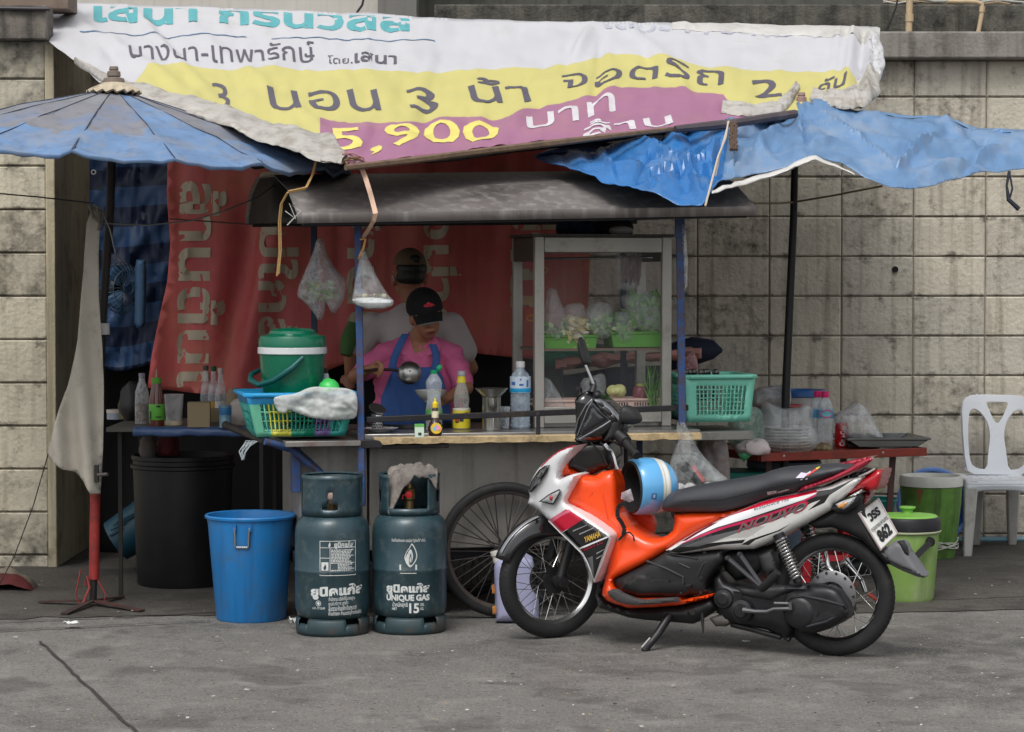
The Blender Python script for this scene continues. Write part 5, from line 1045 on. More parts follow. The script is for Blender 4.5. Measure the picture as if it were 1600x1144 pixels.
b = B(); inflate(b, BF, [(1297, 794), (1310, 787), (1328, 779), (1344, 771), (1348, 776), (1344, 786), (1334, 795), (1322, 803), (1308, 803)], .1, .02, .02, step=.012, thick=.05); ib = b.build('rear_indicator', M_blk, moto, sharp=50)
b = B(); inflate(b, BF, [(1305, 788), (1318, 782), (1339, 775.5), (1334, 784), (1326, 792), (1318, 796.5), (1310, 794)], .123, .014, .014, step=.008, thick=.02); b.build('lens', M_lens, ib)
b = B(); inflate(b, BF, [(1308, 791), (1318, 785), (1324, 785), (1318, 794), (1311, 794)], .1405, .004, .01, step=.006, thick=.004); b.build('bulb', M_amb, ib)
def quadmap(c, tL, tR, lift=0.0):
    """plate corners TL, TR, BR, BL in the photograph; left edge towards the viewer"""
    TL, TR, BR, BL = BF.P(*c[0], tL), BF.P(*c[1], tR), BF.P(*c[2], tR), BF.P(*c[3], tL); n = (TR - TL).cross(BL - TL).normalized()
    if n.dot(CAM - TL) < 0: n = -n
    return lambda u, v, l=0.0: TL.lerp(TR, u).lerp(BL.lerp(BR, u), v) + n * (l + lift)
pc = [(1341, 803), (1371, 779.5), (1401, 834.5), (1375, 860)]; pm = quadmap(pc, .085, -.07)
b = B()
for l in (0, .004): b.v += [pm(0, 0, l), pm(1, 0, l), pm(1, 1, l), pm(0, 1, l)]
b.f += [(0, 1, 2, 3), (4, 5, 6, 7)] + [(i, (i + 1) % 4, 4 + (i + 1) % 4, 4 + i) for i in range(4)]; b.m += [0] * 6
lp = b.build('licence_plate', mat('plate_white', (226, 226, 222), .4, var=.03, dirt=((190, 188, 182), .25, 8)), moto)
b = B(); b.tube([pm(u, v, .004) for u, v in ((0, 0), (1, 0), (1, 1), (0, 1))], .0055, 6, closed=True); b.build('plate_frame', mat('plate_frame', (190, 176, 172), .3, .5), lp)
M_pl = mat('plate_black', (24, 24, 26), .5)
for s, u0_, u1_, vb, hh, bo in (('วรร', .24, .80, .33, .2, .05), ('กรุงเทพมหานคร', .08, .94, .56, .10, .0), ('862', .18, .84, .88, .27, .06)):
    b = B(); write(b, s, lambda u, v: pm(lerp(u0_, u1_, u), vb - v * hh * (.78 if s == '862' else .9), .0062), bo, .3); b.build('lettering', M_pl, lp, keep=True, sharp=80)
# engine, drive cover, kick starter, pegs, shocks, stand, muffler
CR = [(1113, 905), (1118, 898), (1125, 896), (1131, 904), (1137, 910), (1146, 913), (1160, 916), (1180, 917), (1200, 914), (1240, 912.5), (1240, 985), (1232, 999), (1230, 1001), (1218, 994), (1200, 985), (1173, 979), (1150, 974), (1132, 968), (1120, 957), (1114, 935)]
b = B(); sc_ = inflate(b, BF, CR, .05, .05, .05, step=.016, back='mirror'); b.build('crankcase', M_blk2, moto, sharp=60)
CVT = [(1222, 940), (1228, 928), (1240, 922), (1262, 918), (1262, 913.5), (1280, 912.5), (1293, 913), (1304, 916), (1312, 921), (1320, 932), (1327, 943), (1329, 956), (1325, 966), (1312, 975), (1296, 983), (1272, 990), (1252, 988), (1238, 980), (1226, 966), (1221, 952)]
b = B(); sv = inflate(b, BF, CVT, .09, .055, .045, step=.013, thick=.1); cv = b.build('drive_cover', M_blk2, moto, sharp=60)
b = B(); b.tube([sv(x, y, .002) for x, y in [(1224, 946), (1236, 934), (1255, 931), (1285, 937), (1318, 946), (1324, 954), (1290, 972), (1262, 979), (1240, 974), (1228, 962)]], .006, 8, closed=True); b.build('cover_ridge', mat('engine_edge', (52, 52, 56), .35, .3), cv)
b = B(); b.lathe([(.001, .012), (.05, .010), (.062, .004), (.066, 0)], sv(1248, 958, .0), 28, rot_to(FN)); b.build('cover_boss', M_blk2, cv)
for x, y in ((1292, 917), (1277, 958), (1256, 913), (1324, 966)): b = B(); b.lathe([(.001, .006), (.007, .006), (.007, 0)], sv(x, y, .001), 8, rot_to(FN)); b.build('bolt', M_dkm, cv)
b = B(); inflate(b, BF, [(1150, 917), (1185, 917), (1215, 915), (1264, 913.5), (1264, 922), (1230, 928), (1205, 940), (1180, 936), (1160, 932)], .085, .03, .02, step=.014, thick=.06); b.build('intake_duct', mat('duct_black', (44, 44, 47), .5), moto, sharp=60)
for (x, y, r, h) in ((1162, 953, .052, .05), (1131, 935, .045, .02)): b = B(); b.lathe([(.001, h), (r * .5, h), (r * .62, h * .8), (r * .9, h * .7), (r, h * .3), (r, -.02)], BF.P(x, y, .095), 24, rot_to(FN)); b.build('engine_cover', M_blk2, moto, sharp=35)
b = B()
for k in range(7): y = 924 + k * 3; b.bar(BF.P(1146, y, .1), BF.P(1160, y + 2, .104), .006, .004)
b.build('cooling_fins', M_dkm, moto)
b = B(); b.tube([BF.P(1162, 953, .15), BF.P(1180, 955.5, .16), BF.P(1199, 955.5, .165), BF.P(1209, 951.5, .17), BF.P(1234, 951, .17)], [.014, .009, .008, .008, .009], 8); ks = b.build('kick_starter', mat('kick_steel', (120, 120, 122), .35, .8), moto)
b = B(); b.tube([BF.P(1210, 942.5, .17), BF.P(1234, 943, .17)], .007, 8); b.tube([BF.P(1234, 941, .17), BF.P(1235, 953, .17)], .009, 8); b.build('pedal', mat('kick_steel', (120, 120, 122)), ks)
for a, c in (((1155, 865), (1191, 916)), ((1136, 871), (1189, 917))): b = B(); b.tube([BF.P(*a, .11), BF.P(*c, .16)], [.012, .009], 8); b.lathe([(.001, .006), (.009, .005), (.01, 0)], BF.P(a[0], a[1] + 1, .122), 10, rot_to(FN)); b.build('peg_bracket', mat('bracket_grey', (70, 70, 74), .35, .5), moto)
b = B(); b.tube([BF.P(1190, 920, .16), BF.P(1198, 913, .19), BF.P(1216, 894, .2)], [.018, .02, .018], 10); b.build('foot_peg', M_rub, moto, bevel=.002)
b = B(); inflate(b, BF, [(1182, 868), (1206, 858), (1212, 880), (1214, 892), (1200, 898), (1192, 890), (1187, 876)], .07, .02, .03, step=.014, thick=.06); b.build('air_box', mat('airbox_grey', (58, 58, 60), .6), moto)
b = B(); inflate(b, BF, [(1128, 862), (1150, 859.5), (1180, 858.5), (1206, 850), (1225, 840), (1215, 858), (1205, 880), (1180, 900), (1150, 908), (1132, 890)], .02, .04, .04, step=.018, back='mirror'); b.build('frame_cover', mat('frame_black', (18, 18, 19), .6), moto)
def shock(p, q, t, nm):
    a, c = BF.P(*p, t), BF.P(*q, t); b = B(); b.tube([a, c], .012, 10); b.tube([a, a.lerp(c, .16)], .026, 12); b.tube([a.lerp(c, .9), c], .02, 12); r = b.build('shock_absorber', M_blk2, moto)
    d = (c - a); L = d.length; R = rot_to(d); pts = []
    for k in range(0, 12 * 13): th = 2 * PI * k / 12; pts.append(a + R @ Vector((.026 * math.cos(th), .026 * math.sin(th), L * (.1 + .82 * k / (12 * 13)))))
    b = B(); b.tube(pts, .0052, 6); b.build('spring', M_chr, r)
shock((1216, 834), (1248, 910), .11, 1); shock((1257, 818), (1285, 905), -.11, 2)
b = B(); b.tube([BF.P(1046, 962, .09), BF.P(1028, 990, .15), BF.P(1006, 1018, .21)], [.019, .018, .015], 10); sd_ = b.build('side_stand', M_blk2, moto)
b = B(); b.bar(BF.P(1000, 1021, .21), BF.P(1010, 1021, .21), .05, .008); b.build('stand_foot', M_dkm, sd_)
b = B(); b.tube([BF.P(1016, 997, .21), BF.P(1003, 1012, .24)], .005, 6); b.build('stand_lug', M_chr, sd_)
b = B(); b.tube([BF.P(1078, 956, .1), BF.P(1082, 957, .12)], .014, 8); b.build('stand_pivot', M_dkm, moto)
b = B(); b.tube([BF.P(1096, 945, .08), BF.P(1098, 975, .09), BF.P(1099, 989, .09)], [.008, .007, .003], 6); b.build('breather_hose', M_rub, moto)
b = B(); inflate(b, BF, [(1108, 966), (1128, 958), (1146, 972), (1134, 979), (1118, 979)], .05, .02, .02, step=.012, thick=.06); b.build('centre_stand_bracket', mat('cast_grey', (104, 100, 96), .5, .4, dirt=((50, 46, 42), .5, 10)), moto)
b = B(); b.tube([BF.P(1143, 976, .03), BF.P(1180, 985, .05), BF.P(1220, 996, .06)], .012, 8); b.tube([BF.P(1216, 986, .05), BF.P(1234, 1000, .06)], .014, 8); b.build('centre_stand', M_blk, moto)
b = B(); b.tube([BF.P(1150, 960, -.1), BF.P(1230, 940, -.13), BF.P(1300, 905, -.15), BF.P(1325, 893, -.16)], [.018, .02, .03, .045], 14); b.tube([BF.P(1325, 893, -.16), BF.P(1378, 870, -.17)], .052, 16); mu = b.build('muffler', mat('muffler_black', (40, 40, 42), .4, .4), moto)
b = B(); b.tube([BF.P(1308, 888, -.12), BF.P(1322, 878, -.12), BF.P(1345, 905, -.11), BF.P(1352, 925, -.11)], [.014, .022, .012, .01], 10); b.build('muffler_guard', M_chr, mu)
b = B(); b.tube([BF.P(1357, 928, -.1), BF.P(1373, 940, -.1)], .009, 8); b.build('adjuster', mat('adjuster_red', (190, 66, 50), .5), moto)
b = B(); b.tube([BF.P(1290, 845, -.05), BF.P(1286, 848, -.05), BF.P(1294, 885, -.05), BF.P(1302, 895, -.04)], .01, 8); b.build('swing_arm', M_chr, moto)
# handlebars: turned hard to the rider's left
HF = Frame((0, -.10, 0), (1, 0, 0), (0, 0, 1), (-.25, -.97, 0))
HS = [(899, 692), (900, 676), (901, 660), (900, 640), (899, 626.5), (904.7, 618), (912, 615), (919, 612.4), (930, 618), (938.6, 622), (950, 629), (959, 637), (968, 645), (974, 653), (980, 662), (982, 671), (979, 678), (966, 684), (950, 693), (935, 695), (915, 695)]
V_ = [(926, 649), (929, 632), (934, 634), (944, 646), (959, 657), (941, 667), (920, 679), (908, 686), (914, 668)]
def hsx(x, y, d): return .0
b = B(); sh = inflate(b, HF, HS, .0, .06, .05, step=.010, thick=.14, extra=lambda x, y, d: .02 * max(0, 1 - abs(x - y * .62 - 2.665 + 1.13) / .05) * 0); hsb = b.build('handlebar_cover', M_blkg, moto, sharp=40)
b = B(); inflate(b, HF, V_, .05, .02, .02, step=.009, thick=.02); b.build('cover_facet', mat('paint_black_facet', (34, 36, 40), .16, coat=1.0), hsb, sharp=25)
M_sil2 = mat('gauge_silver', (170, 172, 176), .25, .7)
for pts, r in (([(903, 680), (909, 658), (922, 636), (931, 626)], .003), ([(908, 683), (918, 660), (926, 640), (932, 628)], .0025), ([(911, 688), (930, 679), (950, 668), (962, 660)], .0045)):
    b = B(); b.tube([sh(x, y, .010) for x, y in pts], r, 8); b.build('cover_edge', mat('edge_sheen', (120, 122, 128), .2, .5), hsb)
b = B(); inflate(b, HF, [(934, 626), (941, 625), (951, 630), (963, 641), (972, 651), (976, 657), (974, 664), (966, 662), (958, 655), (946, 643)], .058, .022, .02, step=.009, thick=.03); gg = b.build('gauge_pod', M_sil2, hsb, sharp=40)
for x, y, rx, rz in ((948, 634, .018, .009), (957, 645, .03, .013), (968, 656, .02, .009)):
    b = B(); b.ball(HF.P(x, y, .082), (rx, .006, rz), 18, 8, Matrix.Rotation(.72, 3, 'Y')); b.build('gauge_glass', M_blkg, gg)
b = B(); inflate(b, HF, [(898, 696), (930, 693), (957, 696), (960, 712), (960, 727), (954, 738), (944, 737), (929, 743), (912, 743), (901, 740), (890, 735), (888, 728), (890, 716)], .0, .03, .03, step=.014, thick=.16); b.build('steering_cover', mat('cover_black', (16, 15, 16), .3, coat=.3), moto, sharp=60)
b = B(); inflate(b, HF, [(963, 660), (972, 655), (981, 662), (984, 673), (980, 684), (970, 690), (956, 694), (948, 692), (955, 680)], .05, .03, .02, step=.01, thick=.07); b.build('switch_housing', M_blk, hsb)
b = B(); b.tube([HF.P(974, 681, .08), HF.P(985, 689, .10), HF.P(992, 694, .12)], [.026, .03, .026], 12); b.build('switch_housing', M_blk, hsb)
b = B(); gp = [HF.P(988, 692, .115), HF.P(1000, 702, .16), HF.P(1012, 711, .20), HF.P(1019, 717, .225)]; b.tube(gp, [.017, .0165, .0165, .019], 14); g_ = b.build('grip', M_rub, moto)
b = B(); d_ = gp[-1] - gp[0]; Rg = rot_to(d_)
for k in range(10): b.lathe([(.0165, -.002), (.0183, 0), (.0165, .002)], gp[0] + d_ * (.14 + .075 * k), 14, Rg)
b.build('grip_ribs', M_rub, g_)
b = B(); b.lathe([(.02, -.003), (.027, 0), (.02, .003)], gp[0] + d_ * .1, 16, Rg); b.build('grip_collar', M_rub, g_)
b = B(); b.tube([HF.P(956, 698, .1), HF.P(964, 706, .12), HF.P(972, 710, .15), HF.P(977, 719, .17), HF.P(981, 732, .18), HF.P(983, 737, .18)], [.010, .009, .007, .006, .006, .009], 8); b.build('brake_lever', M_chr, moto)
b = B(); b.tube([HF.P(968, 716, .11), HF.P(972, 722, .12), HF.P(975, 735, .1)], .012, 8); b.build('lever_bracket', M_blk, moto)
b = B(); b.tube([HF.P(900, 622, -.1), HF.P(897, 614, -.14), HF.P(892, 608, -.18), HF.P(889, 612 - 7, -.2)], [.006, .005, .005, .005], 8); b.build('brake_lever', M_chr, moto)
b = B(); b.tube([HF.P(893, 611, -.17), HF.P(887, 611, -.2), HF.P(884, 608, -.22)], .011, 8); b.build('grip', M_rub, moto)
b = B(); b.tube([HF.P(926, 616, .0), HF.P(928, 603, -.02)], [.017, .013], 10); b.tube([HF.P(918, 604, -.06), HF.P(920, 596, -.06), HF.P(926, 598, -.05), HF.P(927, 606, -.04)], .007, 8); b.ball(HF.P(934, 619, .0), (.022, .03, .02)); b.build('mirror_mount', M_blk, moto)
b = B(); b.tube([HF.P(928, 606, -.02), HF.P(920, 588, -.03), HF.P(912, 571, -.04)], .0065, 8); b.build('mirror_stem', M_chr, moto)
b = B(); MR = [(902, 526), (899, 533), (898.5, 541), (901, 556), (905, 568), (909, 574), (915, 572), (919.5, 569), (917, 560), (912, 547), (907, 534)]
inflate(b, HF, MR, -.05, .03, .02, step=.007, thick=.035, rnd=1); b.build('mirror', M_blk, moto, sharp=60)
b = B(); ML = [(984, 637), (979, 644), (978, 655), (981, 663), (988, 666), (999, 667), (1010, 665), (1015, 660), (1012, 651), (1006, 643), (997, 638), (990, 636)]
inflate(b, HF, ML, .1, .04, .03, step=.008, thick=.02, rnd=1); b.build('mirror', mat('mirror_black', (38, 38, 38), .55), moto, sharp=60)
b = B(); b.tube([HF.P(984, 665, .1), HF.P(979, 676, .09)], .009, 8); b.build('mirror_stem', M_blk, moto)
for pts in ([(945, 694), (962, 705), (968, 722), (958, 736)], [(930, 694), (948, 712), (956, 730)], [(960, 690), (978, 700), (980, 712), (966, 724)]): b = B(); b.tube([HF.P(x, y, .07) for x, y in pts], .0045, 6); b.build('cable', M_cable, moto)

# helmet hung on the scooter's hook
hc = BF.P(990, 761, .02); Ax = Vector((.90, .36, .02)).normalized(); R = rot_to(Ax)
hel = thing('helmet', 'pale blue open-face helmet with white stripes hung between the bars and seat', 'helmet', hc + Vector((0, 0, -.13)))
prof_h = [(.112, -.012), (.119, -.006), (.123, .0), (.127, .03), (.129, .06), (.128, .082), (.127, .088), (.1265, .092), (.1255, .098), (.124, .105), (.121, .118), (.1195, .124), (.117, .130), (.105, .155), (.085, .178), (.055, .196), (.02, .205), (.001, .206)]
b = B(); b.lathe(prof_h, hc, 48, R, mf=lambda i: 1 if i in (7, 9, 10) else (2 if i in (6, 8, 11) else 0)); b.build('shell', [mat('helmet_blue', (96, 172, 226), .22, var=.05, coat=.8), mat('helmet_white', (228, 232, 232), .25, coat=.8), mat('helmet_cream', (206, 196, 170), .3)], hel, sharp=60)
b = B(); b.lathe([(.112, -.012), (.098, .0), (.092, .04), (.08, .09), (.04, .13), (.001, .14)], hc, 32, R); b.build('lining', mat('helmet_lining', (20, 20, 22), .85), hel)
b = B(); b.lathe([(.106, -.012), (.111, -.018), (.117, -.01)], hc, 48, R); b.build('rim_trim', M_rub, hel)
def hs_(a, z): return hc + R @ Vector((.131 * math.cos(a), .131 * math.sin(a), z))
yy = R @ Vector((0, 1, 0)); xx = R @ Vector((1, 0, 0)); dn = Vector((0, -1, -.25)); a0 = math.atan2(dn.dot(yy), dn.dot(xx))
b = B(); b.grid(lambda u, v: hs_(a0 + (u - .5) * .2, .03 + .022 * v), 4, 2); b.build('sticker', mat('sticker_blue', (60, 96, 150), .4), hel, keep=True)
b = B(); b.grid(lambda u, v: hs_(a0 + (u - .5) * .13, .035 + .012 * v) * 1.0 - Vector((0, .001, 0)), 4, 2); b.build('sticker_print', mat('sticker_print', (150, 186, 216), .4), hel, keep=True)
b = B()
pp = [BF.P(980, 786, .14), BF.P(970, 788, .14), BF.P(965, 795, .14), BF.P(965, 808, .14), BF.P(971, 816, .13), BF.P(976, 826, .12), BF.P(974, 836, .12), BF.P(967, 844, .12)]
for i in range(len(pp) - 1): b.bar(pp[i], pp[i + 1], .018 if i < 6 else .01, .004, up=(0, -1, 0))
b.tube([BF.P(976, 833, .122), BF.P(984, 832, .125), BF.P(990, 838, .125), BF.P(991, 846, .125)], .004, 6); b.build('chin_strap', mat('strap_black', (16, 16, 17), .8), hel)
b = B(); inflate(b, BF, [(971, 770), (985, 764), (990, 782), (984, 785), (970, 780)], .1, .01, .02, step=.02, thick=.004); b.build('visor', film('visor', (200, 190, 196), .5, .1, 12), hel)
# ------------------------------------------------------------------ gas cylinders
M_gas = mat('gas_enamel', (44, 68, 76), .36, .1, var=.18, scale=6, dirt=((98, 108, 108), .42, 14), streak=((30, 44, 50), .4), bump=.06, coat=.2)
M_gasr = mat('gas_worn', (46, 66, 72), .5, .1, var=.2, dirt=((92, 66, 48), .5, 10)); M_stencil = mat('stencil_white', (208, 212, 210), .6, var=.1, dirt=((60, 84, 92), .4, 22))
def cylinder(px, front_y, label, group, open_front):
    g = G(px, front_y); r = 58.5 / FPX * (g.y + r_guess - CAMY); c = Vector((g.x * (1 + r / (g.y - CAMY)), g.y + r * .92, 0))
    t = thing('gas_cylinder', label, 'gas cylinder', c, group)
    H = .72
    b = B(); b.lathe([(r * .80, .075), (r * .93, .085), (r * .99, .115), (r, .15), (r, .283), (r * 1.012, .288), (r * 1.018, .294), (r * 1.012, .30), (r, .305), (r, .45), (r * .985, .485), (r * .93, .515), (r * .82, .538), (r * .6, .556), (r * .3, .565), (.001, .567)], c, 56); b.build('tank', M_gas, t, sharp=50)
    b = B(); n = 56      # foot ring with three notches under the tank
    for k in range(n):
        a0, a1 = 2 * PI * k / n, 2 * PI * (k + 1) / n; m = k % 14
        top = .052 if m in (4, 5, 6, 7) else .078
        for (ra, za, rb_, zb) in ((r * .93, .0, r * .965, .018), (r * .965, .018, r * .965, top - .012), (r * .965, top - .012, r * .90, top)):
            b.add([c + Vector((rr * math.cos(a), rr * math.sin(a), z)) for a, rr, z in ((a0, ra, za), (a1, ra, za), (a1, rb_, zb), (a0, rb_, zb))], [(0, 1, 2, 3)])
    b.build('foot_ring', M_gasr, t, solid=.006, weld=True, sharp=60)
    b = B(); n = 72; rc = r * .80      # collar with hand holes
    rows = [.545, .575, .60, .62, .655, .69, .712, .722]
    for k in range(n):
        a0, a1 = 2 * PI * k / n, 2 * PI * (k + 1) / n; d = (math.degrees((a0 + a1) / 2) - 270 + 180) % 360 - 180
        for j in range(len(rows) - 1):
            z = (rows[j] + rows[j + 1]) / 2
            if open_front:
                if abs(d) < 38 and z > .575: continue
                if abs(abs(d) - 78) < 12 and .60 < z < .655: continue
            else:
                if abs(d) < 15 and .575 < z < .60: continue
                if abs(d) < 7 and .60 < z < .655: continue
                if abs(abs(d) - 78) < 10 and .60 < z < .69: continue
            e = .004 if j == len(rows) - 2 else 0
            b.add([c + Vector(((rc + (e if q else 0)) * math.cos(a), (rc + (e if q else 0)) * math.sin(a), zz)) for a, zz, q in ((a0, rows[j], 0), (a1, rows[j], 0), (a1, rows[j + 1], 1), (a0, rows[j + 1], 1))], [(0, 1, 2, 3)])
    co = b.build('collar', M_gas, t, solid=.005, weld=True, sharp=60)
    if not open_front:
        b = B(); b.lathe([(rc, .716), (rc + .006, .722), (rc + .002, .73), (rc - .008, .724)], c, 64); b.build('collar_lip', M_gas, t)
    else:
        b = B(); b.lathe([(rc, .716), (rc + .006, .722), (rc + .002, .73), (rc - .008, .724)], c, 64, a0=math.radians(310), a1=math.radians(590)); b.build('collar_lip', M_gas, t)
    b = B(); b.lathe([(.001, .68), (.018, .68), (.02, .66), (.03, .655), (.03, .61), (.022, .60), (.022, .565)], c, 16); b.tube([c + Vector((0, 0, .635)), c + Vector((0, -.05, .635))], .014, 12); v = b.build('valve', mat('valve_brass', (150, 124, 84), .4, .7, var=.2), t)
    def surf(x, z, lift=.0016):      # x along the curve in metres
        a = -PI / 2 + x / r; return c + Vector(((r + lift) * math.cos(a), (r + lift) * math.sin(a), z))
    return t, c, r, surf, v
r_guess = .17
def stencil(t, surf, s, x0, x1, z, h, bold=.03, m=None, slope=0.0):
    b = B(); write(b, s, lambda u, v: surf(lerp(x0, x1, u), z + v * h + slope * u), bold, .3); return b.build('lettering', m or M_stencil, t, keep=True, sharp=80)
g1, c1, r1, s1, v1 = cylinder(520, 996, 'dark teal gas cylinder with a white printed panel beside the blue bucket', 'gas cylinders before the cart', False)
g2, c2, r2, s2_, v2 = cylinder(640, 993, 'dark teal gas cylinder with a white flame emblem and a rag on top', 'gas cylinders before the cart', True)
q = 1 / 340.0
def zz(py, Y=0): return CAMZ + (HOR - py) / 341.5
stencil(g1, s1, 'ยูนิคแก๊ส', -.09, .165, zz(926), .030, .05, slope=.012)
for s, x0, x1, py, h in (('สำนักงาน บริษัทที่มีมาตรฐาน', -.005, .12, 933, .012), ('ศูนย์บริการ ลูกค้า', -.005, .085, 940, .012), ('อันตราย ห้ามกลิ้ง ห้ามกระแทก', -.005, .13, 948.5, .016), ('ห้ามถ่ายเท ห้ามบรรจุก๊าซเกินพิกัด', -.005, .16, 955.5, .013)): stencil(g1, s1, s, x0, x1, zz(py), h, .01, slope=.004)
b = B(); b.add([s1(-.052 + .013 * math.cos(k * PI / 10), zz(937) + .013 * math.sin(k * PI / 10)) for k in range(20)] + [s1(-.052 + .0105 * math.cos(k * PI / 10), zz(937) + .0105 * math.sin(k * PI / 10)) for k in range(20)] + [s1(-.052 + .009 * math.cos(k * PI / 2), zz(937) + .009 * math.sin(k * PI / 2)) for k in range(4)], [(k, (k + 1) % 20, 20 + (k + 1) % 20, 20 + k) for k in range(20)] + [(40, 41, 42, 43)]); b.build('emblem', M_stencil, g1, keep=True)
stencil(g1, s1, 'มอก. 27-2543', -.082, -.022, zz(946), .008, .01)
def rect(b, surf, x0, x1, z0, z1, n=6):
    b.grid(lambda u, v: surf(lerp(x0, x1, u), lerp(z0, z1, v)), n, 1)
PX0, PX1, PZ0, PZ1 = -.045, .125, zz(894), zz(840)
b = B(); e = .0028
for (x0, x1, z0, z1) in ((PX0, PX1, PZ1 - e, PZ1), (PX0, PX1, PZ0, PZ0 + e), (PX0, PX0 + e, PZ0, PZ1), (PX1 - e, PX1, PZ0, PZ1), (PX0, PX1, zz(851), zz(851) + e), (PX0 + .046, PX0 + .046 + e, PZ0, zz(851)), (PX0, PX0 + .046, zz(867), zz(867) + e)): rect(b, s1, x0, x1, z0, z1)
random.seed(3)
for k in range(17):
    py = 854 + k * 2.25; x = PX0 + .052 + (.03 if 9 < k < 14 else 0); xe = PX1 - .006 - .03 * random.random()
    while x < xe:
        w_ = random.uniform(.004, .014); rect(b, s1, x, min(xe, x + w_), zz(py + .9), zz(py - .6), 2); x += w_ + .0022
rect(b, s1, PX0 + .008, PX0 + .04, zz(886), zz(873)); b.build('printed_panel', M_stencil, g1, keep=True)
FL = [(0, 0), (-.35, .12), (-.42, .36), (-.22, .62), (.02, .82), (.05, 1.0), (.28, .78), (.4, .5), (.34, .22)]
b = B(); b.add([s1(PX0 + .024 + x * .016, zz(885) + y * .028, .0026) for x, y in FL], [tuple(range(len(FL)))]); b.build('flame_mark', M_gasr, g1, keep=True)
stencil(g1, s1, 'ยูนิคแก๊ส', PX0 + .066, PX1 - .012, zz(849.5), .016, .04)
b = B(); b.add([s1(PX0 + .045 + x * .012, zz(850) + y * .026, .002) for x, y in FL], [tuple(range(len(FL)))]); b.build('flame_mark', M_stencil, g1, keep=True)
stencil(g2, s2_, 'ยูนิคแก๊ส', -.103, .103, zz(922), .026, .05); stencil(g2, s2_, 'UNIQUE GAS', -.103, .103, zz(935), .0205, .05)
stencil(g2, s2_, 'น้ำหนักสุทธิ', -.072, .0, zz(944.5), .014, .02); stencil(g2, s2_, 'NET', -.074, -.05, zz(950), .009, .02); stencil(g2, s2_, '15', .006, .052, zz(954), .034, .035); stencil(g2, s2_, 'กก.', .058, .076, zz(944), .013, .02); stencil(g2, s2_, 'KG.', .058, .074, zz(950), .009, .02)
stencil(g2, s2_, 'ก๊าซปิโตรเลียมเหลว บรรจุโดย "ยูนิคแก๊ส" เท่านั้น', -.075, .082, zz(843.5), .010, .015)
def band(b, surf, poly, w_, lift=.002):
    n = len(poly)
    for i in range(n):
        p, q_, o = Vector(poly[i]), Vector(poly[(i + 1) % n]), Vector(poly[i - 1]); 
    cx = sum(p[0] for p in poly) / n; cz = sum(p[1] for p in poly) / n
    inner = [(cx + (x - cx) * w_, cz + (z - cz) * w_) for x, z in poly]
    b.add([surf(x, z, lift) for x, z in poly] + [surf(x, z, lift) for x, z in inner], [(i, (i + 1) % n, n + (i + 1) % n, n + i) for i in range(n)])
F1 = [(p.x * .062 + .012, p.y * .116 + zz(884)) for p in smooth_poly([(0, -.02), (-.3, .16), (-.46, .4), (-.30, .64), (-.02, .84), (.10, 1.0), (.36, .78), (.52, .5), (.42, .26)], 2)]
F2 = [(p.x * .042 + .006, p.y * .085 + zz(880.5)) for p in smooth_poly([(-.05, .0), (-.34, .16), (-.42, .36), (-.22, .62), (.18, .95), (.44, .6), (.36, .3), (.1, -.04)], 2)]
F3 = [(p.x * .02 + .012, p.y * .06 + zz(880)) for p in smooth_poly([(-.1, .0), (-.34, .2), (-.3, .5), (.1, 1.0), (.3, .5), (.2, .2)], 2)]
b = B(); band(b, s2_, F1, .86); b.add([s2_(x, z, .002) for x, z in F2], [tuple(range(len(F2)))]); u3 = [(-.05, zz(878)), (-.05, zz(893)), (.052, zz(893)), (.052, zz(878)), (.044, zz(878)), (.044, zz(890.5)), (-.042, zz(890.5)), (-.042, zz(878))]
rect(b, s2_, -.036, .04, zz(893), zz(890)); rect(b, s2_, -.038, -.030, zz(890), zz(879)); rect(b, s2_, .034, .042, zz(890), zz(879)); b.build('emblem', M_stencil, g2, keep=True)
b = B(); band(b, s2_, F3, .6, .0032); b.build('emblem_line', M_gasr, g2, keep=True)
b = B(); p = c2 + Vector((0, -.055, .635)); b.lathe([(.001, .012), (.016, .01), (.018, -.004), (.018, -.02)], p, 16, rot_to((0, -1, 0))); b.tube([p + Vector((-.012, 0, 0)), p + Vector((-.026, .0, -.004)), p + Vector((-.03, 0, -.022))], .004, 6); b.build('valve_cap', mat('cap_scarlet', (214, 34, 40), .4), v2)
b = B(); b.lathe([(.001, .06), (.01, .05), (.022, .02), (.014, .0)], c1 + Vector((.0, -.06, .60)), 12); b.build('valve_tag', mat('tag_pink', (220, 190, 180), .5), v1)
# rag on the second cylinder
b = B()
def rag(u, v):
    x, y = (u - .42) * .24, (v - .55) * .20; z = .755 + .03 * fbm(u * 2.6, v * 2.6, 2) + .02 * tri(u * 5 + v * 3 + 1.5 * fbm(u * 3, v * 3)) + .012 * tri(v * 8 - u * 4)
    d = max(0, math.hypot(x - .02, y) - .085); z -= d * .9
    if v < .35 and u < .6: z -= .11 * (.35 - v) / .35 * (.6 - u) / .6 * 1.3
    return c2 + Vector((x * (1 - d), y, z))
b.grid(rag, 34, 30); b.build('rag', mat('rag_beige', (126, 120, 114), .9, var=.3, scale=9, dirt=((88, 76, 76), .8, 14), bump=.4), label='crumpled beige patterned rag draped over the right gas cylinder', cat='rag', solid=.005, sharp=70)

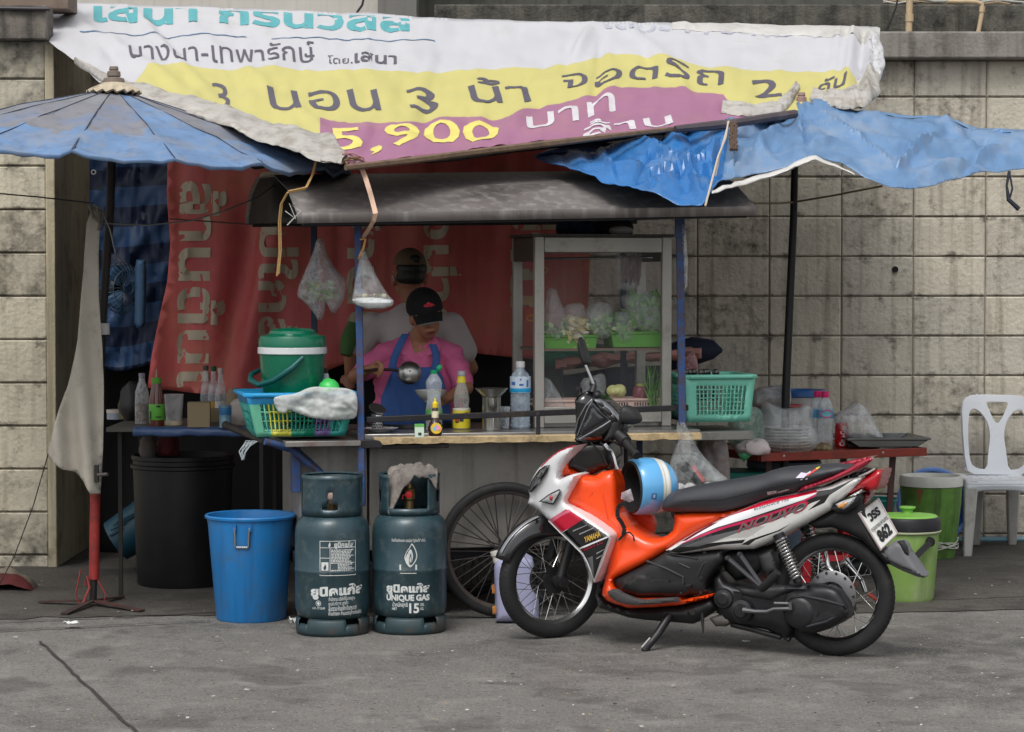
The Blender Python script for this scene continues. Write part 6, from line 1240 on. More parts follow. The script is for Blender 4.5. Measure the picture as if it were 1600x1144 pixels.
# ------------------------------------------------------------------ buckets and bins
t = thing('bucket', 'tall bright blue plastic bucket with a wire side handle left of the gas cylinders', 'bucket', (P(392, 970, .56).x, .57, 0)); c = Vector((P(392, 970, .56).x, .57, 0))
b = B(); b.lathe([(.001, .004), (.160, .0), (.166, .008), (.203, .455), (.206, .47), (.206, .482), (.217, .486), (.219, .496), (.214, .502), (.203, .498), (.198, .47), (.160, .02), (.001, .016)], c, 56); b.build('tub', mat('bucket_blue', (36, 126, 196), .42, var=.07, scale=3, dirt=((70, 108, 146), .6, 6), streak=((34, 92, 148), .5)), t, sharp=45)
b = B(); hp = [c + Vector((math.sin(a) * (r + .006), -math.cos(a) * (r + .006), z)) for a, r, z in ((-.27, .203, .462), (-.265, .205, .45), (-.26, .196, .37), (-.23, .194, .362), (.03, .194, .362), (.06, .196, .37), (.075, .205, .45), (.08, .203, .462))]
b.tube(hp, .0055, 8); b.build('wire_handle', M_chr, t)
b = B()
for a in (-.267, .077): b = B(); b.box(c + Vector((math.sin(a) * .209, -math.cos(a) * .209, .455)), (.02, .012, .03), rz=a); b.build('handle_lug', mat('bucket_lug', (30, 104, 168), .45), t)
cb = P(286, 925, 1.85); c = Vector((cb.x, 1.87, 0))
t = thing('waste_barrel', 'large black lidless plastic barrel in the shade behind the blue bucket', 'barrel', c); M_bar = mat('barrel_black', (15, 16, 20), .5, var=.2, dirt=((32, 32, 34), .5, 6), streak=((26, 26, 29), .6))
b = B(); b.lathe([(.001, .004), (.235, .0), (.245, .02), (.262, .60), (.262, .665), (.27, .67), (.27, .69), (.256, .69), (.25, .6), (.225, .03), (.001, .02)], c, 48); b.build('drum', M_bar, t, sharp=40)
b = B(); b.lathe([(.266, .62), (.276, .625), (.276, .64), (.266, .645)], c, 48); b.build('rim_band', M_bar, t)
t = thing('crate', 'small dark teal slatted crate beside the black barrel', 'crate', P(198, 860, 2.3)); M_ct = mat('crate_teal', (24, 70, 88), .5)
b = B(); c = P(205, 830, 2.4); b.lathe([(.12, -.10), (.13, .10), (.145, .11), (.13, .09), (.11, -.1)], c, 24, Matrix.Rotation(1.0, 3, 'Y')); b.build('shell', M_ct, t)
for k in range(6): b = B(); a = -1.2 + k * .28; b.tube([c + Vector((.13 * math.sin(a) * .5 - .04, -.13, .13 * math.cos(a) - .06)), c + Vector((.13 * math.sin(a) * .5 + .04, -.12, .13 * math.cos(a) - .02))], .006, 6); b.build('slat', M_ct, t)

# ------------------------------------------------------------------ turquoise basket with cooler, cloth and bowl on the left shelf
def basket(name, fr, x0, x1, yt, yb, depth, mats, label, bands=None, flare=.03, rows=5, cell=.014, t=0.0, tilt=0.0, z_lat=(.02, .78)):
    """plastic basket: solid rim and corners, walls as an open lattice"""
    a0, zb = fr.px(x0, yb, t); a1, zt = fr.px(x1, yt, t); H = zt - zb; r = thing(name, label, 'basket', fr.W((a0 + a1) / 2, zb, t - depth / 2))
    def pt(a, d, h):      # a 0..1 across, d 0..1 deep, h 0..1 up
        s = flare * (1 - h); return fr.W(lerp(a0 + s, a1 - s, a), zb + h * H + tilt * (a - .5), t - lerp(s, depth - s, d))
    b = B(); b.add([pt(0, 0, 0), pt(1, 0, 0), pt(1, 1, 0), pt(0, 1, 0)], [(0, 1, 2, 3)]); b.build('floor', mats[0], r, solid=.004)
    W = a1 - a0; 
    for side in range(4):
        b = B(); n = max(6, int((W if side % 2 == 0 else depth) / cell))
        def q(k, h):
            f = k / n; return (pt(f, 0, h), pt(1, f, h), pt(1 - f, 1, h), pt(0, 1 - f, h))[side]
        lo, hi = z_lat
        def col(k): return (bands(k / n) if bands and side == 0 else 0)
        for k in range(n):      # bottom and top strips
            b.add([q(k, 0), q(k + 1, 0), q(k + 1, lo + .1), q(k, lo + .1)], [(0, 1, 2, 3)], col(k)); b.add([q(k, hi), q(k + 1, hi), q(k + 1, 1), q(k, 1)], [(0, 1, 2, 3)], 1)
            solid_cell = k < 2 or k > n - 3
            for j in range(rows):
                h0, h1 = lerp(lo + .1, hi, j / rows), lerp(lo + .1, hi, (j + 1) / rows); g = .22
                if solid_cell: b.add([q(k, h0), q(k + 1, h0), q(k + 1, h1), q(k, h1)], [(0, 1, 2, 3)], col(k))
                else:
                    b.add([q(k, h0), q(k + .34, h0), q(k + .34, h1), q(k, h1)], [(0, 1, 2, 3)], col(k)); hm = h0 + (h1 - h0) * g; b.add([q(k + .34, h0), q(k + 1, h0), q(k + 1, hm), q(k + .34, hm)], [(0, 1, 2, 3)], col(k))
        b.build('wall', mats, r, solid=.003, sharp=60, weld=True)
    b = B(); e = .014; ring = [pt(-e, -.03, 1), pt(1 + e, -.03, 1), pt(1 + e, 1.03, 1), pt(-e, 1.03, 1)]
    dense = [];
    for i in range(4): dense += [ring[i].lerp(ring[(i + 1) % 4], f) for f in (.06, .5, .94)]
    b.tube(dense, .011, 8, closed=True); b.build('rim', mats[1], r)
    return r, pt
M_turq = mat('basket_turq', (58, 172, 160), .4, var=.06); M_rimb = mat('basket_blue', (40, 150, 206), .4); M_bmint = mat('basket_mint', (120, 206, 172), .4); M_byel = mat('basket_yellow', (206, 206, 76), .4); M_bgrn = mat('basket_green', (20, 140, 110), .4); M_bvio = mat('basket_violet', (130, 110, 170), .4)
fS = Frame(K(-.2, -.03, 0), CU, (0, 0, 1), -CW)
bk1, pt1 = basket('wash_basket', fS, 386, 558, 616, 684, .42, [M_turq, M_rimb, M_bmint, M_byel, M_bgrn, M_bvio], 'blue rimmed turquoise basket on the left cart shelf under the cloth', bands=lambda f: 2 if f < .14 else (3 if f < .36 else (4 if f < .62 else (5 if f < .80 else 0))), flare=.05, rows=3, cell=.022)
# green water cooler standing in it
cc = fS.P(457, 606, -.2); cc.z = fS.P(457, 640, -.2).z - .02
t = thing('water_cooler', 'dark green round water cooler with a white band and domed lid', 'cooler', cc); M_cg = mat('cooler_green', (0, 106, 78), .28, var=.04, coat=.4)
sC = S(cc.y); zt = lambda py: CAMZ + (HOR - py) / sC - cc.z
R_ = 53 / sC
b = B(); b.lathe([(.001, 0), (R_ * .78, 0), (R_ * .84, .02), (R_ * .97, zt(560)), (R_ * .98, zt(552))], cc, 48); b.build('body', M_cg, t)
b = B(); b.lathe([(R_ * .98, zt(553)), (R_ * 1.02, zt(552)), (R_ * 1.02, zt(543)), (R_ * .98, zt(542))], cc, 48); b.build('band', mat('cooler_white', (216, 218, 220), .4), t)
b = B(); b.lathe([(R_ * .97, zt(543)), (R_ * 1.0, zt(541)), (R_ * 1.0, zt(530)), (R_ * .96, zt(525)), (R_ * .70, zt(521)), (R_ * .68, zt(517)), (R_ * .55, zt(513.5)), (.001, zt(512))], cc, 48); b.build('lid', M_cg, t, sharp=25)
b = B(); b.tube([cc + Vector((R_ * .4, -R_ * .95, zt(553) - .01)), cc + Vector((R_ * .1, -R_ * 1.06, zt(572))), cc + Vector((-R_ * .45, -R_ * 1.05, zt(592))), cc + Vector((-R_ * .9, -R_ * .7, zt(600))), cc + Vector((-R_ * 1.22, -R_ * .2, zt(594))), cc + Vector((-R_ * 1.26, .05, zt(586))), cc + Vector((-R_ * 1.05, .1, zt(580)))], [.010, .015, .015, .014, .014, .012, .01], 10); b.build('carry_handle', mat('cooler_handle', (6, 86, 84), .4), t)
M_cloth = film('cloth_net', (206, 210, 208), .8, .6, 7, .2)
CL = [(427, 622), (440, 618), (452, 617), (466, 614), (480, 607), (494, 604), (510, 606), (530, 606), (548, 608), (558, 616), (559, 640), (556, 654), (540, 656), (522, 657), (500, 655), (482, 652), (466, 646), (452, 640), (446, 646), (437, 645), (430, 636)]
b = B(); inflate(b, fS, CL, .045, .012, .03, step=.0065, thick=.012, rnd=1, extra=lambda x, y, d: .007 * tri(y * 20 + x * 7 + 2.2 * fbm(x * 5, y * 8, 1)) + .004 * tri(y * 34 - x * 12 + 2 * fbm(x * 8, y * 9, 4)) + .03 * fbm(x * 6, y * 6, 2)); b.build('white_cloth', M_cloth, label='wrung white cloth laid over the rim of the turquoise basket', cat='cloth', sharp=75)
b = B(); b.tube([fS.P(430, 636, .1), fS.P(438, 644, .1), fS.P(449, 638, .1), fS.P(465, 645, .1), fS.P(490, 653, .1), fS.P(520, 657, .1)], .006, 6)
for k in range(7): b.tube([fS.P(528 + k * 3, 607, .0), fS.P(532 + k * 2.5, 598 - (k % 3) * 3, .0), fS.P(538 + k, 594 + k, .01)], .002, 4)
b.build('cloth_fray', M_cloth, label='loose hem threads of the white cloth', cat='cloth') if False else None
t = thing('bowl', 'bright green plastic bowl upside down on the white cloth', 'bowl', fS.P(514, 606, -.05)); c = fS.P(514, 608, -.06)
b = B(); b.lathe([(.052, -.01), (.048, .018), (.034, .038), (.02, .044), (.001, .044)], c, 28, Matrix.Rotation(-.25, 3, 'Y')); b.build('shell', mat('bowl_green', (70, 196, 96), .35), t)
b = B(); b.lathe([(.020, .043), (.02, .05), (.017, .05), (.017, .043)], c, 20, Matrix.Rotation(-.25, 3, 'Y')); b.build('foot', mat('bowl_green', (70, 196, 96)), t)
b = B(); p0 = fS.P(402, 690, .1)
for k in range(12): b.tube([p0 + Vector((0, 0, 0)), p0 + Vector((-.02 - .004 * k, -.01, .004 - .008 * (k % 4))), p0 + Vector((-.05 - .003 * k, -.01, -.04 - .006 * (k % 5))), p0 + Vector((-.062 - .001 * k, -.005 * (k % 3), -.085 + .004 * (k % 4)))], .0016, 4)
b.build('string_tuft', mat('string_pale', (180, 190, 196), .8), label='frayed pale string tuft tied at the end of the cart handle', cat='string')

# ------------------------------------------------------------------ things on the counter
def bottle(name, label, c, prof, m_body, parts=(), n=24, cat='bottle', group=None, R=None):
    t = thing(name, label, cat, c, group); b = B(); b.lathe(prof, c, n, R); b.build('body', m_body, t, sharp=50)
    for nm, pr, mm in parts: b = B(); b.lathe(pr, c, n, R); b.build(nm, mm, t, sharp=30)
    return t
def cprof(px, yb, pts, z=.895):
    """profile from pixel half-widths and heights at a place on the counter"""
    g = on_counter(px, yb, z); s = S(g.y); return g, s
M_pet = film('pet_clear', (226, 234, 240), .30, .08, 14, .6); M_petb = film('pet_blueish', (206, 224, 240), .34, .1, 16, .6); M_wcap = mat('cap_white_plastic', (224, 224, 226), .4)
g = on_counter(813, 669); s = S(g.y); h = lambda py: (669 - py) / s
W = 16 / s
pr = [(.001, 0), (W * .85, 0), (W, .01)]
for k in range(8): pr += [(W, h(664 - k * 6.5)), (W * .93, h(661 - k * 6.5))]
pr += [(W, h(612)), (W, h(592)), (W * .8, h(584)), (W * .42, h(577)), (W * .40, h(572))]
t = bottle('water_bottle', 'large clear water bottle with a white and blue label beside the display cabinet', g, pr, M_petb, [('label', [(W * 1.015, h(613)), (W * 1.02, h(612)), (W * 1.02, h(588.5)), (W * .99, h(588))], mat('label_pale', (206, 220, 236), .4, var=.08, scale=30, dirt=((120, 170, 214), .3, 22))), ('label_band', [(W * 1.02, h(612.5)), (W * 1.03, h(612)), (W * 1.03, h(606.5)), (W * 1.02, h(606))], mat('label_cyan', (24, 160, 216), .4)), ('cap', [(W * .42, h(574)), (W * .44, h(573)), (W * .44, h(565.5)), (W * .4, h(564.5)), (.001, h(564.5))], M_wcap)])
b = B(); 
def cyl(g, r, a, z, l=.0012): return g + Vector(((r + l) * math.sin(a), -(r + l) * math.cos(a), z))
for a0_, a1_, z0_, z1_ in ((-.95, -.5, h(601), h(596)), (.62, .85, h(604), h(593)), (-.1, .3, h(602), h(599)), (-.04, .1, h(594), h(591))): b.grid(lambda u, v: cyl(g, W * 1.02, lerp(a0_, a1_, u), lerp(z0_, z1_, v)), 4, 1)
b.build('label_print', mat('label_blue', (60, 120, 190), .4), t, keep=True)
# seasoning bottle with yellow labels
g = on_counter(721, 670); s = S(g.y); W = 13.5 / s; h = lambda py: (670 - py) / s
t = bottle('sauce_bottle', 'glass seasoning bottle with yellow labels and a grey cap', g, [(.001, 0), (W, 0), (W, h(640)), (W * .86, h(636)), (W * .92, h(624)), (W * .8, h(612)), (W * .55, h(600)), (W * .42, h(592)), (W * .42, h(588))], film('bottle_glass', (214, 214, 208), .3, .06, 10), [('label', [(W * 1.0, h(669)), (W * 1.03, h(668.5)), (W * 1.03, h(641)), (W, h(640.5))], mat('label_yellow', (228, 210, 50), .45, var=.06)), ('label_band', [(W * 1.035, h(641)), (W * 1.04, h(640.5)), (W * 1.04, h(638)), (W, h(637.5))], mat('label_cream', (224, 222, 200), .5)), ('neck_label', [(W * .52, h(598)), (W * .55, h(597.5)), (W * .46, h(588)), (W * .42, h(587.5))], mat('label_yellow', (228, 210, 50))), ('cap', [(W * .44, h(587)), (W * .47, h(586)), (W * .47, h(579.5)), (.001, h(579))], mat('cap_grey', (184, 184, 190), .4))])
b = B()
for a0_, a1_, z0_, z1_ in ((-.7, -.25, h(660), h(648)), (-.2, .25, h(658), h(654)), (.35, .8, h(650), h(644))): b.grid(lambda u, v: cyl(g, W * 1.035, lerp(a0_, a1_, u), lerp(z0_, z1_, v)), 4, 1)
b.build('label_print', mat('label_darkprint', (50, 46, 44), .5), t, keep=True)
b = B(); b.grid(lambda u, v: cyl(g, W * 1.04, lerp(-.75, -.3, u), lerp(h(658), h(651), v)), 4, 1); b.build('label_badge', mat('label_redprint', (200, 70, 50), .5), t, keep=True)
# squeeze bottle with a green flip cap
g = on_counter(678, 672); s = S(g.y); W = 13 / s; h = lambda py: (672 - py) / s
t = bottle('oil_bottle', 'clear waisted squeeze bottle with an open green flip cap', g, [(.001, 0), (W, 0), (W, h(640)), (W * .9, h(632)), (W * .82, h(622)), (W * .92, h(610)), (W, h(598)), (W * .85, h(593)), (W * .35, h(583)), (W * .35, h(579))], M_pet, [('oil', [(.001, .004), (W * .93, .004), (W * .93, h(641)), (W * .84, h(633)), (.001, h(633))], mat('oil_amber', (128, 96, 44), .15, trans=.3)), ('label', [(W, h(652)), (W * 1.03, h(651)), (W * 1.03, h(640)), (W, h(639))], mat('label_greenmix', (80, 150, 76), .5, var=.2, scale=30, dirt=((190, 200, 190), .5, 26))), ('cap', [(W * .38, h(584)), (W * .42, h(583)), (W * .42, h(578.5)), (.001, h(578))], mat('cap_green', (24, 170, 110), .35))])
b = B(); b.ball(g + Vector((.026, -.002, h(574.5))), (.014, .012, .017), 14, 10, Matrix.Rotation(.5, 3, 'Y')); b.tube([g + Vector((.012, 0, h(580))), g + Vector((.02, 0, h(577)))], .004, 6); b.build('flip_lid', mat('cap_green', (24, 170, 110)), t)
# small dark sauce bottle in front, with a round label
g = on_counter(680, 680, .893); g = on_counter(680, 681); s = S(g.y); W = 11 / s; h = lambda py: (681 - py) / s
t = bottle('syrup_bottle', 'small round brown sauce bottle with a yellow spout cap and round label', g, [(.001, 0), (W * .9, 0), (W * 1.0, h(678)), (W * 1.05, h(668)), (W * .8, h(660)), (W * .5, h(655)), (W * .46, h(640)), (W * .36, h(636))], mat('sauce_brown', (50, 24, 18), .12, coat=.8), [('neck_label', [(W * .47, h(653)), (W * .5, h(652.5)), (W * .5, h(643)), (W * .46, h(642))], mat('label_cream2', (220, 210, 180), .5, dirt=((120, 150, 110), .6, 30))), ('cap', [(W * .4, h(637)), (W * .42, h(636)), (W * .42, h(630)), (W * .15, h(627)), (W * .1, h(622)), (.001, h(622))], mat('cap_yellow_plastic', (232, 200, 40), .4))])
b = B(); q0 = g + Vector((.006, -W * 1.0, h(669))); R = rot_to((0.1, -1, .1)); b.lathe([(.001, .003), (.024, .003), (.026, 0)], q0, 24, R); b.build('round_label', mat('label_ring', (226, 190, 40), .4), t)
for x, z, rr, mm in ((-.008, -.002, .009, ('mark_blue', (110, 190, 226))), (.009, .001, .011, ('mark_pink', (236, 150, 170))), (0, .011, .007, ('mark_lilac', (180, 160, 206)))): b = B(); b.lathe([(.001, .0045), (rr, .0045)], q0 + R @ Vector((0, 0, 0)) + Vector((x, 0, z)), 16, R); b.build('label_mark', mat(mm[0], mm[1], .5), t)
g = on_counter(655, 684, .894); b = B()
t = thing('juice_carton', 'small pale green drink carton standing at the counter edge', 'carton', g); s = S(g.y); b.box(g + Vector((0, .012, 10.5 / s)), (14.5 / s, .03, 21 / s), rz=.1); b.build('box', mat('carton_pale', (206, 224, 206), .5, var=.05), t, bevel=.002)
b = B(); b.box(g + Vector((0, .012, 19 / s)), (14.8 / s, .031, 4.5 / s), rz=.1); b.build('top_print', mat('carton_green', (100, 176, 84), .5), t)
b = B(); b.box(g + Vector((.003, -.0045, 6 / s)), (5 / s, .001, 4 / s), rz=.1); b.build('print', mat('carton_black', (40, 44, 42), .5), t)
# steel pot with funnel, beaker
g = on_counter(768, 672); s = S(g.y); W = 14.5 / s; h = lambda py: (672 - py) / s; M_ss = mat('stainless', (186, 184, 180), .22, .95, var=.08, dirt=((120, 116, 110), .3, 9))
t = bottle('steel_pot', 'tall stainless steel pot with a wide funnel resting in its mouth', g, [(.001, 0), (W, 0), (W, h(622)), (W * 1.04, h(620)), (W * .96, h(620)), (W * .94, .01), (.001, .008)], M_ss, [('funnel', [(W * .85, h(628)), (W * .95, h(620)), (W * 1.55, h(611)), (W * 1.78, h(607)), (W * 1.72, h(606.5)), (W * 1.4, h(611)), (W * .8, h(619))], M_ss)], n=36, cat='pot')
g = on_counter(789, 670); s = S(g.y); W = 8 / s; h = lambda py: (670 - py) / s
t = bottle('glass_tumbler', 'short clear tumbler between the steel pot and the water bottle', g, [(.001, 0), (W * .8, 0), (W, h(636)), (W * .95, h(636)), (W * .75, .006), (.001, .006)], M_pet, n=20, cat='glass')
b = B(); b.lathe([(W * 1.0, h(640)), (W * 1.05, h(637)), (W * 1.0, h(635))], g, 20); b.build('rim', M_pet, t)
# plate and perforated cup by the post
g = on_counter(592, 676); s = S(g.y); t = thing('plate', 'white plate with a perforated steel cutlery cup standing on it', 'plate', g + Vector((0, .06, 0))); c = g + Vector((0, .07, 0))
b = B(); b.lathe([(.001, .004), (.045, .004), (.05, .0), (.055, .006), (.088, .016), (.09, .018), (.055, .010), (.001, .008)], c, 36); b.build('dish', mat('china_white', (222, 224, 228), .2, coat=.5), t)
t = thing('cutlery_cup', 'perforated steel cutlery cup with a tilted lid beside the blue post', 'cup', c + Vector((-.01, -.0, .01))); cq = c + Vector((-.012, -.01, .01)); Wc = 8.5 / s
b = B(); b.lathe([(Wc * .9, 0), (Wc, 20 / s), (Wc * 1.04, 26 / s)], cq, 24); b.build('cup', M_ss, t, solid=.002)
b = B()
for j in range(5):
    for k in range(14): a = 2 * PI * (k + .5 * (j % 2)) / 14; p = cq + Vector((Wc * .96 * math.cos(a), Wc * .96 * math.sin(a), (4 + j * 4) / s)); b.lathe([(.001, .002), (.0038, .002)], p, 6, rot_to((math.cos(a), math.sin(a), 0)))
b.build('holes', mat('hole_dark', (14, 14, 14), .9), t)
b = B(); b.lathe([(.001, .002), (.038, .0), (.042, .004), (.042, .007), (.001, .006)], cq + Vector((0, 0, 32 / s)), 28, Matrix.Rotation(.35, 3, 'Y') @ Matrix.Rotation(.45, 3, 'X')); b.build('lid', M_ss, t)
# cooking pot ring sunk in the counter before the cook
c = G(640, 668, .895) + Vector((0, .12, 0)); t = thing('stock_pot', 'wide dark steel stock pot let into the counter before the cook', 'pot', c)
b = B(); b.lathe([(.001, -.0), (.20, .004), (.215, .018), (.225, .02), (.225, .002), (.235, .001)], c, 40); b.build('rim', mat('pot_dark', (70, 70, 72), .3, .8), t)
b = B(); b.lathe([(.001, .0105), (.1, .0115), (.199, .010)], c, 40); b.build('broth', mat('broth', (40, 28, 18), .1), t)
# ------------------------------------------------------------------ hanging bags
frH = FY(.33)
bag('hanging_bag', [(495, 372), (502, 372), (508, 396), (522, 420), (540, 438), (538, 462), (530, 480), (520, 492), (513, 480), (508, 470), (505, 490), (498, 503), (490, 488), (478, 474), (464, 464), (466, 448), (476, 425), (488, 398)], FY(.9), 0, .07, 'milky plastic bag of pale greens hung from the left roof corner', M_bagm, lambda b: leaves(b, FY(.9), 478, 524, 440, 468, -.03, 110, .036, 3, -.2), w=.07, parent_mats=[M_leaf[2], M_leaf[1], M_leaf[2]])
t0 = bag('hanging_bag', [(564, 392), (569, 390), (576, 408), (592, 440), (606, 462), (615, 470), (613, 478), (600, 483), (575, 484), (558, 478), (549, 472), (551, 462), (556, 430)], frH, .05, .05, 'clear takeaway bag with a white foam box hung on the blue post', M_bag, w=.06)
b = B(); inflate(b, frH, [(550, 468), (566, 464), (600, 466), (613, 470), (612, 477), (600, 481), (575, 482), (558, 477)], .04, .04, .03, step=.012, thick=.08); b.build('foam_box', mat('foam_white', (228, 230, 232), .6), t0)
b = B()
for k in range(9): a, z = frH.px(560 + k * 5, 462, .04); b.ball(frH.W(a, z, .03 + .02 * math.sin(k)), (.014, .012, .010), 8, 6, m=k % 3)
b.build('contents', [mat('food_brown', (140, 84, 60), .5), mat('food_green', (90, 110, 70), .5), mat('food_cream', (200, 186, 160), .5)], t0)
b = B(); b.tube([frH.P(563, 374, .06), frH.P(571, 374, .07), frH.P(568, 388, .07), frH.P(562, 400, .07), frH.P(560, 405, .06), frH.P(566, 396, .07)], .006, 6); b.build('rubber_tie', mat('tie_tan', (186, 142, 90), .6), t0)
b = B()
pts = [P(563, 258, .12), P(570, 275, .10), P(578, 300, .04), P(587, 334, -.02), P(584, 345, .0), P(575, 360, .2), P(567, 372, .36)]
for i in range(len(pts) - 1): b.bar(pts[i], pts[i + 1], .022 if i < 3 else .018, .003, up=(0, -1, .2))
b.build('plastic_strap', mat('strap_pinkish', (206, 170, 146), .6, var=.1), label='pinkish flat plastic strap tied from the batten over the cart roof edge', cat='strap')
b = B()
for k in range(14):
    a = k * .9; p = P(545 + 12 * math.cos(a), 250 + 9 * math.sin(a * 1.3), .12 - .03 * (k % 3)); q_ = P(552 + 24 * math.cos(a + 1.8), 254 + 12 * math.sin(a + 2), .10 + .02 * (k % 2)); r_ = P(560 + 14 * math.cos(a + 3), 258 + 9 * math.sin(a + 3.4), .12); b.tube([p, p.lerp(q_, .5) + Vector((0, 0, .012)), q_, r_], .004, 5, m=k % 3)
b.build('string_knot', [mat('string_grey', (160, 156, 152), .7), mat('string_rose', (170, 120, 124), .7), mat('string_tan', (130, 104, 76), .7)], label='messy knot of grey and pink plastic string at the left end of the batten', cat='string')
b = B(); pp = [P(494, 252, .35), P(489, 272, .25), P(478, 294, .08), P(450, 300, .05), P(440, 318, .1), P(437, 345, .12), P(438, 392, .15), P(434, 430, .16)]
for o in (-.004, .004): b.tube([p + Vector((o, 0, o)) for p in pp], .004, 5)
b.build('twine', mat('twine_straw', (186, 150, 96), .8, var=.15), label='straw coloured twine looped from the blue umbrella round the roof corner', cat='twine')
b = B(); b.tube([P(449, 352, .05), P(470, 330, .06), P(452, 318, .08), P(462, 342, .05), P(446, 330, .08)], .003, 5); b.build('twine', mat('twine_pale', (176, 176, 170), .8), label='pale loose string caught on the left roof corner', cat='twine')
fp = FY(.72); b = B(); inflate(b, fp, [(1064, 350), (1070, 350), (1073, 380), (1075, 410), (1074, 448), (1069, 455), (1068, 420), (1066, 385)], 0, .02, .012, step=.012, thick=.02, extra=lambda x, y, d: .004 * math.sin(y * 90)); b.build('plastic_strip', M_bagm, label='narrow clear plastic bag hanging down the right blue post', cat='plastic bag')
fp = Frame(K(1.6, -.05, 0), CU, (0, 0, 1), -CW)
t0 = bag('hanging_bag', [(1066, 662), (1070, 660), (1080, 680), (1090, 700), (1102, 716), (1124, 738), (1140, 750), (1134, 765), (1100, 770), (1062, 768), (1052, 750), (1054, 728), (1062, 700)], fp, .03, .07, 'big clear carrier bag with dark trays hung at the right end of the counter', M_bag, w=.07)
b = B(); b.bar(fp.P(1062, 722, .05), fp.P(1098, 755, .06), .05, .03, up=(0, -1, 0)); b.build('black_tray', mat('tray_black', (18, 18, 19), .4), t0, bevel=.004)
b = B(); b.bar(fp.P(1082, 728, .075), fp.P(1100, 752, .085), .018, .008, up=(0, -1, 0)); b.build('red_packet', mat('packet_red', (190, 70, 70), .4), t0)
b = B()
for k in range(8): b.ball(fp.P(1062 + 9 * k, 762 + 3 * math.sin(k * 2), .04), (.03, .025, .022), 10, 6)
b.build('bundle', mat('bundle_white', (206, 206, 208), .5), t0)
bag('bag', [(1092, 690), (1100, 678), (1118, 674), (1132, 680), (1138, 700), (1141, 740), (1140, 790), (1098, 790), (1090, 740)], FY(1.25), .0, .08, 'dusty grey bag bundle standing behind the hanging carrier bag', film('bag_grey', (150, 140, 138), .8, .4, 14), w=.08)
# ------------------------------------------------------------------ left table and what stands on it
fT = FY(1.75); M_tb = mat('table_cloth_blue', (72, 96, 140), .4, var=.12, dirt=((120, 136, 166), .4, 6))
ty0, ty1 = 1.30, 2.1; TZ = CAMZ + (HOR - 668) / S(ty0); xa, xb = P(166, 668, ty0).x, P(425, 672, ty0).x
t = thing('side_table', 'low table under a blue plastic cover behind the blue bucket', 'table', ((xa + xb) / 2, 1.7, 0))
b = B(); b.box(((xa + xb) / 2, (ty0 + ty1) / 2, TZ - .012), (xb - xa, ty1 - ty0, .022)); b.build('tabletop', mat('table_grey', (96, 92, 86), .6, dirt=((60, 56, 52), .5, 6)), t)
b = B(); x0 = P(208, 668, ty0).x
b.grid(lambda u, v: Vector((lerp(x0, xb + .01, u), ty0 - .006 - .012 * math.sin(PI * v) - .006 * fbm(u * 14, v * 3), TZ - .001 - v * (.045 + .008 * fbm(u * 6, 2)))), 40, 5); b.grid(lambda u, v: Vector((lerp(x0, xb + .01, u), lerp(ty0 - .006, ty0 + .04, v), TZ + .001 + .001 * fbm(u * 20, v * 4))), 40, 2)
b.build('cover', M_tb, t, solid=.002, weld=True, sharp=80)
for x in (xa + .06, xb - .06):
    for y in (ty0 + .06, ty1 - .06): b = B(); b.bar((x, y, 0), (x, y, TZ - .024), .02, .02, up=(0, 1, 0)); b.build('leg', M_pole, t)
def on_table(px, py): return G(px, py, TZ)
def tb(px, yb): g = on_table(px, yb); s = S(g.y); return g, s, (lambda py: (yb - py) / s)
g, s, h = tb(222, 662); W = 11 / s
bottle('sauce_bottle', 'cloudy capless plastic bottle half full of brown liquid at the left of the table', g, [(.001, 0), (W, 0), (W, h(632)), (W * .95, h(612)), (W * .6, h(600)), (W * .42, h(594)), (W * .42, h(585))], M_bagm, [('liquid', [(.001, .004), (W * .94, .004), (W * .94, h(630)), (.001, h(630))], mat('fish_sauce', (110, 70, 40), .2, trans=.2)), ('cap', [(W * .44, h(588)), (W * .46, h(587)), (W * .46, h(583)), (.001, h(583))], mat('cap_lilac', (150, 140, 160), .5))])
g, s, h = tb(245, 666); W = 12 / s
t = bottle('sauce_bottle', 'dark red sauce bottle with a bright green label and green cap', g, [(.001, 0), (W, 0), (W, h(625)), (W * .75, h(610)), (W * .58, h(598))], mat('chilli_sauce', (92, 36, 24), .15, coat=.6), [('label', [(W, h(656)), (W * 1.03, h(655)), (W * 1.03, h(632)), (W, h(631))], mat('label_green', (96, 180, 62), .45, var=.05)), ('cap', [(W * .6, h(599)), (W * .64, h(598)), (W * .64, h(591)), (W * .5, h(590)), (.001, h(590))], mat('cap_lime', (100, 170, 56), .4)), ('spout', [(W * .14, h(590)), (W * .08, h(578)), (.001, h(577))], mat('cap_clearish', (170, 150, 130), .4))])
b = B()
for a0_, a1_, z0_, z1_ in ((.0, .7, h(652), h(650)), (.1, .6, h(636), h(633)), (-.9, -.6, h(654), h(642))): b.grid(lambda u, v: cyl(g, W * 1.03, lerp(a0_, a1_, u), lerp(z0_, z1_, v)), 4, 1)
b.build('label_print', mat('print_dark', (24, 40, 24), .5), t, keep=True)
g, s, h = tb(272, 664); W = 15 / s
t = bottle('food_tub', 'frosted white tub standing on its cream lid on the table', g, [(.001, .01), (W * .82, .01), (W, h(618)), (W * 1.04, h(616)), (.001, h(617))], film('tub_frost', (214, 212, 214), .7, .35, 9), [('lid', [(.001, 0), (W * .92, 0), (W * .95, h(658)), (W * .8, h(657)), (.001, h(657))], mat('lid_cream', (222, 208, 180), .5))], cat='tub')
g, s, h = tb(309, 668); t = thing('carton', 'plain tan cardboard carton in the middle of the left table', 'box', g); b = B(); b.box(g + Vector((0, .06, h(629) / 2)), (35 / s, .12, h(629)), rz=.08); b.build('box', mat('card_tan', (150, 134, 104), .8, var=.06), t, bevel=.002)
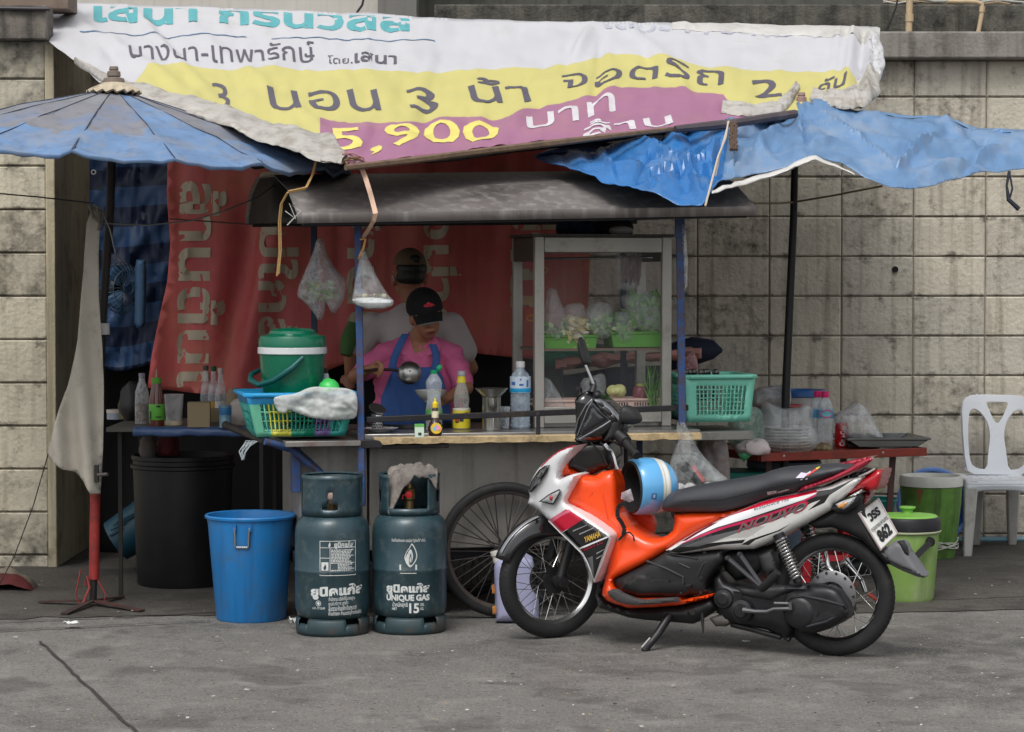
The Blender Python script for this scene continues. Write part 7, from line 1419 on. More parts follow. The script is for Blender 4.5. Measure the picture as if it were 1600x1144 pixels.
b = B(); b.box(g + Vector((0, .06, h(629) + .001)), (34 / s, .004, .003), rz=.08); b.build('flap_seam', mat('card_dark', (96, 84, 66), .8), t)
g, s, h = tb(333, 662); t = thing('carton', 'small tan box tucked behind the plain carton on the table', 'box', g); b = B(); b.box(g + Vector((0, .16, h(641) / 2)), (30 / s, .1, h(641)), rz=-.1); b.build('box', mat('card_tan2', (128, 112, 86), .8), t, bevel=.002)
b = B(); b.box(g + Vector((0, .16, h(641) + .001)), (28 / s, .003, .003), rz=-.1); b.build('flap_seam', mat('card_dark', (96, 84, 66)), t)
for px, yb, lab, capm, lm in ((322, 648, 'tall clear bottle with a blue neck tag behind the tan carton', ('cap_dim', (90, 84, 80)), ('label_multi', (70, 90, 140))), (334, 650, 'tall clear bottle with a green cap at the back of the table', ('cap_dgreen', (20, 96, 50)), ('label_orange', (200, 150, 40))), (345, 655, 'clear bottle with a pale round cap and a black and white label', ('cap_pale', (204, 190, 186)), ('label_bw', (200, 200, 200)))):
    g, s, h = tb(px, yb); W = 9 / s; top = {322: 571, 334: 572, 345: 575}[px]
    bottle('sauce_bottle', lab, g, [(.001, 0), (W, 0), (W, h(620)), (W * .85, h(605)), (W * .45, h(592)), (W * .4, h(top + 6))], M_pet, [('label', [(W, h(646)), (W * 1.03, h(645)), (W * 1.03, h(628)), (W, h(627))], mat(lm[0], lm[1], .5, var=.3, scale=30, dirt=((210, 180, 60), .4, 20))), ('cap', [(W * .45, h(top + 8)), (W * .48, h(top + 7)), (W * .48, h(top)), (.001, h(top))], mat(capm[0], capm[1], .4))])
g, s, h = tb(352, 668); W = 10 / s
bottle('tin_can', 'small printed food tin with a blue label near the basket', g, [(.001, 0), (W, 0), (W * 1.02, .003), (W * .98, .006), (W * .98, h(635)), (W * 1.02, h(634)), (W, h(633)), (.001, h(634))], mat('tin_print', (120, 160, 180), .35, .3, var=.3, scale=22, dirt=((190, 90, 60), .45, 18)), [('label', [(W * .985, h(648)), (W, h(647.5)), (W, h(637)), (W * .985, h(636.5))], mat('tin_blue', (40, 110, 160), .4, dirt=((60, 140, 70), .5, 16)))], cat='tin')
g, s, h = tb(181, 655); W = 14 / s
bottle('jar', 'squat white lidded jar at the far left end of the table', g, [(.001, 0), (W, 0), (W, h(644)), (.001, h(644))], mat('jar_pale', (150, 156, 170), .4), [('lid', [(W * 1.03, h(645)), (W * 1.05, h(643)), (W * 1.05, h(640)), (.001, h(640))], mat('jar_lid', (200, 192, 184), .5))], cat='jar')
g, s, h = tb(196, 656); t = thing('tape_roll', 'small yellow roll lying beside the white jar', 'tape', g); b = B(); b.lathe([(.012, -.012), (.026, -.012), (.026, .012), (.012, .012), (.012, -.012)], g + Vector((0, 0, .027)), 24, rot_to((.25, -1, 0))); b.build('roll', mat('tape_yellow', (186, 170, 50), .5), t)
b = B(); b.lathe([(.010, -.0125), (.0118, -.0125), (.0118, .0125), (.010, .0125), (.010, -.0125)], g + Vector((0, 0, .027)), 24, rot_to((.25, -1, 0))); b.build('core', M_dkm, t)
def lump(name, label, cat, px, py, Y, w_, h_, m, seed=0, d_=None, z0=None):
    c = P(px, py, Y); z0 = c.z if z0 is None else z0; b = B(); b.ball((c.x, c.y, z0 + h_ * .42), (w_, d_ or w_ * .8, h_ * .62), 26, 16)
    for i, v in enumerate(b.v):
        v += Vector((fbm(v.x * 16, v.y * 16, v.z * 16 + seed), fbm(v.y * 16, v.z * 16, seed + 3), .8 * fbm(v.z * 16, v.x * 16, seed + 6))) * (.28 * min(w_, h_)); v.z = max(v.z, z0)
    return b.build(name, m, label=label, cat=cat, sharp=60)
lump('white_bag', 'crumpled white plastic bag on the table beside the turquoise basket', 'plastic bag', 375, 662, 1.5, .07, .13, mat('bag_white', (196, 186, 180), .6, var=.1), 4, z0=TZ)
lump('beige_bag', 'beige crumpled paper bag behind the bottles on the left table', 'bag', 367, 650, 1.9, .05, .17, mat('bag_beige', (150, 132, 108), .8), 9, z0=TZ)
lump('black_bag', 'dark bag with an orange knot behind the cloudy bottle', 'bag', 205, 655, 1.9, .06, .2, mat('bag_black', (26, 24, 24), .5), 12, z0=TZ)
lump('red_cloth', 'dull red cloth bundle hanging in the dark under the table', 'cloth', 262, 712, 1.8, .06, .14, mat('cloth_wine', (104, 36, 40), .8), 15)
lump('grey_rag', 'grey rag hanging beside the red cloth under the table', 'rag', 232, 718, 1.75, .045, .13, mat('rag_grey', (96, 88, 84), .9), 17)
t = thing('seasoning_shaker', 'small white shaker bottle beside the green cooler', 'bottle', fS.P(509, 600, -.3)); c = fS.P(509, 603, -.3); b = B(); b.lathe([(.001, 0), (.017, 0), (.015, .05), (.010, .062)], c, 16); b.build('body', M_wcap, t)
b = B(); b.lathe([(.011, .06), (.012, .075), (.006, .085), (.001, .085)], c, 16); b.build('cap', M_dkm, t)

# ------------------------------------------------------------------ right: aqua basket, red table and its things
fA = Frame(K(1.8, .14, 0), CU, (0, 0, 1), -CW); M_aq = mat('basket_aqua', (120, 200, 178), .4, var=.05)
bk2, pt2 = basket('cutlery_basket', fA, 1072, 1180, 588, 660, .36, [M_aq, M_aq], 'pale aqua lattice basket of cutlery on the right cart shelf', flare=.02, rows=7, cell=.02, z_lat=(.04, .8))
b = B()
for k in range(10): p = pt2(.08 + .05 * k, .3 + .05 * (k % 4), .9); b.tube([p + Vector((0, 0, -.1)), p + Vector((.01 * (k % 3), 0, .03))], .006, 6); b.ball(p + Vector((.01 * (k % 3), 0, .035)), (.014, .008, .02), 10, 8)
b.build('cutlery', M_blkg, label='black handled spoons bunched in the aqua basket', cat='cutlery')
fc_ = Frame(K(1.72, .45, 0), CU, (0, 0, 1), -CW)
bag('snack_bag', [(1062, 566), (1070, 552), (1082, 548), (1090, 560), (1092, 592), (1076, 598), (1064, 596)], fc_, 0, .05, 'maroon filled clear bag hanging behind the right blue post', film('bag_pinkish', (150, 100, 104), .6, .25, 26), w=.04)
# table
ta = math.radians(24); TU = Vector((math.cos(ta), math.sin(ta), 0)); TW = Vector((-math.sin(ta), math.cos(ta), 0)); TO = P(1190, 713, 1.48); TO.z = 0; TZ2 = CAMZ + (HOR - 710) / S(1.48)
def KT(u, w, z): return TO + TU * u + TW * w + Vector((0, 0, z))
t = thing('red_table', 'red painted wooden table against the wall holding plates and bottles', 'table', KT(.5, .35, 0)); M_rt = mat('table_red', (126, 40, 26), .4, var=.2, scale=7, dirt=((60, 26, 20), .55, 8), stretch=(1, 1, 1), coat=.3)
UL = .98
b = B(); b.box(KT(UL / 2, .36, TZ2 - .012), (UL, .72, .02), rz=ta); b.build('tabletop', mat('table_board', (140, 58, 40), .4, var=.2, dirt=((84, 36, 28), .5, 5)), t)
for (u0_, u1_, w0_, w1_) in ((-.015, UL + .015, -.02, -.001), (-.015, UL + .015, .721, .74), (-.02, -.001, .0, .72), (UL + .001, UL + .02, .0, .72)):
    b = B(); b.box(KT((u0_ + u1_) / 2, (w0_ + w1_) / 2, TZ2 - .016), (u1_ - u0_, w1_ - w0_, .044), rz=ta); b.build('edge_strip', M_rt, t, bevel=.003)
for u in (.12, .72): b = B(); b.lathe([(.001, .002), (.006, .0015), (.007, 0)], KT(u, -.021, TZ2 - .012), 10, rot_to(-TW)); b.build('screw', M_chr, t)
for u, w, lean in ((.1, .1, 0), (UL - .12, .1, -.05), (.1, .6, 0), (UL - .12, .6, .05)):
    b = B(); b.bar(KT(u, w, TZ2 - .03), KT(u + lean, w, 0), .03, .03, up=(0, 1, 0)); b.build('leg', mat('leg_redbrown', (60, 24, 20), .5), t)
b = B(); b.add([P(1152, 709, 1.40) , P(1178, 708, 1.42), P(1162, 722, 1.41)], [(0, 1, 2)]); b.build('green_leaf', mat('leaf_plastic', (60, 150, 100), .5), label='green plastic corner hanging over the red table edge', cat='plastic', solid=.003)
def ot(px, py): g = G(px, py, TZ2); return g, S(g.y)
def stack(px, yb, n, W, label, m):
    g, s = ot(px, yb); c = g + Vector((0, W / s, 0)); t = thing('plate_stack', label, 'plates', c); 
    for k in range(n):
        z = k * .0165; b = B(); r = W / s * (1 if k else 1.02); b.lathe([(.001, z + .003), (r * .55, z), (r * .62, z + .004), (r * .96, z + .016), (r, z + .019), (r * .97, z + .021), (r * .6, z + .009), (.001, z + .008)], c, 36); b.build('plate', m[0 if k else 1] if isinstance(m, list) else m, t)
    return t, c
M_chn = mat('china_stack', (216, 214, 214), .25, coat=.4); M_chc = mat('china_cream', (206, 184, 158), .3, coat=.3)
stack(1234, 705, 7, 38, 'stack of white plates on a cream plate wrapped in clear plastic', [M_chn, M_chc])
fR = FY(1.62)
bag('wrap_bag', [(1192, 702), (1186, 690), (1190, 664), (1192, 640), (1200, 628), (1222, 640), (1250, 640), (1262, 632), (1272, 640), (1268, 660), (1282, 690), (1272, 704), (1236, 708)], FY(1.50), .0, .1, 'clear plastic sheet wrapped over the stack of white plates', M_bag, w=.1)
bag('wrap_bag', [(1142, 700), (1138, 670), (1148, 644), (1170, 634), (1192, 640), (1194, 670), (1192, 700), (1166, 706)], FY(1.62), .0, .1, 'pale green tinted bag of bowls left of the white plates', film('bag_greenish', (176, 206, 192), .34, .22, 20), w=.1)
g, s = ot(1166, 700); c = g + Vector((0, .12, 0)); t = thing('bowl_stack', 'stack of pale bowls inside the greenish bag', 'bowls', c)
for k in range(4): b = B(); b.lathe([(.03, .02 * k), (.05, .02 * k + .01), (.075, .02 * k + .05), (.07, .02 * k + .05), (.03, .02 * k + .012)], c, 24); b.build('bowl', mat('bowl_pale', (176, 190, 184), .35), t)
g, s = ot(1215, 668); t = thing('dish_stack', 'grey covered dish pile with a red rimmed plate behind the plates', 'dishes', P(1208, 640, 2.05)); c = P(1210, 640, 2.05); c.z = TZ2
b = B(); b.lathe([(.001, 0), (.11, 0), (.115, .18), (.15, .21), (.155, .215), (.1, .2), (.001, .2)], c, 30); b.build('pot', mat('dish_grey', (150, 150, 152), .4), t)
b = B(); b.lathe([(.15, .216), (.158, .218), (.155, .224), (.001, .222)], c, 30); b.build('red_rim', mat('dish_red', (180, 60, 50), .4), t)
bag('wrap_bag', [(1174, 636), (1178, 614), (1190, 606), (1212, 604), (1234, 602), (1237, 620), (1234, 640), (1212, 640), (1190, 640)], FY(1.9), .0, .1, 'smoky clear bag heaped on the pile behind the plates', film('bag_smoky', (176, 176, 180), .5, .25, 18), w=.08)
c = P(1252, 690, 2.3); t = thing('lidded_pail', 'clear pail with a blue lid at the back of the red table', 'pail', Vector((c.x, 2.35, .5))); s = S(2.35); c = Vector((c.x, 2.35, CAMZ + (HOR - 690) / s))
b = B(); b.lathe([(.001, 0), (.11, 0), (.135, .255)], c, 32); b.build('tub', film('pail_clear', (206, 206, 204), .6, .3, 8), t)
b = B(); b.lathe([(.137, .245), (.148, .25), (.148, .275), (.135, .285), (.12, .272), (.001, .272)], c, 32); b.build('lid', mat('lid_blue', (40, 96, 160), .4, coat=.3), t, sharp=25)
for px, yb, lab in ((1279, 700, 'clear bottle with a pink cap, the left one behind the drink can'), (1289, 700, 'clear bottle with a pink cap and a blue and pink label')):
    g, s = ot(px, yb); g = g + Vector((0, .05 if px == 1279 else 0, 0)); W = 13 / s; h = lambda py: (yb - py) / s
    pr = [(.001, 0), (W * .9, 0), (W, .008), (W, h(680)), (W * .9, h(676)), (W, h(670)), (W, h(640)), (W * .8, h(630)), (W * .42, h(622)), (W * .38, h(619))]
    t = bottle('water_bottle', lab, g, pr, M_pet, [('cap', [(W * .42, h(621)), (W * .45, h(620)), (W * .45, h(611.5)), (.001, h(611))], mat('cap_magenta', (224, 40, 116), .4)), ('label', [(W, h(653)), (W * 1.02, h(652.5)), (W * 1.02, h(640)), (W, h(639.5))], mat('label_sky', (96, 160, 200), .4, var=.1))])
    if px == 1289:
        b = B(); b.grid(lambda u, v: cyl(g, W * 1.02, .05 + .75 * math.cos(2 * PI * u) * (1 - v), h(646) + h(653 - 12) * 0 + .022 * math.sin(2 * PI * u) * (1 - v)), 20, 1); b.build('label_badge', mat('label_pinkring', (214, 90, 130), .4), t, keep=True)
        b = B(); b.grid(lambda u, v: cyl(g, W * 1.02, .05 + .55 * math.cos(2 * PI * u) * (1 - v), h(646) + .015 * math.sin(2 * PI * u) * (1 - v), .002), 20, 1); b.build('label_centre', mat('label_turq', (110, 190, 206), .4), t, keep=True)
g, s = ot(1315, 699); W = 10.5 / s; h = lambda py: (699 - py) / s
t = bottle('drink_can', 'red cola can with white script on the red table', g, [(.001, .002), (W * .78, 0), (W * .82, .004), (W, .012), (W, h(666)), (W * .84, h(661)), (W * .82, h(660))], mat('can_red', (196, 24, 34), .28, .3, var=.05, coat=.3), [('top', [(W * .82, h(660.5)), (W * .84, h(659.5)), (W * .78, h(660.5)), (.001, h(661))], M_chr)], n=32, cat='can')
b = B(); write(b, 'Coca-Cola', lambda u, v: cyl(g, W, .42 - v * .62 + .22 * (u - .5), lerp(h(696), h(664), u)), .035, .2); b.build('lettering', M_lw, t, keep=True, sharp=80)
b = B(); b.grid(lambda u, v: cyl(g, W, .62 + .16 * math.sin(u * 4) + .1 * v, lerp(h(697), h(665), u)), 12, 1); b.build('ribbon', mat('can_silver', (206, 206, 208), .3, .3), t, keep=True)
lump('tissue_wad', 'crumpled pinkish white tissue heap at the left corner of the red table', 'tissue', 1176, 705, 1.46, .09, .075, mat('tissue', (206, 194, 196), .8, var=.08), 21, z0=TZ2)
lump('peel_scraps', 'small heap of brown and green scraps beside the drink can', 'scraps', 1286, 702, 1.72, .05, .04, mat('scrap_brown', (104, 84, 60), .7, var=.3, scale=30, dirt=((160, 170, 130), .6, 40)), 24, z0=TZ2)
fTr = Frame(KT(.9, .2, 0), TU, (0, 0, 1), -TW)
tr_o = tray('steel_tray', 1326, 1452, 684, 699, mat('tray_steel', (120, 122, 122), .18, .9, var=.1), 'shallow dark steel tray at the right end of the red table', 'tray', fr=Frame(KT(.75, .06, 0), (1, .12, 0), (0, 0, 1), (.12, -1, 0)), depth=.42, flare=.06)
bag('clear_bag', [(1306, 660), (1312, 646), (1326, 640), (1340, 630), (1352, 634), (1362, 650), (1374, 672), (1382, 686), (1360, 692), (1330, 690), (1316, 672)], FY(1.95), .05, .09, 'crisp clear bag standing peaked in the steel tray', M_bagm, w=.08)
b = B(); b.box(KT(.86, .15, TZ2 + .004), (.2, .16, .005), rz=ta); b.build('paper_sheet', mat('paper_green', (190, 206, 190), .6), label='pale green paper sheet under the steel tray', cat='paper')
# under and beside the table
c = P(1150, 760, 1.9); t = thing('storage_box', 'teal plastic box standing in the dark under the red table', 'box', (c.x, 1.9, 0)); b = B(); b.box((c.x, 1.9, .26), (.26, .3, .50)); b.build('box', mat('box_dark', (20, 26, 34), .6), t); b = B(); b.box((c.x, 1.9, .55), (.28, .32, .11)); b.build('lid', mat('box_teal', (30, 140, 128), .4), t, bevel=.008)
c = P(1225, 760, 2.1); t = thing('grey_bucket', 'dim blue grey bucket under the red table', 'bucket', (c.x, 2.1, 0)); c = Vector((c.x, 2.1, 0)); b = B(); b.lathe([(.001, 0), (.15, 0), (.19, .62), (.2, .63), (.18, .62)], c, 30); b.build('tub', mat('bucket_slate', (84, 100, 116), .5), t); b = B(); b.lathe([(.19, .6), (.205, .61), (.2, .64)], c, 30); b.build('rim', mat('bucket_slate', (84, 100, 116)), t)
t = thing('plastic_stool', 'red plastic stool behind the rear wheel of the motorcycle', 'stool', P(1290, 900, 1.35)); c = P(1290, 900, 1.35); c.z = 0; M_rs = mat('stool_red', (150, 30, 40), .4)
b = B(); b.lathe([(.001, .44), (.13, .44), (.15, .43), (.155, .40), (.14, .40), (.13, .425), (.001, .43)], c, 28); b.build('seat', M_rs, t)
for k in range(4): a = PI / 4 + k * PI / 2; b = B(); b.bar(c + Vector((.12 * math.cos(a), .12 * math.sin(a), .42)), c + Vector((.17 * math.cos(a), .17 * math.sin(a), 0)), .045, .012, up=(math.cos(a), math.sin(a), 0)); b.build('leg', M_rs, t)
b = B(); b.lathe([(.145, .2), (.152, .2), (.152, .23), (.145, .23), (.145, .2)], c, 28); b.build('brace', M_rs, t)
# ------------------------------------------------------------------ coolers, basins, chair at the right
g = G(1425, 944); c = Vector((g.x, g.y + .16, 0)); s = S(c.y); M_lg = mat('cooler_lime', (140, 176, 92), .5, var=.1, scale=4, dirt=((172, 182, 142), .7, 5), streak=((112, 136, 84), .6)); h = lambda py: (944 - py) / s
t = thing('water_cooler', 'short lime green cooler with a black band and knobbed lid', 'cooler', c)
W = 50 / s; b = B(); b.lathe([(.001, 0), (W * .78, 0), (W * .84, .02), (W * .97, h(850)), (W * .98, h(838))], c, 44); b.build('body', M_lg, t, sharp=50)
b = B(); b.lathe([(W * .97, h(838)), (W * 1.05, h(836)), (W * 1.06, h(834)), (W * 1.02, h(833))], c, 44); b.build('lip', mat('cooler_lip', (176, 186, 150), .5), t)
b = B(); b.lathe([(W * .98, h(834)), (W * 1.04, h(833)), (W * 1.04, h(818)), (W * 1.0, h(813)), (W * .93, h(812))], c, 44); b.build('band', mat('cooler_black', (22, 20, 26), .4, dirt=((52, 48, 54), .4, 6)), t)
b = B(); b.lathe([(W * .95, h(812.5)), (W * .9, h(810)), (W * .6, h(808.5)), (W * .18, h(807)), (W * .17, h(803)), (W * .26, h(799)), (W * .25, h(797)), (.001, h(797))], c, 44); b.build('lid', mat('lid_lime', (122, 178, 76), .4), t, sharp=25)
b = B(); ax = c + Vector((W * .55, -W * .86, h(848))); b.lathe([(.001, .02), (.022, .018), (.026, 0)], ax, 16, rot_to((.5, -.85, 0))); b.bar(ax + Vector((0, -.02, 0)), ax + Vector((-.10, -.06, -.09)), .028, .018, up=(0, -1, 0)); b.build('handle', mat('handle_black', (22, 22, 24), .5), t)
g = G(1462, 876); c = Vector((g.x, g.y + .17, 0)); s = S(c.y); h = lambda py: (876 - py) / s
t = thing('water_cooler', 'tall green open cooler with a white rim beside the chair', 'cooler', c); W = 48 / s
b = B(); b.lathe([(.001, .0), (W * .76, 0), (W * .8, .02), (W * .95, h(800)), (W * .955, h(797)), (W * .97, h(794)), (W * 1.0, h(767)), (W * 1.01, h(764))], c, 44); b.build('body', mat('cooler_moss', (104, 150, 66), .45, var=.1, dirt=((70, 96, 46), .8, 5), streak=((60, 84, 44), .7)), t, sharp=50)
b = B(); b.lathe([(W * .98, h(764)), (W * 1.03, h(763)), (W * 1.03, h(751)), (W * .99, h(747)), (W * .92, h(747)), (W * .88, h(755)), (W * .8, h(790)), (.001, h(790))], c, 44); b.build('rim', mat('cooler_offwhite', (214, 214, 206), .45, dirt=((180, 178, 168), .4, 5)), t, sharp=40)
b = B()
for k in range(5):
    for j in range(1): b.tube([c + Vector(((W * .86 + .004) * math.sin(a), -(W * .86 + .004) * math.cos(a), .055 + .012 * k + .03 * math.sin(a * (1.2 + .2 * k) + k))) for a in [(-1.2 + 2.6 * i / 16) for i in range(17)]], .0035, 5)
b.build('tape_wrap', film('tape_clear', (214, 214, 206), .7, .2, 30), t)
b = B(); b.grid(lambda u, v: c + Vector(((W * 1.005 + .001) * math.sin(-.55 + .22 * (u - .5) * (1.6 - v)), -(W * 1.005 + .001) * math.cos(-.55 + .22 * (u - .5) * (1.6 - v)), h(766) - v * .09 * (1 - (2 * u - 1) ** 2))), 10, 8); b.build('rust_stain', mat('stain_brown', (130, 88, 52), .6, var=.3), t, keep=True)
c = P(1459, 800, 3.55); t = thing('blue_basin', 'large round blue basin leaning on edge against the wall', 'basin', (c.x, c.y, 0)); s = S(3.55); W = 54 / s; R = rot_to((.05, -1, .25)); c.z = W * 1.28
b = B(); b.lathe([(.001, -.16), (W * .72, -.16), (W * .8, -.14), (W * .97, -.0)], c, 48, R); b.build('bowl', mat('basin_blue', (32, 76, 160), .4, var=.06), t, solid=.005)
b = B(); b.lathe([(W * .95, -.01), (W * .97, .01), (W * 1.04, .014), (W * 1.1, .0), (W * 1.09, -.014), (W * 1.0, -.012)], c, 48, R); b.build('rim', mat('basin_rim', (98, 136, 200), .45), t)
g = P(1372, 815, 2.2); c = Vector((g.x, 2.25, 0)); s = S(2.25); t = thing('teal_basin', 'teal plastic basin on a low stand behind the licence plate', 'basin', c); zt_ = CAMZ + (HOR - 779) / s
b = B(); W = 31 / s; b.lathe([(.001, zt_ - .13), (W * .75, zt_ - .13), (W * .97, zt_ - .005), (W * 1.05, zt_), (W * 1.05, zt_ - .012), (W * .93, zt_ - .012), (W * .72, zt_ - .12), (.001, zt_ - .12)], c, 36); b.build('bowl', mat('basin_teal', (0, 128, 122), .4), t, sharp=50)
b = B(); b.lathe([(.001, 0), (W * .8, 0), (W * .7, zt_ - .135), (.001, zt_ - .135)], c, 24); b.build('stand', mat('stand_dark', (50, 54, 50), .7), t)
# white monobloc chair
sCh = S(3.55); ch = thing('plastic_chair', 'white plastic garden chair with a Y shaped back at the right edge', 'chair', P(1560, 860, 3.5)); M_ch = mat('chair_white', (216, 220, 226), .42, var=.03, dirt=((196, 196, 194), .3, 5)); M_chl = mat('chair_dirty', (176, 174, 170), .5, var=.1, dirt=((110, 106, 100), .6, 6))
fb = Frame(P(1556, 700, 3.62), (1, -.12, 0), (0, .16, 1), (-.12, -1, .16)); cxx = 1558
def mir(p): return [(2 * cxx - x, y) for x, y in reversed(p)]
half = [(cxx, 617), (1535, 617), (1520, 618), (1510, 622), (1505, 630), (1503, 645), (1504, 680), (1506, 715), (1510, 736), (1520, 742), (cxx, 742)]
hole = [(1514, 648), (1517, 641), (1523, 639), (1532, 644), (1541, 656), (1546, 670), (1547, 684), (1544, 705), (1541, 734), (1526, 733), (1515, 726), (1512, 700), (1512, 670)]
tri = [(1541, 630), (1545, 628), (1571, 628), (1577, 630), (1574, 638), (1566, 654), (1561, 661), (1556, 661), (1551, 652)]
OUTc = half[:-1] + mir(half)[:-1] if False else half + mir(half)[1:-1]
V, fs, ms, ol = fill(OUTc, 3.2, [smooth_poly(hole, 1), smooth_poly(mir(hole), 1), smooth_poly(tri, 1)])
keepf = [f for f, m in zip(fs, ms) if m == 0]
def curv(v): return .05 * ((v.x - cxx) / 55) ** 2 + .004
b = B(); b.add([fb.P(v.x, v.y, curv(v)) for v in V], keepf); bk_ = b.build('backrest', M_ch, ch, solid=.022, sharp=60)
md = bk_.modifiers.new('bev', 'BEVEL'); md.width = .007; md.segments = 3; md.limit_method = 'ANGLE'
sz = CAMZ + (HOR - 745) / S(3.5)
def seatp(u, v): return Vector((lerp(P(1508, 745, 3.2).x, P(1612, 745, 3.2).x, u) , lerp(3.16, 3.66, v), sz - .018 * math.sin(PI * u) * math.sin(PI * v) - (.02 * (1 - v * 12) if v < .08 else 0)))
b = B(); b.grid(seatp, 20, 16); b.build('seat', M_ch, ch, solid=.014, sharp=60)
b = B()
for k in range(5):
    for j in range(2): p = seatp(.2 + .15 * k, .55 + .2 * j); b.lathe([(.001, .011), (.008, .011)], p, 8)
b.build('seat_holes', mat('hole_shadow', (40, 40, 44), .8), ch, keep=True)
b = B(); b.grid(lambda u, v: Vector((seatp(u, 0).x, 3.165 + .01 * v, sz - .02 - v * (.035 + .05 * (2 * u - 1) ** 4))), 20, 3); b.build('apron', M_ch, ch, solid=.012)
for (px0, px1, yb, Yt, Yb) in ((1517, 1511, 869, 3.2, 3.12), (1612, 1618, 869, 3.2, 3.12), (1583, 1581, 851, 3.62, 3.72), (1527, 1524, 851, 3.62, 3.72)):
    top = P(px0, 752, Yt); bt_ = P(px1, yb, Yb); bt_.z = 0; b = B(); w0_, w1_ = .042, .026
    b.v += [top + Vector((x * w0_, y * .03, 0)) for x, y in ((-1, -1), (1, -1), (1, 1), (-1, 1))] + [bt_ + Vector((x * w1_, y * .022, 0)) for x, y in ((-1, -1), (1, -1), (1, 1), (-1, 1))]
    b.f += [(0, 1, 2, 3), (7, 6, 5, 4), (0, 4, 5, 1), (1, 5, 6, 2), (2, 6, 7, 3), (3, 7, 4, 0)]; b.m += [0] * 6; b.build('leg', M_chl, ch, bevel=.01)
# white jerrican behind the front wheel
g = G(800, 974); fJ = FY(.42); t = thing('jerrican', 'lilac white plastic jerrican on the ground behind the front wheel', 'jerrican', (g.x, .48, 0))
b = B(); inflate(b, fJ, [(775, 972), (773, 930), (772, 888), (774, 880), (780, 874), (792, 868), (815, 866), (832, 876), (838, 900), (842, 940), (842, 972)], .0, .04, .04, step=.014, thick=.16); b.build('can', mat('can_lilac', (166, 168, 200), .45, var=.05), t, sharp=60)
b = B(); p = fJ.P(776, 872, -.03); b.lathe([(.02, -.02), (.02, .012), (.024, .014), (.024, .034), (.001, .036)], p, 18, Matrix.Rotation(-.25, 3, 'Y')); b.build('cap', mat('can_cap', (206, 200, 194), .5), t, sharp=30)
for poly in ([(768, 915), (772, 912), (774, 926), (769, 928)], [(769, 948), (775, 946), (776, 958), (770, 960)], [(801, 912), (804, 914), (804, 940), (801, 938)]): b = B(); inflate(b, fJ, poly, .038, .002, .01, step=.01, thick=.002); b.build('label_print', mat('can_label', (190, 130, 60), .5, dirt=((150, 50, 50), .6, 30)), t)
# ------------------------------------------------------------------ the two cooks
M_skin = mat('skin', (172, 120, 90), .5, var=.06, scale=12); M_hair = mat('hair_black', (16, 14, 14), .5, var=.3, scale=40)
M_shirt = mat('polo_pink', (226, 112, 160), .85, var=.07, scale=7, bump=.1, bscale=200); M_apr = mat('apron_blue', (66, 104, 172), .85, var=.1, scale=6, bump=.1, bscale=180)
YP = 1.33
def Q(px, py, dy=0.0): return P(px, py, YP - dy)
def hand(wrist, knuck, tips, th, r=.0085):
    """prims of a hand: palm, four bent fingers of different lengths and a thumb"""
    pr = [(wrist, wrist.lerp(knuck[1], .6), .021, .026), (wrist.lerp(knuck[0], .5), knuck[0], .018, .012), (wrist.lerp(knuck[3], .5), knuck[3], .018, .011), (wrist.lerp(knuck[1], .5), knuck[1], .018, .012)]
    for k, (m, e) in zip(knuck, tips): pr += [(k, m, r * 1.15, r), (m, e, r, r * .8)]
    pr += [(wrist.lerp(knuck[0], .25), th[0], .013, .0105), (th[0], th[1], .0105, .008)]
    return pr
w = thing('person', 'cook in a pink polo shirt and blue apron bending over a bowl behind the counter', 'person', (Q(655, 600).x, YP, 0))
hd = Q(665, 493, .14); Rh = Matrix.Rotation(.30, 3, 'X') @ Matrix.Rotation(-.12, 3, 'Y') @ Matrix.Rotation(.22, 3, 'Z')
def H(x, y, z): return hd + Rh @ Vector((x, y, z))
sL, sR = Q(600, 555, .02), Q(706, 556, .02); eL, eR = Q(556, 588, .10), Q(727, 606, .14)
wL, wR = Q(577, 577, .27), Q(700, 622, .33)
nk = Q(652, 536, .04)
body = [(H(0, 0, .015), (.073, .088, .098), Rh), (H(0, -.030, -.045), (.058, .062, .062), Rh), (H(0, -.055, -.082), (.030, .026, .022), Rh), (H(0, .03, .05), (.072, .072, .062), Rh), (H(-.035, -.05, -.035), (.022, .024, .022), Rh), (H(.035, -.05, -.035), (.022, .024, .022), Rh),
        (H(0, -.088, .012), H(0, -.104, -.022), .009, .0135), (H(-.012, -.092, -.024), H(.012, -.092, -.024), .010, .010), (H(-.016, -.086, -.056), H(.016, -.086, -.056), .009, .009), (H(-.014, -.084, -.064), H(.014, -.084, -.064), .009, .009), (H(-.05, -.072, .026), H(.05, -.072, .026), .016, .016),
        (H(-.075, .008, -.012), (.010, .022, .030), Rh), (H(.075, .008, -.012), (.010, .022, .030), Rh),
        (H(0, .03, -.06), nk, .052, .056), (nk, Q(655, 570, .0), .056, .09), (sL, sR, .06, .06), (Q(655, 560), Q(655, 640, -.02), .13, .13), (Q(655, 640, -.02), Q(657, 720, -.05), .14, .15), (Q(640, 720, -.05), Vector((Q(640, 720).x, YP + .05, .06)), .085, .05), (Q(676, 720, -.05), Vector((Q(676, 720).x, YP + .05, .06)), .085, .05),
        (sL, eL, .052, .040), (eL, wL, .038, .024), (sR, eR, .054, .041), (eR, wR, .039, .024)]
lad = (Q(585, 577, .31), Q(626, 580, .31))
def kn(px, py, d): return Q(px, py, d)
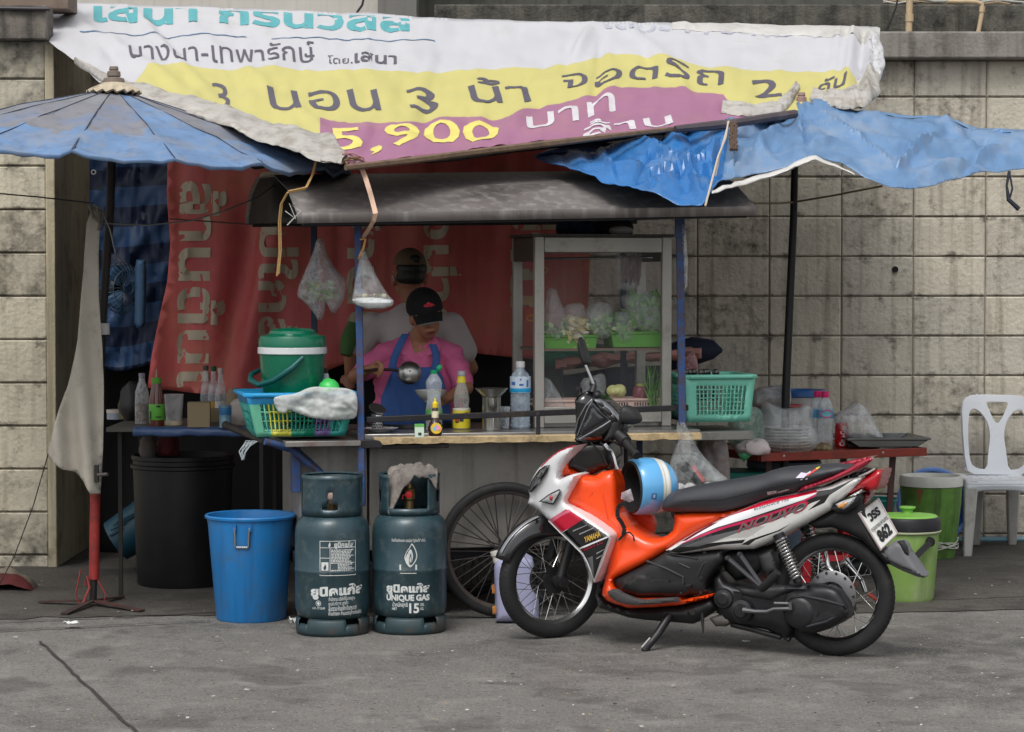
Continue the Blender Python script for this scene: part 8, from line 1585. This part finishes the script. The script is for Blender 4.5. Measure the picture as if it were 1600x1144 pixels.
body += hand(wL, [kn(588, 568, .30), kn(590, 573, .31), kn(590, 578, .31), kn(588, 583, .30)], [(kn(595, 571, .335), kn(592, 579, .335)), (kn(598, 576, .34), kn(594, 583, .335)), (kn(597, 581, .34), kn(592, 587, .33)), (kn(594, 586, .33), kn(590, 589, .325))], (kn(590, 565, .33), kn(599, 571, .33)))
body += hand(wR, [kn(690, 617, .36), kn(688, 622, .36), kn(688, 627, .36), kn(690, 632, .35)], [(kn(684, 614, .385), kn(680, 619, .39)), (kn(682, 620, .385), kn(677, 624, .385)), (kn(681, 626, .38), kn(676, 628, .38)), (kn(683, 631, .37), kn(678, 632, .37))], (kn(694, 611, .37), kn(686, 610, .38)))
bd = blob('body', body, M_skin, w, .006, 3)
sh_ = [(Q(650, 545, .02), Q(655, 575, .01), .085, .125), (sL, Q(640, 548, .01), .062, .085), (sR, Q(672, 548, .01), .062, .085), (Q(605, 575, .01), Q(696, 580, .01), .075, .075), (Q(655, 570), Q(655, 640, -.02), .147, .15), (Q(655, 640, -.02), Q(657, 720, -.05), .155, .165), (sL, sL.lerp(eL, .66), .060, .062), (sR, sR.lerp(eR, .80), .062, .062), (Q(612, 600, .01), Q(614, 680, 0), .09, .1), (Q(698, 600, .01), Q(698, 680, 0), .09, .1)]
def wr(me, off):
    for v in me.vertices:
        c = v.co + off; d = (c - Vector((Q(655, 0).x, YP, c.z))); d.z = 0
        if d.length > .02: v.co += d.normalized() * (.007 * math.sin(c.z * 55 + c.x * 30 + 3 * fbm(c.x * 9, c.z * 9)) * (1 if c.z < 1.38 else .3))
shirt = blob('polo_shirt', sh_, M_shirt, w, .007, 6, post=wr)
# collar: two flaps round the open neck
for sgn, pts in ((-1, [(640, 517), (626, 536), (624, 552), (634, 560), (646, 566), (650, 578), (655, 562), (648, 545)]), (1, [(676, 520), (684, 530), (690, 543), (684, 556), (672, 556), (660, 566), (657, 574), (662, 552), (672, 540)])):
    b = B(); inflate(b, FY(YP), pts, .118, .012, .012, step=.008, thick=.014, extra=lambda x, y, d: -.6 * max(0, (550 / 309. - y)) ); b.build('collar', mat('polo_collar', (228, 116, 164), .85), shirt, sharp=70)
b = B(); inflate(b, FY(YP), [(638, 540), (665, 540), (668, 556), (660, 572), (655, 582), (650, 572), (640, 556)], .112, .004, .01, step=.01, thick=.01, extra=lambda x, y, d: -.6 * max(0, (550 / 309. - y))); b.build('neck_opening', M_skin, shirt, sharp=70)
AP = [(607, 592), (615, 574), (640, 574), (668, 574), (682, 572), (692, 590), (700, 620), (706, 660), (712, 720), (708, 800), (600, 800), (594, 720), (592, 660), (596, 620)]
b = B(); inflate(b, FY(YP), AP, .150, .028, .09, step=.016, thick=.012, extra=lambda x, y, d: .006 * math.sin(x * 90 + 3 * math.sin(y * 8)) * min(1, d * 30)); ap_ = b.build('apron', M_apr, w, sharp=75)
for pts in ([(612, 578), (616, 560), (622, 545), (628, 532), (634, 522)], [(680, 576), (682, 562), (681, 552), (676, 538)]):
    b = B(); n = len(pts)
    b.grid(lambda u, v: Q(pw(u * (n - 1), [(i, p[0]) for i, p in enumerate(pts)]) + (v - .5) * 12, pw(u * (n - 1), [(i, p[1]) for i, p in enumerate(pts)]), lerp(.156, .118, u)), 12, 2); b.build('strap', M_apr, ap_, solid=.004)
# cap with a curved visor and a small red badge
cap = B(); k0 = len(cap.v); cap.ball((0, 0, 0), (.092, .110, .096), 28, 18)
vs_ = [H(v.x, v.y + .006, max(v.z, -.016) * (1.02 if v.z > 0 else 1) + .045) for v in cap.v]; cap.v = vs_
cp = cap.build('cap', mat('cap_darkblack', (14, 14, 20), .85), w, sharp=60)
b = B(); b.grid(lambda u, v: H((u - .5) * .15 * (1 - .15 * v), -.088 - .075 * v * math.sin(PI * (.18 + .64 * u)) + .02 * (abs(u - .5) * 2) ** 2, .044 - .034 * v - .018 * (2 * u - 1) ** 2), 20, 8); b.build('visor', mat('cap_darkblack', (14, 14, 20)), cp, solid=.005)
b = B(); b.tube([H((u - .5) * .15 * .85, -.163 * 1 + .075 * (1 - math.sin(PI * (.18 + .64 * u))) + .02 * (abs(u - .5) * 2) ** 2, .009 - .018 * (2 * u - 1) ** 2) for u in [i / 16 for i in range(17)]], .0025, 6); b.build('visor_piping', mat('piping_grey', (150, 150, 150), .7), cp)
M_bdg = mat('badge_red', (206, 50, 66), .6); b = B()
for x, z, rx, rz in ((-.018, .0, .012, .007), (-.004, .006, .012, .010), (.010, .0, .012, .007), (0, -.005, .026, .005), (.02, -.004, .007, .005)): b.ball(H(x + .012, -.100 + abs(x) * .1, .082 + z), (rx, .004, rz), 12, 8, Rh)
b.build('badge', M_bdg, cp)
hr = [(H(0, .05, .0), (.078, .06, .075), Rh), (H(-.068, .02, .0), (.014, .036, .05), Rh), (H(.068, .02, .0), (.014, .036, .05), Rh), (H(-.05, .08, .03), (.03, .035, .03), Rh)]
blob('hair', hr, M_hair, w, .007, 3)
for s in (-1, 1):
    b = B(); b.tube([H(s * .018, -.090, .016), H(s * .034, -.089, .022), H(s * .05, -.078, .017)], [.003, .004, .002], 6); b.build('eyebrow', M_hair, w)
    b = B(); b.ball(H(s * .031, -.082, .001), (.012, .008, .0045), 12, 8, Rh); b.build('eye', mat('eye_lash', (22, 16, 14), .3), w)
b = B(); b.tube([H(-.02, -.093, -.061), H(-.007, -.099, -.058), H(.007, -.099, -.058), H(.02, -.093, -.061)], [.003, .005, .005, .003], 8); b.tube([H(-.018, -.092, -.066), H(0, -.098, -.067), H(.018, -.092, -.066)], [.003, .006, .003], 8); b.build('lips', mat('lips', (126, 62, 56), .5), w)
# ladle and bowl in the cook's hands
t = thing('ladle', 'round steel ladle with a dark wooden handle in the cook\'s hand', 'ladle', Q(640, 583, .33)); c = Q(640, 583, .34); R = rot_to((.1, -.9, .25))
b = B(); r = 18.5 / S(YP - .34); b.lathe([(r * math.cos(a), r * math.sin(a) * .8) for a in [i * PI / 2 / 10 for i in range(10)]] + [(.001, r * .8)], c, 32, R); b.build('scoop', mat('ladle_steel', (180, 180, 178), .3, .95, var=.06), t, solid=.002, sharp=60)
b = B(); b.tube([Q(566, 580, .30), Q(590, 577, .325), Q(612, 578, .33), Q(624, 580, .335)], [.007, .0075, .007, .006], 8); b.build('handle', mat('ladle_wood', (56, 34, 26), .7), t)
t = thing('soup_bowl', 'white soup bowl with herbs held in the cook\'s other hand', 'bowl', Q(673, 625, .41)); c = Q(673, 626, .41); s = S(YP - .41); r = 25 / s
b = B(); b.lathe([(r * .4, -.006), (r * .42, 0), (r * .7, .014), (r * .92, .035), (r, .052), (r * .96, .052), (r * .85, .034), (r * .5, .012), (.001, .008)], c, 36); b.build('dish', mat('bowl_china', (206, 208, 202), .2, coat=.5), t)
b = B(); b.lathe([(.001, .042), (r * .9, .040)], c, 24); b.build('soup', mat('soup_pale', (170, 160, 120), .15), t)
b = B()
for k in range(10): a = k * 2.1; p = c + Vector((r * .55 * math.cos(a) * (k % 3) / 2, r * .55 * math.sin(a) * (k % 3) / 2, .046)); b.add([p, p + Vector((.010, .003, .004)), p + Vector((.013, .011, .002)), p + Vector((.002, .009, .003))], [(0, 1, 2, 3)])
b.build('herbs', M_leaf[1], t, keep=True)

# the second cook stands behind with the back turned
m = thing('person', 'person seen from behind in a pale shirt and tan cap behind the pink shirted cook', 'person', (P(650, 600, 1.98).x, 1.98, 0))
YQ = 1.98
def Z(px, py, dy=0.0): return P(px, py, YQ - dy)
h2 = Z(640, 430); 
b2 = [(h2 + Vector((0, 0, .02)), (.078, .096, .115)), (h2 + Vector((-.02, .06, -.04)), (.055, .05, .06)), (h2 + Vector((-.086, -.008, -.022)), (.014, .024, .036)), (h2 + Vector((.086, -.008, -.022)), (.014, .024, .036)), (h2 + Vector((-.02, .03, -.07)), (.06, .05, .05)), (h2 + Vector((.0, .0, -.06)), Z(645, 478), .055, .062), (Z(592, 509), Z(696, 509), .05, .05), (Z(645, 520), Z(645, 640), .15, .14), (Z(625, 640), Vector((Z(625, 640).x, YQ, .06)), .1, .05), (Z(672, 640), Vector((Z(672, 640).x, YQ, .06)), .1, .05),
      (Z(582, 512), Z(548, 552, .02), .05, .042), (Z(548, 552, .02), Z(546, 585, .16), .04, .026), (Z(704, 512), Z(735, 575, -.05), .05, .042), (Z(735, 575, -.05), Z(722, 600, -.25), .04, .026)]
b2 += hand(Z(546, 584, .17), [Z(540, 592, .2), Z(543, 595, .21), Z(547, 596, .21), Z(551, 594, .2)], [(Z(538, 600, .21), Z(541, 605, .21)), (Z(542, 604, .22), Z(545, 609, .22)), (Z(547, 604, .22), Z(550, 608, .22)), (Z(552, 602, .21), Z(554, 606, .21))], (Z(535, 590, .2), Z(533, 598, .21)))
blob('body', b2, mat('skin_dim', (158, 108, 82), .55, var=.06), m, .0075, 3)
s2b = [(Z(645, 490), Z(645, 520), .085, .15), (Z(585, 512), Z(645, 505), .070, .10), (Z(702, 512), Z(645, 505), .070, .10), (Z(645, 520), Z(645, 640), .17, .165), (Z(582, 510), Z(558, 542, .01), .078, .074), (Z(705, 510), Z(724, 548, -.02), .078, .076)]
blob('shirt', s2b, mat('tee_pale', (206, 196, 196), .85, var=.06, scale=5), m, .009, 6)
blob('hair', [(h2 + Vector((.010, -.012, .034)), (.085, .099, .060)), (h2 + Vector((.004, -.034, -.012)), (.078, .070, .046))], M_hair, m, .008, 3)
cp = B(); cp.ball((0, 0, 0), (.090, .106, .092), 28, 18); cp.v = [h2 + Vector((v.x, v.y, max(v.z, .0) + .055)) for v in cp.v if True]; cq_ = cp.build('cap', mat('cap_tan', (112, 92, 72), .85, var=.1), m, sharp=60)
b = B(); b.ball(h2 + Vector((.03, -.082, .085)), (.034, .02, .024), 16, 10); b.build('cap_gap', M_hair, cq_)
b = B(); b.tube([h2 + Vector((.062, -.075, .055)), h2 + Vector((.03, -.104, .062)), h2 + Vector((-.005, -.104, .062))], .005, 6); b.build('cap_strap', mat('cap_tan', (112, 92, 72)), cq_)
b = B(); b.tube([h2 + Vector((-.088, -.02, -.0)), h2 + Vector((-.082, -.045, -.03)), h2 + Vector((-.075, .02, -.05))], .003, 6); b.tube([h2 + Vector((-.086, -.035, .02)), h2 + Vector((-.083, .02, .0))], .003, 6); b.build('mask_loop', mat('mask_white', (190, 186, 188), .7), m)
b = B(); b.tube([Z(552, 505, .08), Z(545, 530, .10), Z(540, 555, .12)], [.03, .045, .03], 10); b.build('sleeve_cover', mat('sleeve_green', (66, 106, 56), .8), m)
